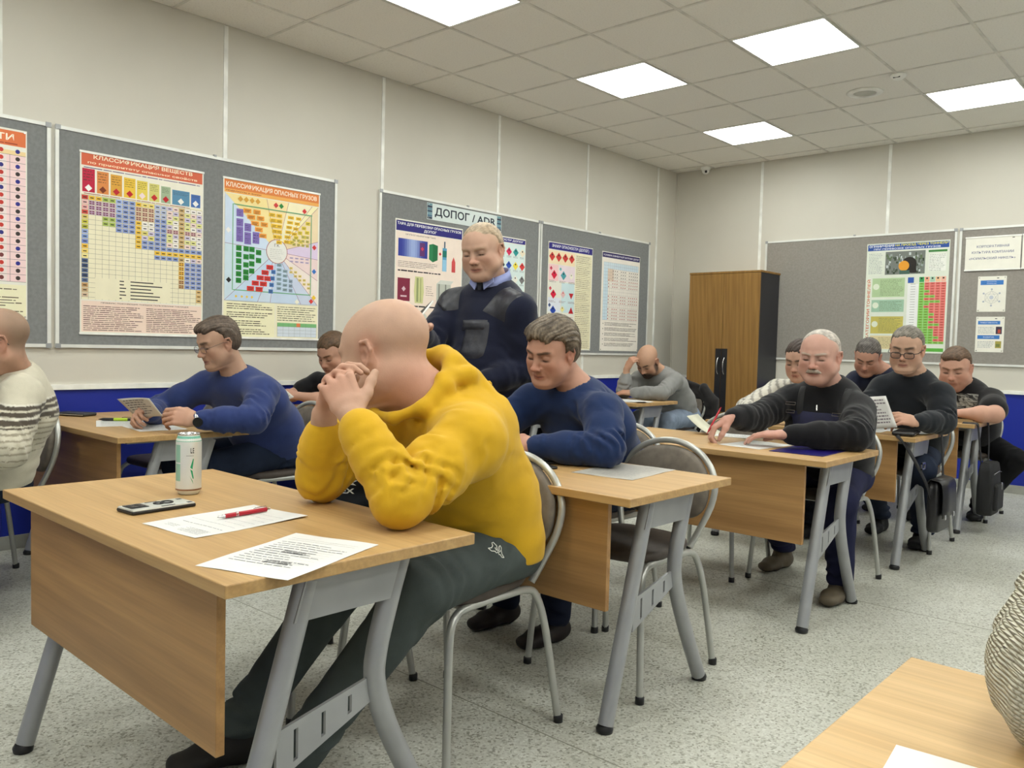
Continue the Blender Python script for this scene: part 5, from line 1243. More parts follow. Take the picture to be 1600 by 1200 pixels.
    for q, s_, e_, w_ in arms:
        T.cone(s_, (s_+e_)/2, arm[0]*0.98, arm[0]*0.96, 0.045)
        mid = (s_+e_)/2
        fs += [(s_-(s_-chestc)*0.25, unit(unit(s_-chestc)+V(0, 0, 0.6)), 0.045, foldamp*0.9, 0.09)]
        if sleeves == 'short':
            T.cone(mid, s_+(e_-s_)*0.62, arm[0]*1.02, arm[0]*1.08, 0.02); T.plane(s_+(e_-s_)*0.70, unit(e_-s_)) if False else None
        else:
            T.cone(mid, e_, arm[0]*0.98, arm[1]*1.06, 0.02); dfa = w_-e_; en = e_+dfa*(0.96 if not J.get('push_'+q) else J['push_'+q])
            T.chain([e_, e_+(en-e_)*0.55, en-unit(dfa)*0.035, en-unit(dfa)*0.01], [arm[1]*1.06, arm[1]*0.96, arm[2]*(1.0 if cuff else 1.15), arm[2]*0.95], 0.02)
            fs += [(e_+(s_-e_)*0.16, unit(unit(s_-e_)*0.6+unit(e_-w_)*0.6), 0.030, foldamp*1.3, 0.095), (e_+(w_-e_)*0.25, unit(w_-e_), 0.032, foldamp*0.9, 0.08)]
            if cuff: fs += [(en-unit(dfa)*0.06, unit(dfa), 0.026, foldamp*0.8, 0.05)]
    if extra_top: extra_top(T, fs)
    for q, s_, e_, w_ in arms:
        if sleeves == 'short': pass
    nd = unit(H.p(0, -0.02, -0.05)-neck)
    T.cone(neck+nd*0.0-nd*0.02, neck+nd*0.14, neck_r*1.10, neck_r*1.18, 0.008, '-')
    T.plane(V(0, 0, J.get('hem', pel[2]-0.045)), V(0, 0, -1), k=0.012)
    if collar != 'none':
        cr = neck_r*1.24*(1.0); ax1 = unit(np.cross(nd, lat)); ax2 = lat; c0 = neck-nd*0.012; hh = 0.055 if collar == 'high' else 0.0
        pts = [c0+(ax1*math.cos(a)+ax2*math.sin(a))*cr for a in np.linspace(0, 2*math.pi, 13)]
        T.chain(pts, [0.011]*13, 0.012)
        if collar == 'high':
            for h_ in (0.018, 0.034): T.chain([p_+nd*h_+ax1*0.004 for p_ in pts], [0.009]*13, 0.012)
    T.disp = folds(fs)
    tm = M[topmat]
    tc = colf if colf else (lambda P: paint(P, top, topspots))
    solid(top_name, T, res, tm, root, colf=tc)
    # ---- trousers and shoes
    if legs:
        Lg = Fld(0.04); g = J.get('legs', {})
        hipw = 0.095; Lg.ecap(pel+V(0, 0, -0.015), pel-V(0, 0, 0.02), (belly[0]*0.96, belly[1]*0.95), (belly[0]*0.98, belly[1]*0.98), plat, 0.05)
        if not standing: Lg.plane(V(0, 0, 0.462), V(0, 0, -1), k=0.03)
        if not standing: Lg.plane(pel+V(0, 0, 0.075), V(0, 0, 1), k=0.02)
        lf = []
        for q, s_ in (('l', -1), ('r', 1)):
            hip = pel+plat*s_*hipw-V(0, 0, 0.03)
            kn = V(g['k'+q]) if 'k'+q in g else (hip+fw*0.42+V(0, 0, 0.0)+plat*s_*0.04 if not standing else hip+V(0, 0, -0.42)+fw*0.01)
            an = V(g['a'+q]) if 'a'+q in g else (V(kn[0], kn[1], 0.10)+fw*0.02 if not standing else V(kn[0], kn[1], 0.09)-fw*0.02)
            if not standing: hip = hip+V(0, 0, 0.02)
            Lg.cone(hip, kn, 0.092, 0.074, 0.04); Lg.cone(kn, an, 0.073, 0.058, 0.03)
            lf += [(kn, unit(kn-hip), 0.04, 0.006, 0.12), (hip+fw*0.04, unit(fw+V(0, 0, 1)), 0.04, 0.007, 0.13), (an, V(0, 0, 1), 0.045, 0.009, 0.12)]
            td = V(g['t'+q]) if 't'+q in g else fw; td = unit(V(td[0], td[1], 0)); sl_ = np.cross(td, V(0, 0, 1))
            S = Fld(0.02); hz = V(an[0], an[1], 0)
            S.ecap(hz-td*0.035+V(0, 0, 0.042), hz+td*0.10+V(0, 0, 0.036), (0.040, 0.038), (0.048, 0.032), sl_, 0.03); S.ecap(hz+td*0.10+V(0, 0, 0.034), hz+td*0.165+V(0, 0, 0.030), (0.048, 0.030), (0.040, 0.024), sl_, 0.02)
            S.cone(hz+V(0, 0, 0.045), hz+V(0, 0, 0.10), 0.043, 0.046, 0.03); S.plane(V(0, 0, 0.004), V(0, 0, -1))
            solid('shoe', S, 0.007, M['shoe'], root, shoes, [(hz+td*0.06+V(0, 0, 0.0), (0.2, 0.2, 0.018), None, tuple(np.array(shoes)*0.55), 0.2, 1.0)])
        Lg.disp = folds(lf)
        solid('trousers', Lg, max(res, 0.007), M[botmat], root, bottom, g.get('spots', ()))
    if hair: hair(root, H, res)
    PEOPLE[key] = (root, H, tips, fr)
    return root, H, tips, fr
def hair_cap(root, H, res, color, thick=0.010, front=0.055, top=0.0, amp=0.003, strand=(120, 60), grey=None, side_thin=0.0, back=-0.055, part=0.0, quiff=0.0, seed=1, temple=0.022):
    """hair shell over the cranium with hairline cut"""
    z = H.s; F = Fld(0.02)
    F.ell(H.p(0, -0.014, 0.035), V((0.076+thick-side_thin)*H.w, 0.097+thick, 0.083+thick)*z, H.M, 0.02*z)
    F.ell(H.p(0, -0.045, -0.015), V((0.067+thick*0.5-side_thin)*H.w, 0.062+thick*0.6, 0.062)*z, H.M, 0.03*z)
    if quiff: F.ell(H.p(0.01, 0.048, 0.085), V(0.055, 0.035, 0.018+quiff)*z, H.M, 0.03*z)
    F.ell(H.p(0, front+0.062, -0.035+top), V(0.082, 0.085, 0.108)*z, H.M, 0.022*z, '-')          # face opening
    for q in (-1, 1):
        F.ell(H.p(q*0.084, 0.004, -0.035), V(0.030, 0.026, 0.045)*z, H.M, 0.008*z, '-')        # ear
        F.ell(H.p(q*0.075, 0.060+temple, 0.020), V(0.04, 0.052, 0.055)*z, H.M, 0.02*z, '-')       # temples
    F.plane(H.p(0, 0, back), -H.M[2]+H.M[1]*0.35)
    fw, up, rt = H.M[1], H.M[2], H.M[0]
    def strand(a, b, c, q): return (a*0.85+c*0.35-b*0.28)*300+5.0*noise3(q, 26, seed)
    def disp(P):
        q = (P-H.c)/z; a = q @ rt; b = q @ fw; c = q @ up
        t = strand(a, b, c, q)
        return amp*z*(np.sin(t*1.0)*0.55+np.sin(t*2.3+1.7)*0.45)+min(0.001, amp*0.4+0.0001)*noise3(P, 230, seed)
    F.disp = disp
    def cf(P):
        q = (P-H.c)/z; t = strand(q @ rt, q @ fw, q @ up, q); n = np.sin(t*1.9)*0.3+noise3(P, 60, seed+2)*0.5+noise3(P, 480, seed+4)*0.3; w = np.clip(0.45+n*0.8, 0, 1)[:, None]
        c1 = lin(color); c2 = lin(grey if grey else np.array(color)*1.35); return c1*(1-w)+c2*w
    return solid('hair', F, max(0.0035, res*0.55), M['hair'], root, colf=cf)
def spectacles(root, H, mat, lens_h=0.017, wide=0.024, r=0.0012, dz=-0.004, dy=0.0, half=False):
    g = MB(); y0 = 0.1045+dy
    for q in (-1, 1):
        pts = []
        for a in np.linspace(0, 2*math.pi, 25)[:-1]:
            c, s_ = math.cos(a), math.sin(a)
            pts.append(H.p(q*0.0325+wide*math.copysign(abs(c)**0.6, c), y0-0.10*abs(q*0.0325+wide*c)**1.2, dz+lens_h*math.copysign(abs(s_)**0.7, s_)))
        g.tube(pts, r*H.s, 8, closed=True)
        x = q*(0.0325+wide)
        g.tube([H.p(x, y0-0.006, dz+lens_h*0.6), H.p(q*0.074, y0-0.020, dz+0.010), H.p(q*0.083, 0.02, dz+0.012), H.p(q*0.081, -0.010, dz+0.004), H.p(q*0.080, -0.028, dz-0.016)], r*0.95*H.s, 8)
    g.tube([H.p(-0.010, y0-0.001, dz+0.005), H.p(0, y0+0.003, dz+0.008), H.p(0.010, y0-0.001, dz+0.005)], r*H.s, 8)
    o = g.build('spectacles', mat, root)
    for q in (-1, 1):
        m = MB(); n = 24; pts = []
        for a in np.linspace(0, 2*math.pi, n+1)[:-1]:
            c, s_ = math.cos(a), math.sin(a)
            pts.append(H.p(q*0.0325+wide*0.97*math.copysign(abs(c)**0.6, c), y0-0.10*abs(q*0.0325+wide*c)**1.2, dz+lens_h*0.96*math.copysign(abs(s_)**0.7, s_)))
        m.slab(pts, H.M[1], 0.001).build('lens', M['lens'], o)
    return o
# ================================================================== the people
FW = V(0, -1, 0)
def seat_legs(**k): return k
# --- 1. yellow hoodie
SK = (190, 154, 132)
H = Head((2.985, -6.412, 1.088), (-0.91, -0.32, -0.30), 1.25, roll=-0.10, wide=1.02, jowl=0.4, skin=SK, brow=(130, 96, 76))
H.extra = [(H.p(0, -0.05, -0.075), (0.09, 0.09, 0.07), None, (200, 142, 122), 0.9, 0.6)]
J = dict(hem=0.505, neck=(3.080, -6.33, 0.962), pel=(3.075, -6.09, 0.555), sl=(3.285, -6.375, 0.875), sr=(2.915, -6.35, 0.915), el=(3.325, -6.638, 0.768), er=(2.955, -6.588, 0.770), wl=(3.165, -6.655, 0.950), wr=(3.02, -6.63, 0.940), cf=-0.01, wf=-0.02, push_l=0.86, push_r=0.72,
         plat=(-1, 0.05, 0), legs=dict(kl=(3.22, -6.47, 0.505), kr=(2.96, -6.50, 0.50), al=(3.07, -6.74, 0.11), ar=(2.80, -6.72, 0.11), tl=(-0.3, -1, 0), tr=(-0.3, -1, 0)))
YEL = (208, 164, 36)
def hood(T, fs):
    n = V(3.10, -6.30, 0.955)
    ring = [(2.985, -6.44, 0.960), (2.945, -6.35, 1.030), (2.970, -6.275, 1.075), (3.040, -6.245, 1.090), (3.115, -6.280, 1.070), (3.165, -6.355, 1.010), (3.160, -6.425, 0.955), (3.095, -6.470, 0.925), (3.02, -6.475, 0.930), (2.985, -6.44, 0.960)]
    T.chain(ring, [0.016, 0.020, 0.024, 0.026, 0.024, 0.022, 0.018, 0.014, 0.014, 0.016], 0.02)
    T.ecap((3.040, -6.240, 1.065), (3.090, -6.190, 0.985), (0.085, 0.032), (0.105, 0.040), (1, -0.15, 0), 0.02)
    T.chain([(3.150, -6.35, 1.03), (3.165, -6.27, 1.035), (3.120, -6.200, 1.035)], [0.018, 0.026, 0.020], 0.015)
    T.cone((3.165, -6.215, 0.905), (3.13, -6.12, 0.67), 0.088, 0.125, 0.05)
    T.cone((3.165, -6.215, 0.905), (3.285, -6.375, 0.875), 0.085, 0.080, 0.05)
    T.cone((2.99, -6.22, 0.905), (3.03, -6.12, 0.67), 0.085, 0.12, 0.05)
    T.chain([(2.96, -6.26, 0.985), (3.03, -6.20, 0.985), (3.12, -6.20, 0.975), (3.20, -6.28, 0.950)], [0.030, 0.040, 0.040, 0.030], 0.03)
    T.chain([(2.98, -6.24, 1.040), (3.06, -6.200, 1.03), (3.155, -6.225, 1.01), (3.205, -6.31, 0.975)], [0.016, 0.020, 0.020, 0.016], 0.012)
    T.ecap((3.085, -6.095, 0.50), (3.085, -6.10, 0.56), (0.185, 0.140), (0.195, 0.150), (1, 0, 0), 0.02)
    fs += [((3.12, -6.15, 0.98), unit((0.3, 0.8, 0.6)), 0.045, 0.008, 0.10), ((3.20, -6.28, 0.70), unit((0.2, 0.6, 1)), 0.075, 0.006, 0.16), ((3.30, -6.50, 0.83), unit((0.5, -0.8, 0.3)), 0.05, 0.008, 0.12), ((3.33, -6.59, 0.81), unit((0.0, 0.6, 1)), 0.03, 0.008, 0.08)]
hl = dict(d=(-0.62, -0.02, 0.78), n=(0.60, -0.62, 0.45), curl=((0.75, 1.0, 0.6), (0.75, 1.1, 0.6), (0.7, 1.1, 0.7), (0.8, 1.1, 0.7)), spread=0.22, thumb=(0.9, 0.15), size=1.08, tc=-0.1)
hr = dict(d=(0.20, 0.10, 0.97), n=(-0.75, -0.40, 0.1), curl=((0.6, 0.8, 0.5),)*4, spread=0.12, thumb=(0.5, 0.4), size=1.05)
r, Hy, tips, fr = person('yellow', 'bald man in a yellow hoodie and grey-green sweatpants leaning on the foreground desk', J, H, SK, YEL, (80, 88, 87), res=0.0064, hres=0.0040, top_name='hoodie', chest=(0.200, 0.135), belly=(0.190, 0.145), arm=(0.080, 0.060, 0.052), hands=(hl, hr), extra_top=hood, topmat='fleece', botmat='denim', foldamp=0.007, neck_r=0.068, collar='none', shoes=(44, 42, 40))
# logo on the trousers: thin white outline stitched on the cloth
from mathutils.bvhtree import BVHTree
def surface(root, objname):
    ob = [o for o in root.children if o.name.split('.')[0] == objname][0]
    return BVHTree.FromPolygons([w.co for w in ob.data.vertices], [p_.vertices for p_ in ob.data.polygons])
def surf_mark(root, name, objname, polys, c, u, v, mat, r=0.0012, far=0.12):
    bv = surface(root, objname); c = V(c); u = unit(u); v = unit(V(v)-u*(V(v) @ u)); n = np.cross(u, v); m = MB()
    for pl_ in polys:
        pts = []
        for a, b in pl_:
            h = bv.ray_cast(Vector(c+u*a+v*b+n*far), Vector(-n), 0.4)
            if h[0] is not None: pts.append(V(h[0])+V(h[1])*0.0012)
        if len(pts) > 1: m.tube(pts, r, 6)
    return m.build(name, mat, root)
mwhite = plain('white_stitching', (232, 232, 226), 0.6)
def scalep(pl_, s): return [(a*s, b*s) for a, b in pl_]
fig = [(-0.030, -0.010), (-0.020, -0.004), (-0.014, 0.004), (-0.012, 0.012), (-0.007, 0.016), (-0.003, 0.010), (-0.004, 0.002), (0.0, -0.004), (0.004, 0.002), (0.003, 0.010), (0.007, 0.016), (0.012, 0.012), (0.014, 0.004), (0.020, -0.004), (0.030, -0.010)]
surf_mark(r, 'trouser_logo', 'trousers', [scalep(fig, 0.9), scalep([(-0.030, -0.010), (-0.022, -0.013), (-0.012, -0.009), (-0.006, -0.011), (0.0, -0.006), (0.006, -0.011), (0.012, -0.009), (0.022, -0.013), (0.030, -0.010)], 0.9), scalep([(-0.010, 0.002), (-0.006, -0.004)], 0.9), scalep([(0.010, 0.002), (0.006, -0.004)], 0.9)],
          (3.29, -6.235, 0.57), (-0.2, 0.82, -0.52), (0.0, 0.5, 0.85), mwhite)
# --- 2. standing man
SK2 = (195, 158, 137)
H = Head((2.172, -5.205, 1.541), (0.26, -0.90, -0.34), 0.98, roll=-0.06, wide=1.15, jowl=0.9, nose=1.05, skin=SK2, lids=0.8, brow=(190, 160, 136))
H.extra = scalp(H, (196, 170, 140), 0.7, 0.02)
NAVY = (26, 30, 50)
J = dict(hem=0.80, neck=(2.150, -5.10, 1.375), pel=(2.12, -5.09, 0.86), sl=(2.335, -5.135, 1.275), sr=(1.965, -5.17, 1.30), el=(2.345, -5.09, 1.02), er=(1.99, -5.36, 1.09), wl=(2.275, -5.31, 0.955), wr=(2.17, -5.56, 1.165), plat=(-1, -0.05, 0), wf=0.03)
hl = dict(d=(-0.1, -0.9, 0.25), n=(0.85, -0.1, 0.4), curl=(0.6,)*4, size=1.05)
hr = dict(d=(0.5, -0.7, 0.35), n=(0, -0.5, 0.8), curl=(0.5,)*4, size=1.05)
def insts(T, fs): T.ecap((2.12, -5.10, 0.80), (2.12, -5.10, 0.86), (0.200, 0.160), (0.200, 0.160), (1, 0, 0), 0.02)
root2, H2, _, _ = person('standing', 'standing man in navy sweater with a blue shirt collar looking down', J, H, SK2, NAVY, (20, 22, 32), res=0.0080, hres=0.0039, chest=(0.215, 0.150), belly=(0.205, 0.165), arm=(0.074, 0.062, 0.046), hands=(hl, hr), standing=True, foldamp=0.006, neck_r=0.062, extra_top=insts, hair=lambda ro, h, re: hair_cap(ro, h, re, (190, 166, 138), 0.0035, 0.026, 0.016, 0.0005, grey=(212, 192, 164), temple=-0.006))
# shirt collar, tie knot, shoulder patches, chest pocket
mshirt = plain('light_blue_cotton', (142, 152, 200), 0.8, 0, 0.04, 12, 0.2, 500)
nk = V(2.160, -5.125, 1.398)
ax_l = unit(V(1, 0.12, 0)); ax_f = unit(V(0.12, -1, 0))
pts = [nk+ax_l*0.075*math.cos(a)+ax_f*0.078*math.sin(a)+V(0, 0, 0.028-0.034*math.sin(a)) for a in np.linspace(math.radians(-250), math.radians(70), 22)]
vs = []; 
for p_ in pts:
    out = unit(V(p_[0]-nk[0], p_[1]-nk[1], 0)); vs += [p_-out*0.004+V(0, 0, 0.016), p_+out*0.008+V(0, 0, -0.022), p_+out*0.013+V(0, 0, -0.021), p_+V(0, 0, 0.019)]
fs_ = [(i*4+k, i*4+(k+1) % 4, i*4+4+(k+1) % 4, i*4+4+k) for i in range(len(pts)-1) for k in range(4)]+[(3, 2, 1, 0), tuple(range(len(vs)-4, len(vs)))]
cc = MB().add(vs, fs_, True)
for q in (-1, 1):
    b = nk+ax_f*0.083+ax_l*q*0.022+V(0, 0, 0.010)
    cc.slab([b+ax_l*q*0.035-ax_f*0.014+V(0, 0, 0.022), b-ax_l*q*0.014+V(0, 0, 0.008), b+ax_l*q*0.004+ax_f*0.010-V(0, 0, 0.044), b+ax_l*q*0.046-ax_f*0.004-V(0, 0, 0.012)][::q], ax_f, 0.004)
cc.build('shirt_collar', mshirt, root2)
MB().slab([nk+ax_f*0.085+ax_l*a+V(0, 0, b) for a, b in ((-0.016, 0.010), (0.016, 0.010), (0.009, -0.035), (-0.009, -0.035))], ax_f, 0.010).build('tie_knot', plain('dark_tie', (16, 20, 34), 0.5), root2)

def shell_patch(root, name, objname, centre, u, v, hu, hv, mat, lift=0.004, nu=10, nv=12, roundness=0.0, far=0.09):
    """cloth patch laid onto a garment mesh by casting onto it"""
    ob = [o for o in root.children if o.name.split('.')[0] == objname][0]
    from mathutils.bvhtree import BVHTree
    bv = BVHTree.FromPolygons([w.co for w in ob.data.vertices], [p_.vertices for p_ in ob.data.polygons])
    c = V(centre); u = unit(u); v = unit(V(v)-u*(V(v) @ u)); n = unit(np.cross(u, v)); g = {}
    vs = []; 
    for j in range(nv+1):
        for i in range(nu+1):
            a = -hu+2*hu*i/nu; b = -hv+2*hv*j/nv
            if roundness:
                f_ = max(0, abs(b)/hv-(1-roundness))/roundness; a *= (1-0.35*f_*f_)
            o_ = c+u*a+v*b+n*far; h = bv.ray_cast(Vector(o_), Vector(-n), 0.6)
            if h[0] is None: h = bv.find_nearest(Vector(c+u*a+v*b)); p_ = V(h[0]); nn = V(h[1])
            else: p_ = V(h[0]); nn = V(h[1])
            if nn @ n < 0: nn = n
            edge = min(i, nu-i, j, nv-j) == 0
            vs.append(p_+nn*(0.0005 if edge else lift)+nn*0.0015*math.sin(i*2.1+j*1.3)*(0 if edge else 1))
    fs = [(j*(nu+1)+i, j*(nu+1)+i+1, (j+1)*(nu+1)+i+1, (j+1)*(nu+1)+i) for j in range(nv) for i in range(nu)]
    return mk(name, vs, fs, mat, root, True)
shell_patch(root2, 'chest_pocket', 'sweater', (2.195, -5.25, 1.145), (1, -0.10, 0), (-0.22, 0, 1), 0.058, 0.085, M['nylon'], 0.006, roundness=0.25)
shell_patch(root2, 'pocket_flap', 'sweater', (2.180, -5.25, 1.205), (1, -0.10, 0.0), (-0.22, 0, 1), 0.062, 0.024, M['nylon'], 0.011, nv=5)
shell_patch(root2, 'shoulder_patch', 'sweater', (2.305, -5.16, 1.30), (0.95, -0.25, -0.35), (0.25, 0.2, 1), 0.055, 0.075, M['nylon'], 0.004)
shell_patch(root2, 'shoulder_patch', 'sweater', (2.015, -5.19, 1.32), (0.95, -0.25, 0.35), (-0.25, 0.2, 1), 0.045, 0.065, M['nylon'], 0.004)
# belt gear
MB().tube([(2.12+0.200*math.cos(a), -5.085+0.155*math.sin(a), 0.805) for a in np.linspace(0, 2*math.pi, 40)[:-1]], 0.013, 8, closed=True).build('belt', M['leather'], root2)
# tablet he holds behind the bald head
t = empty('tablet', (2.215, -5.66, 1.185), 0, 'pale-edged tablet held by the standing man behind the bald head', 'tablet')
Mx = Matrix.Rotation(math.radians(-32), 4, 'Y') @ Matrix.Rotation(math.radians(38), 4, 'X')
MB().box((-0.09, -0.12, -0.004), (0.09, 0.12, 0.004), 0.003, M=Mx).build('body', M['alu'], t)
MB().box((-0.085, -0.115, 0.004), (0.085, 0.115, 0.0048), M=Mx).build('screen', M['black_plastic'], t)
# --- 3. blue sweater with glasses
SK3 = (186, 149, 126)
H = Head((1.092, -5.875, 1.102), (0.02, -0.93, -0.36), 0.96, roll=0.02, wide=0.98, jowl=0.5, nose=1.05, skin=SK3, lids=0.8, brow=(98, 78, 64))
J = dict(neck=(1.086, -5.775, 0.935), pel=(0.93, -5.45, 0.55), sl=(1.280, -5.745, 0.868), sr=(0.905, -5.83, 0.885), el=(1.400, -5.865, 0.757), er=(0.74, -6.00, 0.757), wl=(1.305, -6.09, 0.760), wr=(0.945, -6.13, 0.762), plat=(-1, -0.1, 0), legs=dict(kl=(1.10, -5.93, 0.51), kr=(0.80, -5.92, 0.51)))
hl = dict(d=(-0.58, -0.78, 0.16), n=(0.70, -0.45, 0.55), curl=((0.5, 0.7, 0.5), (0.55, 0.8, 0.5), (0.6, 0.9, 0.5), (0.65, 0.9, 0.5)), spread=0.05, thumb=(0.5, 0.2), size=1.08)
hr = dict(d=(0.40, -0.85, 0.05), n=(-0.6, -0.35, 0.6), curl=(0.75,)*4, spread=0.05, thumb=(0.5, 0.2), size=1.05)
root3, H3, _, _ = person('blueL', 'man in a blue sweater with thin glasses and black watch reading a sheet', J, H, SK3, (48, 62, 112), (36, 46, 66), res=0.008, hres=0.0038, chest=(0.200, 0.135), belly=(0.205, 0.155), arm=(0.070, 0.060, 0.042), hands=(hl, hr), foldamp=0.007, hair=lambda ro, h, re: hair_cap(ro, h, re, (74, 60, 50), 0.010, 0.048, 0.006, 0.0025, grey=(128, 112, 98), quiff=0.006, temple=0.0))
spectacles(root3, H3, M['wire_frame'], 0.015, 0.023, 0.0011, dz=-0.006)
wv = unit(V(1.305, -6.09, 0.760)-V(1.400, -5.865, 0.757)); wc = V(1.305, -6.09, 0.760)-wv*0.004
w1 = unit(np.cross(wv, (0, 0, 1))); w2 = np.cross(wv, w1)
wt = MB()
for k in (-0.008, 0, 0.008): wt.tube([wc+wv*k+(w1*math.cos(a)*0.034+w2*math.sin(a)*0.029) for a in np.linspace(0, 2*math.pi, 25)[:-1]], 0.0045, 8, closed=True)
wo = wt.build('watch', M['steel'], root3)
fc = wc+w1*-0.034+V(0, 0, -0.006); nfc = unit(fc-wc)
MB().tube([fc-nfc*0.002, fc+nfc*0.010], 0.021, 20).build('watch_case', M['black_plastic'], wo)
t = empty('read_sheet', (1.05, -6.22, 0.79), 0, 'folded printed sheet held up by the man in glasses and blue sweater', 'paper')
def held(t, c4, col=(206, 200, 190), bow=0.012, rows=7, seed=1, ink=(110, 104, 104)):
    c4 = [V(c) for c in c4]; o = V(t.location); n = unit(np.cross(c4[1]-c4[0], c4[3]-c4[0])); N = 8; vs = []
    def P(a, b, l=0.0): return (c4[0]*(1-a)+c4[1]*a)*(1-b)+(c4[3]*(1-a)+c4[2]*a)*b+n*(bow*math.sin(math.pi*a)+l)-o
    for l in (0.0, 0.0008):
        for j in range(N+1):
            for i in range(N+1): vs.append(P(i/N, j/N, l))
    K_ = (N+1)**2; fs = []
    for j in range(N):
        for i in range(N):
            a = j*(N+1)+i; fs += [(a, a+N+1, a+N+2, a+1), (a+K_, a+1+K_, a+N+2+K_, a+N+1+K_)]
    ed = [i for i in range(N+1)]+[j*(N+1)+N for j in range(1, N+1)]+[N*(N+1)+i for i in range(N-1, -1, -1)]+[j*(N+1) for j in range(N-1, 0, -1)]
    fs += [(ed[k], ed[(k+1) % len(ed)], ed[(k+1) % len(ed)]+K_, ed[k]+K_) for k in range(len(ed))]
    mk('sheet', vs, fs, M['print'], t, True, cols=np.tile(lin(col), (len(vs), 1)))
    rr = random.Random(seed); vs = []; fs = []
    for side in (0.0014, -0.0006):
        for j in range(rows):
            b = 0.1+0.8*j/rows; e = rr.uniform(0.55, 0.9); a = 0.1
            while a < e:
                w = rr.uniform(0.03, 0.12); i0 = len(vs)
                vs += [P(a, b, side), P(min(a+w, e), b, side), P(min(a+w, e), b+0.35/rows, side), P(a, b+0.35/rows, side)]; fs.append((i0, i0+1, i0+2, i0+3)); a += w+0.02
    mk('printed_text', vs, fs, M['print'], t, cols=np.tile(lin(ink), (len(vs), 1)))
held(t, [(0.835, -6.235, 0.826), (1.165, -6.235, 0.850), (1.235, -6.205, 0.775), (0.985, -6.205, 0.745)], seed=2)
# --- 4. striped sweater
SK4 = (188, 147, 124)
H = Head((1.185, -6.825, 1.088), (-0.20, -0.93, -0.18), 1.04, wide=1.0, jowl=0.6, skin=SK4, brow=(120, 100, 84))
H.extra = [(H.p(0, -0.05, 0.045), (0.10, 0.080, 0.085), None, (132, 112, 92), 0.5, 0.75), (H.p(0, -0.065, -0.01), (0.09, 0.055, 0.055), None, (140, 116, 96), 0.6, 0.7)]
J = dict(neck=(1.120, -6.745, 0.955), pel=(0.98, -6.80, 0.55), sl=(1.285, -6.775, 0.882), sr=(0.92, -6.78, 0.888), el=(1.43, -6.865, 0.700), er=(0.80, -6.98, 0.72), wl=(1.33, -7.10, 0.745), wr=(0.95, -7.18, 0.745), plat=(-1, 0, 0), wf=0.02, cf=-0.02)
def stripes(P):
    z = P[:, 2]+0.10*(np.abs(P[:, 0]-1.1))+0.02*(P[:, 1]+6.8); c = np.tile(lin((204, 198, 178)), (len(P), 1))
    dk = lin((82, 74, 64)); md = lin((150, 142, 124)); wh = lin((222, 218, 204))
    for lo, hi, cl in ((0.868, 0.882, dk), (0.882, 0.888, wh), (0.846, 0.862, dk), (0.838, 0.844, wh), (0.818, 0.836, dk), (0.808, 0.813, dk), (0.790, 0.797, md), (0.770, 0.776, md), (0.748, 0.754, md), (0.724, 0.729, md), (0.70, 0.704, md), (0.676, 0.68, md)):
        m = (z > lo) & (z < hi); c[m] = cl
    return c
root4, H4, _, _ = person('striped', 'man at the left edge in a cream sweater with dark stripes', J, H, SK4, None, (34, 42, 58), res=0.0066, hres=0.005, chest=(0.200, 0.145), belly=(0.200, 0.160), arm=(0.074, 0.064, 0.044), hands=(dict(d=(-0.4, -0.9, 0), n=(0, 0, 1)), dict(d=(0.3, -0.9, 0), n=(0, 0, 1))), colf=stripes, foldamp=0.008)
spectacles(root4, H4, M['glass_frame'], 0.014, 0.023, 0.0014, dz=-0.002)
# --- 5. young man in black T-shirt
SK5 = (184, 143, 122)
H = Head((0.435, -4.745, 1.045), (0.22, -0.86, -0.50), 1.05, wide=0.96, skin=SK5, lids=0.9, brow=(90, 68, 52))
J = dict(neck=(0.345, -4.62, 0.895), pel=(0.40, -4.22, 0.55), sl=(0.51, -4.68, 0.835), sr=(0.165, -4.665, 0.85), el=(0.62, -4.90, 0.757), er=(0.125, -4.83, 0.762), wl=(0.47, -5.03, 0.785), wr=(0.24, -5.02, 0.765), plat=(-1, 0, 0))
person('tee', 'young man in a black T-shirt reading at the wall behind the blue sweater', J, H, SK5, (28, 28, 32), (34, 36, 44), res=0.009, hres=0.006, top_name='t_shirt', sleeves='short', chest=(0.175, 0.120), belly=(0.165, 0.125), arm=(0.060, 0.048, 0.036), hands=(dict(d=(-0.6, -0.7, 0.1), n=(0.3, -0.4, 0.8), curl=(0.5,)*4), dict(d=(0.3, -0.85, 0.1), n=(-0.5, -0.3, 0.7), curl=(0.7,)*4)), hair=lambda ro, h, re: hair_cap(ro, h, re, (88, 68, 50), 0.010, 0.046, 0.0, 0.002, temple=0.01))
t = empty('read_sheet', (0.36, -5.10, 0.80), 0, 'white sheet held by the young man in the black T-shirt', 'paper')
held(t, [(0.27, -5.10, 0.838), (0.33, -5.05, 0.842), (0.55, -5.10, 0.785), (0.45, -5.14, 0.765)], (200, 198, 192), seed=3)
# --- 6. navy blue sweater man at the second desk
SK6 = (186, 142, 122)
H = Head((2.757, -5.418, 1.106), (0.02, -0.93, -0.36), 1.01, roll=0.12, wide=1.05, jowl=0.5, nose=1.15, skin=SK6, lids=1.0, brow=(84, 68, 58))
J = dict(neck=(2.800, -5.305, 0.955), pel=(2.70, -4.97, 0.55), sl=(2.965, -5.365, 0.880), sr=(2.605, -5.345, 0.900), el=(3.065, -5.475, 0.765), er=(2.50, -5.47, 0.775), wl=(2.812, -5.590, 0.760), wr=(2.62, -5.64, 0.765), plat=(-1, 0.05, 0))
hl = dict(d=(-0.93, -0.28, 0.12), n=(0.25, -0.55, 0.75), curl=((0.55, 0.8, 0.5), (0.6, 0.9, 0.5), (0.65, 0.9, 0.5), (0.75, 0.9, 0.5)), spread=0.06, thumb=(0.5, 0.2), size=1.08)
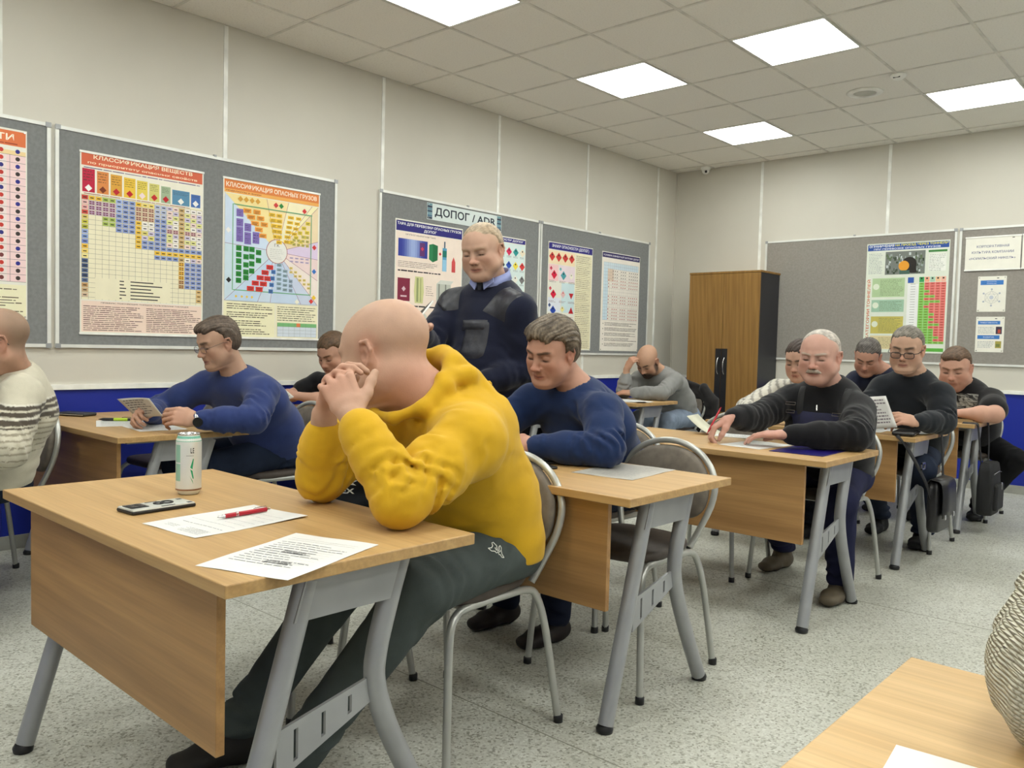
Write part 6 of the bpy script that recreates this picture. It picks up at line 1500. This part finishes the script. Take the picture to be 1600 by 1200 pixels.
root6, H6, _, _ = person('blueR', 'grey-brown haired man in a navy blue sweater looking down at the second desk', J, H, SK6, (30, 48, 88), (28, 34, 52), res=0.0075, hres=0.0039, chest=(0.200, 0.135), belly=(0.200, 0.150), arm=(0.070, 0.060, 0.042), hands=(hl, dict(d=(0.3, -0.85, 0), n=(0, -0.2, 0.9), curl=(0.6,)*4)), foldamp=0.007, legs=True, shoes=(36, 28, 26),
    hair=lambda ro, h, re: hair_cap(ro, h, re, (78, 66, 54), 0.018, 0.050, 0.006, 0.0035, grey=(150, 136, 118), quiff=0.014, temple=0.006, seed=4))
pen('pen', 'slim dark pen upright in the hand of the man in navy blue', (2.665, -5.63, 0.735), (2.640, -5.615, 0.885), 0.0042, M['black_plastic'], False)
# --- 7. hidden person behind
SK7 = (188, 149, 128)
H = Head((0.865, -3.30, 1.028), (0.0, -0.92, -0.36), 1.05, skin=SK7, brow=(80, 66, 56))
J = dict(neck=(0.90, -3.20, 0.885), pel=(0.95, -2.95, 0.55), sl=(1.08, -3.23, 0.845), sr=(0.72, -3.23, 0.85), el=(1.12, -3.44, 0.757), er=(0.68, -3.46, 0.757), wl=(0.985, -3.56, 0.865), wr=(0.74, -3.66, 0.765), plat=(-1, 0, 0))
person('hidden_mid', 'person half hidden behind the standing man holding a lined paper', J, H, SK7, (150, 148, 140), (34, 36, 44), res=0.010, hres=0.007, chest=(0.180, 0.125), belly=(0.175, 0.135), arm=(0.064, 0.052, 0.038), hands=(dict(d=(-0.3, -0.2, 0.9), n=(0.5, -0.7, 0), curl=(0.6,)*4), dict(d=(0.1, -0.9, 0), n=(0, 0, 1), curl=(0.5,)*4)), hair=lambda ro, h, re: hair_cap(ro, h, re, (70, 60, 52), 0.010, 0.050, 0.0))
t = empty('read_sheet', (0.85, -3.66, 0.83), 0, 'white ruled paper upright on the desk behind the standing man', 'paper')
held(t, [(0.74, -3.68, 0.91), (0.94, -3.62, 0.94), (1.03, -3.66, 0.74), (0.80, -3.74, 0.71)], (222, 218, 208), rows=6, seed=4)
# --- 8. bald bearded man, grey sweater
SK8 = (182, 143, 118)
H = Head((0.930, -1.905, 1.020), (0.02, -0.74, -0.67), 1.08, roll=0.05, wide=0.98, skin=SK8, lids=1.0, brow=(40, 32, 28), lips=(120, 80, 72))
H.extra = [(H.p(0, 0.060, -0.088), (0.066, 0.075, 0.050), H.M, (38, 32, 30), 0.35, 0.92), (H.p(0, 0.085, -0.052), (0.03, 0.03, 0.009), H.M, (44, 36, 32), 0.5, 0.9)]
for q in (-1, 1): H.extra.append((H.p(q*0.066, 0.02, -0.05), (0.022, 0.03, 0.045), H.M, (48, 40, 36), 0.5, 0.85))
GREY = (136, 136, 134)
J = dict(neck=(0.955, -1.745, 0.915), pel=(0.99, -1.46, 0.55), sl=(1.13, -1.79, 0.860), sr=(0.775, -1.79, 0.860), el=(1.165, -2.05, 0.757), er=(0.81, -2.07, 0.760), wl=(0.93, -2.13, 0.755), wr=(0.835, -2.07, 0.950), plat=(-1, 0, 0), push_r=0.72)
root8, H8, _, _ = person('grey', 'bald bearded man in a grey sweater resting his forehead on one fist', J, H, SK8, GREY, (142, 156, 176), res=0.009, hres=0.006, chest=(0.190, 0.130), belly=(0.190, 0.145), arm=(0.068, 0.058, 0.044), hands=(dict(d=(-0.9, -0.3, 0), n=(0, -0.3, 0.9), curl=(0.4,)*4), dict(d=(0.42, 0.10, 0.75), n=(-0.2, -0.90, 0.25), curl=(1.0,)*4, thumb=(0.8, 0.3))), foldamp=0.007)
# --- 9. overalls man
SK9 = (193, 151, 135)
H = Head((3.225, -4.005, 1.112), (0.05, -0.96, -0.22), 0.99, roll=0.02, wide=1.12, jowl=0.9, nose=1.1, skin=SK9, lids=0.85, brow=(196, 180, 166))
J = dict(neck=(3.235, -3.885, 0.955), pel=(3.20, -3.74, 0.55), sl=(3.392, -3.950, 0.865), sr=(3.040, -3.89, 0.885), el=(3.475, -4.20, 0.770), er=(2.985, -4.15, 0.805), wl=(3.235, -4.370, 0.762), wr=(2.965, -4.36, 0.815), plat=(-1, 0.05, 0), wf=0.03,
         legs=dict(kl=(3.40, -4.15, 0.47), al=(3.385, -4.06, 0.10), tl=(0.05, -1, 0), kr=(3.05, -4.20, 0.50), ar=(2.96, -3.72, 0.12), tr=(-0.1, -1, 0)))
H.extra = scalp(H, (214, 204, 190), 0.8, 0.0)
BLK = (24, 24, 27)
root9, H9, _, _ = person('overalls', 'white-haired man in black sweater and dark blue work overalls writing with red pen', J, H, SK9, BLK, (36, 38, 66), res=0.0078, hres=0.0039, chest=(0.205, 0.145), belly=(0.210, 0.165), arm=(0.072, 0.062, 0.044), hands=(dict(d=(-0.96, -0.10, -0.05), n=(0.05, -0.1, 1), curl=((0.2, 0.35, 0.3),)*4, spread=0.08, thumb=(0.5, 0.2), size=1.08), dict(d=(-0.55, -0.45, -0.45), n=(-0.5, -0.3, 0.75), curl=((0.7, 0.8, 0.4),)*4, thumb=(0.5, 0.6), size=1.05)), shoes=(98, 88, 72), collar='high', foldamp=0.006,
    hair=lambda ro, h, re: hair_cap(ro, h, re, (200, 190, 178), 0.0030, 0.004, 0.034, 0.0004, grey=(222, 214, 204), temple=-0.014))
# moustache
mf = Fld(0.006)
for q in (-1, 1): mf.chain([H9.p(0, 0.100, -0.053), H9.p(q*0.014, 0.097, -0.055), H9.p(q*0.028, 0.088, -0.063)], [0.0095, 0.0095, 0.005], 0.004)
mf.disp = lambda P: 0.0012*noise3(P, 400, 3)
solid('moustache', mf, 0.0028, M['hair'], root9, (196, 180, 166))
mov = plain('dark_blue_workwear', (28, 30, 58), 0.85, 0, 0.1, 20, 0.4, 300)
shell_patch(root9, 'overall_bib', 'sweater', (3.235, -4.02, 0.730), (1, -0.08, 0), (0, -0.2, 1), 0.150, 0.105, mov, 0.008)
shell_patch(root9, 'overall_strap', 'sweater', (3.125, -4.04, 0.870), (1, -0.05, 0), (0.0, 0.1, 1), 0.017, 0.10, M['strap'], 0.007, nu=3)
shell_patch(root9, 'overall_strap', 'sweater', (3.345, -4.05, 0.870), (1, -0.05, 0), (0.0, 0.1, 1), 0.017, 0.10, M['strap'], 0.007, nu=3)
for (bx_, bz_) in ((3.125, 0.868), (3.345, 0.830)):
    bb = MB()
    for dz_, w_ in ((0.020, 0.024), (-0.018, 0.021)): bb.tube([(bx_-w_, -4.075, bz_+dz_), (bx_+w_, -4.08, bz_+dz_), (bx_+w_, -4.083, bz_+dz_-0.012), (bx_-w_, -4.078, bz_+dz_-0.012)], 0.0015, 6, closed=True)
    bb.build('strap_buckle', M['wire_frame'], root9)
MB().tube([(3.240, -4.052, 0.880), (3.243, -4.060, 0.855)], 0.004, 8).build('zip_pull', M['steel'], root9)
pen('pen', 'red pen held by the white-haired man in overalls', (2.885, -4.43, 0.735), (2.915, -4.36, 0.86), 0.0045, mred, False)
# --- 10. hidden person in pale striped top
H = Head((2.625, -2.80, 1.075), (0.0, -0.93, -0.3), 1.05, skin=SK7, brow=(80, 66, 56))
J = dict(neck=(2.635, -2.69, 0.935), pel=(2.62, -2.42, 0.55), sl=(2.815, -2.73, 0.88), sr=(2.45, -2.73, 0.88), el=(2.86, -3.0, 0.757), er=(2.37, -3.00, 0.765), wl=(2.75, -3.18, 0.757), wr=(2.50, -3.20, 0.757), plat=(-1, 0, 0))
def pale(P):
    c = np.tile(lin((206, 202, 190)), (len(P), 1)); q = (P[:, 0]-P[:, 1]*0.2)*1.0
    m = (np.sin((P[:, 0]+P[:, 2]*0.6)*150) > 0.55); c[m] = lin((150, 146, 138)); return c
person('hidden_back', 'person in a pale striped top mostly hidden behind the man in overalls', J, H, SK7, None, (34, 36, 44), res=0.010, hres=0.007, chest=(0.180, 0.125), belly=(0.175, 0.135), arm=(0.064, 0.054, 0.040), hands=(dict(d=(-0.6, -0.8, 0), n=(0, 0, 1), curl=(0.5,)*4), dict(d=(0.5, -0.8, 0), n=(0, 0, 1), curl=(0.5,)*4)), colf=pale, hair=lambda ro, h, re: hair_cap(ro, h, re, (60, 48, 42), 0.008, 0.050, 0.0))
# --- 11. navy man bending over the last desk
H = Head((2.625, -1.60, 1.110), (0.10, -0.80, -0.60), 1.06, roll=0.12, wide=1.0, jowl=0.5, skin=(182, 138, 118), lids=1.0, brow=(54, 44, 38))
H.extra = [(H.p(0, 0.06, -0.085), (0.07, 0.07, 0.05), H.M, (150, 112, 96), 0.6, 0.5)]
J = dict(neck=(2.70, -1.465, 0.990), pel=(2.70, -1.20, 0.55), sl=(2.865, -1.53, 0.925), sr=(2.505, -1.47, 0.925), el=(2.87, -1.76, 0.765), er=(2.42, -1.74, 0.765), wl=(2.72, -1.93, 0.757), wr=(2.55, -1.95, 0.757), plat=(-1, 0, 0))
person('bending', 'man in a dark navy top bending his head over the last desk', J, H, (182, 138, 118), (28, 32, 52), (34, 36, 44), res=0.010, hres=0.0065, chest=(0.190, 0.130), belly=(0.185, 0.140), arm=(0.068, 0.056, 0.040), hands=(dict(d=(-0.6, -0.8, 0), n=(0, 0, 1), curl=(0.5,)*4), dict(d=(0.5, -0.8, 0), n=(0, 0, 1), curl=(0.5,)*4)), hair=lambda ro, h, re: hair_cap(ro, h, re, (66, 58, 54), 0.006, 0.046, 0.0, 0.0015, grey=(128, 122, 116)))
# --- 12. black sweater, dark glasses
SK12 = (186, 149, 126)
H = Head((3.290, -2.935, 1.160), (0.08, -0.96, -0.26), 1.02, roll=0.03, wide=1.02, jowl=0.4, skin=SK12, lids=0.9, brow=(84, 72, 62))
J = dict(neck=(3.310, -2.835, 1.005), pel=(3.20, -2.52, 0.56), sl=(3.462, -2.885, 0.905), sr=(3.135, -2.83, 0.925), el=(3.510, -3.00, 0.770), er=(3.06, -2.98, 0.765), wl=(3.430, -3.19, 0.772), wr=(3.14, -3.20, 0.765), plat=(-1, 0.05, 0), legs=dict(kl=(3.40, -2.95, 0.50), al=(3.33, -2.62, 0.10), tl=(0.05, -1, 0), kr=(3.05, -2.97, 0.50), ar=(3.02, -2.40, 0.12), tr=(0, -1, 0)))
root12, H12, _, _ = person('reader', 'man in a black sweater with dark-rimmed glasses reading a sheet', J, H, SK12, (32, 35, 40), (40, 48, 66), res=0.0085, hres=0.0040, chest=(0.200, 0.135), belly=(0.200, 0.155), arm=(0.070, 0.060, 0.044), hands=(dict(d=(-0.70, -0.66, 0.18), n=(0.35, -0.55, 0.75), curl=((0.4, 0.6, 0.4), (0.5, 0.7, 0.4), (0.6, 0.8, 0.4), (0.7, 0.8, 0.4)), thumb=(0.4, 0.2), size=1.08), dict(d=(0.4, -0.8, 0.2), n=(-0.4, -0.3, 0.8), curl=(0.5,)*4)), foldamp=0.007, shoes=(30, 30, 32),
    hair=lambda ro, h, re: hair_cap(ro, h, re, (104, 98, 88), 0.007, 0.036, 0.008, 0.0015, grey=(158, 150, 138), temple=0.0))
spectacles(root12, H12, M['glass_frame'], 0.0165, 0.025, 0.0020, dz=-0.012, dy=0.004)
t = empty('read_sheet', (3.27, -3.31, 0.82), 0, 'tall printed sheet held upright by the man with dark-rimmed glasses', 'paper')
held(t, [(3.195, -3.33, 0.893), (3.305, -3.30, 0.906), (3.370, -3.30, 0.745), (3.215, -3.335, 0.722)], (212, 210, 206), bow=0.006, rows=8, seed=5, ink=(120, 110, 116))
# --- 13. black printed T-shirt
SK13 = (193, 149, 128)
H = Head((3.238, -1.70, 1.048), (0.02, -0.92, -0.34), 1.13, roll=0.0, wide=1.04, jowl=0.9, skin=SK13, lids=0.9, brow=(120, 90, 70))
H.extra = [(H.p(0, 0.065, -0.090), (0.066, 0.075, 0.042), H.M, (150, 104, 82), 0.5, 0.75)]
J = dict(neck=(3.275, -1.585, 0.915), pel=(3.22, -1.28, 0.55), sl=(3.448, -1.625, 0.835), sr=(3.095, -1.55, 0.855), el=(3.520, -1.86, 0.757), er=(3.10, -1.75, 0.757), wl=(3.320, -1.965, 0.757), wr=(3.19, -1.96, 0.757), plat=(-1, 0.05, 0), wf=0.03, legs=dict(kl=(3.58, -1.50, 0.44), al=(3.36, -1.42, 0.10), tl=(0.0, -1, 0), kr=(3.08, -1.72, 0.50)))
root13, H13, _, _ = person('printed', 'stout man in a black T-shirt with a pale animal print near the blue wall', J, H, SK13, (28, 27, 29), (26, 26, 28), res=0.0095, hres=0.006, top_name='t_shirt', sleeves='short', chest=(0.215, 0.150), belly=(0.225, 0.180), arm=(0.078, 0.062, 0.044), hands=(dict(d=(-0.9, -0.3, 0.05), n=(0.1, -0.3, 0.9), curl=(0.5,)*4), dict(d=(0.5, -0.8, 0), n=(0, 0, 1), curl=(0.5,)*4)), foldamp=0.006, shoes=(26, 26, 28),
    hair=lambda ro, h, re: hair_cap(ro, h, re, (92, 72, 56), 0.008, 0.042, 0.004, 0.0015, side_thin=0.004, quiff=0.006, temple=0.0))
mprint, ntp, bp_ = node_mat('faded_animal_print', 0.8)
nf = noise(ntp, tex_coord(ntp, (1, 1, 1.8)), 12, 4, 0.6, 2.5)
ntp.links.new(ramp(ntp, nf, [(0.40, (28, 27, 29)), (0.47, (110, 110, 106)), (0.60, (186, 186, 178))]), bp_.inputs['Base Color'])
shell_patch(root13, 'animal_print', 't_shirt', (3.285, -1.80, 0.815), (1, -0.1, 0), (0, 0, 1), 0.085, 0.060, mprint, 0.002)
# --- 14. knitted cream sweater beside the camera
SK14 = (188, 149, 128)
H = Head((4.98, -6.62, 1.20), (0, -0.95, -0.2), 1.0, skin=SK14)
J = dict(neck=(4.96, -6.52, 1.06), pel=(4.96, -6.30, 0.56), sl=(5.14, -6.56, 0.99), sr=(4.735, -6.60, 1.02), el=(5.28, -6.80, 0.79), er=(4.640, -6.810, 0.785), wl=(5.10, -7.0, 0.76), wr=(4.88, -6.97, 0.762), plat=(-1, 0, 0))
def ribs(T, fs):
    T.cone((4.715, -6.60, 1.04), (4.640, -6.800, 0.790), 0.100, 0.090, 0.05)
mk_knit, ntk, bk = node_mat('chunky_cream_knit', 0.92, 0, 0.15)
tc_ = ntk.nodes.new('ShaderNodeTexCoord'); sx = ntk.nodes.new('ShaderNodeSeparateXYZ'); ntk.links.new(tc_.outputs['Object'], sx.inputs[0])
def mth(op, a, b=None):
    n = ntk.nodes.new('ShaderNodeMath'); n.operation = op
    for i, v_ in enumerate((a, b)):
        if v_ is None: continue
        if isinstance(v_, (int, float)): n.inputs[i].default_value = v_
        else: ntk.links.new(v_, n.inputs[i])
    return n.outputs[0]
u_ = mth('ADD', mth('MULTIPLY', sx.outputs[2], 560), mth('MULTIPLY', sx.outputs[0], 150)); v2_ = mth('ADD', mth('MULTIPLY', sx.outputs[1], 700), mth('MULTIPLY', sx.outputs[0], 700))
hgt = mth('MULTIPLY', mth('ABSOLUTE', mth('SINE', u_)), mth('ADD', mth('ABSOLUTE', mth('SINE', mth('ADD', v2_, mth('MULTIPLY', mth('SINE', u_), 0.9)))), 0.25))
ntk.links.new(ramp(ntk, hgt, [(0.0, (150, 142, 116)), (0.35, (212, 206, 184)), (1.0, (232, 228, 210))]), bk.inputs['Base Color'])
bump(ntk, bk, hgt, 0.9, 0.006); M['chunky'] = mk_knit
root14, _, _, _ = person('knitted', 'person at the right edge in a chunky cream knitted sweater', J, H, SK14, (216, 210, 190), (40, 44, 60), res=0.0068, hres=0.010, chest=(0.200, 0.140), belly=(0.195, 0.150), arm=(0.078, 0.072, 0.052), hands=(dict(d=(-0.4, -0.9, 0), n=(0, 0, 1)), dict(d=(0.3, -0.9, 0), n=(0, 0, 1))), topmat='chunky', foldamp=0.012, extra_top=ribs, hair=lambda ro, h, re: hair_cap(ro, h, re, (80, 64, 50), 0.01, 0.05))

# ------------------------------------------------------------------ jacket over the chair by the wardrobe
F = Fld(0.04)
F.ecap((0.92, -1.24, 0.72), (0.92, -1.23, 0.79), (0.225, 0.035), (0.185, 0.035), (1, 0, 0), 0.04)
F.ecap((0.94, -1.21, 0.38), (0.93, -1.22, 0.74), (0.225, 0.055), (0.225, 0.045), (1, 0, 0), 0.04)
F.chain([(1.10, -1.24, 0.77), (1.17, -1.22, 0.66), (1.17, -1.20, 0.50), (1.16, -1.21, 0.36)], [0.048, 0.058, 0.055, 0.045], 0.03)
F.chain([(0.75, -1.24, 0.76), (0.68, -1.22, 0.64), (0.67, -1.20, 0.48), (0.68, -1.21, 0.38)], [0.045, 0.052, 0.05, 0.042], 0.03)
F.chain([(0.80, -1.25, 0.80), (0.92, -1.245, 0.825), (1.04, -1.25, 0.80)], [0.022, 0.026, 0.022], 0.02)
F.disp = folds([((1.0, -1.25, 0.66), unit((1, 0, 0.5)), 0.07, 0.012, 0.2), ((1.16, -1.22, 0.58), (0, 0, 1), 0.05, 0.008, 0.15), ((0.85, -1.25, 0.5), unit((1, 0, -0.3)), 0.08, 0.012, 0.2)])
jk = empty('jacket', (0, 0, 0), 0, 'dark jacket hung over the chair back beside the wardrobe', 'jacket')
solid('shell', F, 0.008, M['knit'], jk, (40, 38, 38))
# ------------------------------------------------------------------ black backpack on the chair beyond the yellow hoodie
F = Fld(0.03)
F.ecap((2.72, -6.28, 0.52), (2.73, -6.31, 0.72), (0.165, 0.085), (0.125, 0.055), unit((0.78, 0.62, 0)), 0.03)
F.disp = folds([((2.72, -6.30, 0.66), (0, 0, 1), 0.06, 0.004, 0.2)])
bk_ = empty('backpack', (2.72, -6.28, 0.46), 0, 'black backpack with pale lettering seen between the yellow sleeves', 'bag')
o = solid('body', F, 0.006, M['knit'], bk_, (36, 40, 46), org=(2.72, -6.28, 0.46))
o.location = (0, 0, 0)
MB().tube(smooth_pts([(-0.06, -0.02, 0.27), (-0.03, -0.03, 0.315), (0.03, -0.02, 0.32), (0.06, 0.01, 0.28)], 5), 0.007, 8).build('carry_loop', M['strap'], bk_)

BAGT = (2.722, -6.374, 0.668)
vs_, fs_, ex_ = text_shape('LEX', 0.03); tu = unit(V(0.62, 0.78, 0)); tv = V(0, 0, 1); tn = unit(V(0.78, -0.62, 0))
from mathutils.bvhtree import BVHTree as BT_
bvb = BT_.FromPolygons([w.co for w in o.data.vertices], [p_.vertices for p_ in o.data.polygons])
def onbag(a, b):
    q_ = V(BAGT)+tu*a+tv*b; h = bvb.ray_cast(Vector(q_+tn*0.2-V(2.72, -6.28, 0.46)), Vector(-tn), 0.6)
    return V(h[0])+tn*0.002 if h[0] is not None else q_-V(2.72, -6.28, 0.46)
mk('lettering', [onbag(p_[0]/ex_[0]*0.055, p_[1]/ex_[1]*0.016) for p_ in vs_], fs_, mwhite, bk_)
mk('leaf_emblem', [onbag(a, b) for a, b in ((0.030, 0.030), (0.045, 0.040), (0.065, 0.042), (0.050, 0.034), (0.060, 0.026), (0.042, 0.028))], [(0, 1, 2, 3), (0, 3, 4, 5)], mwhite, bk_)
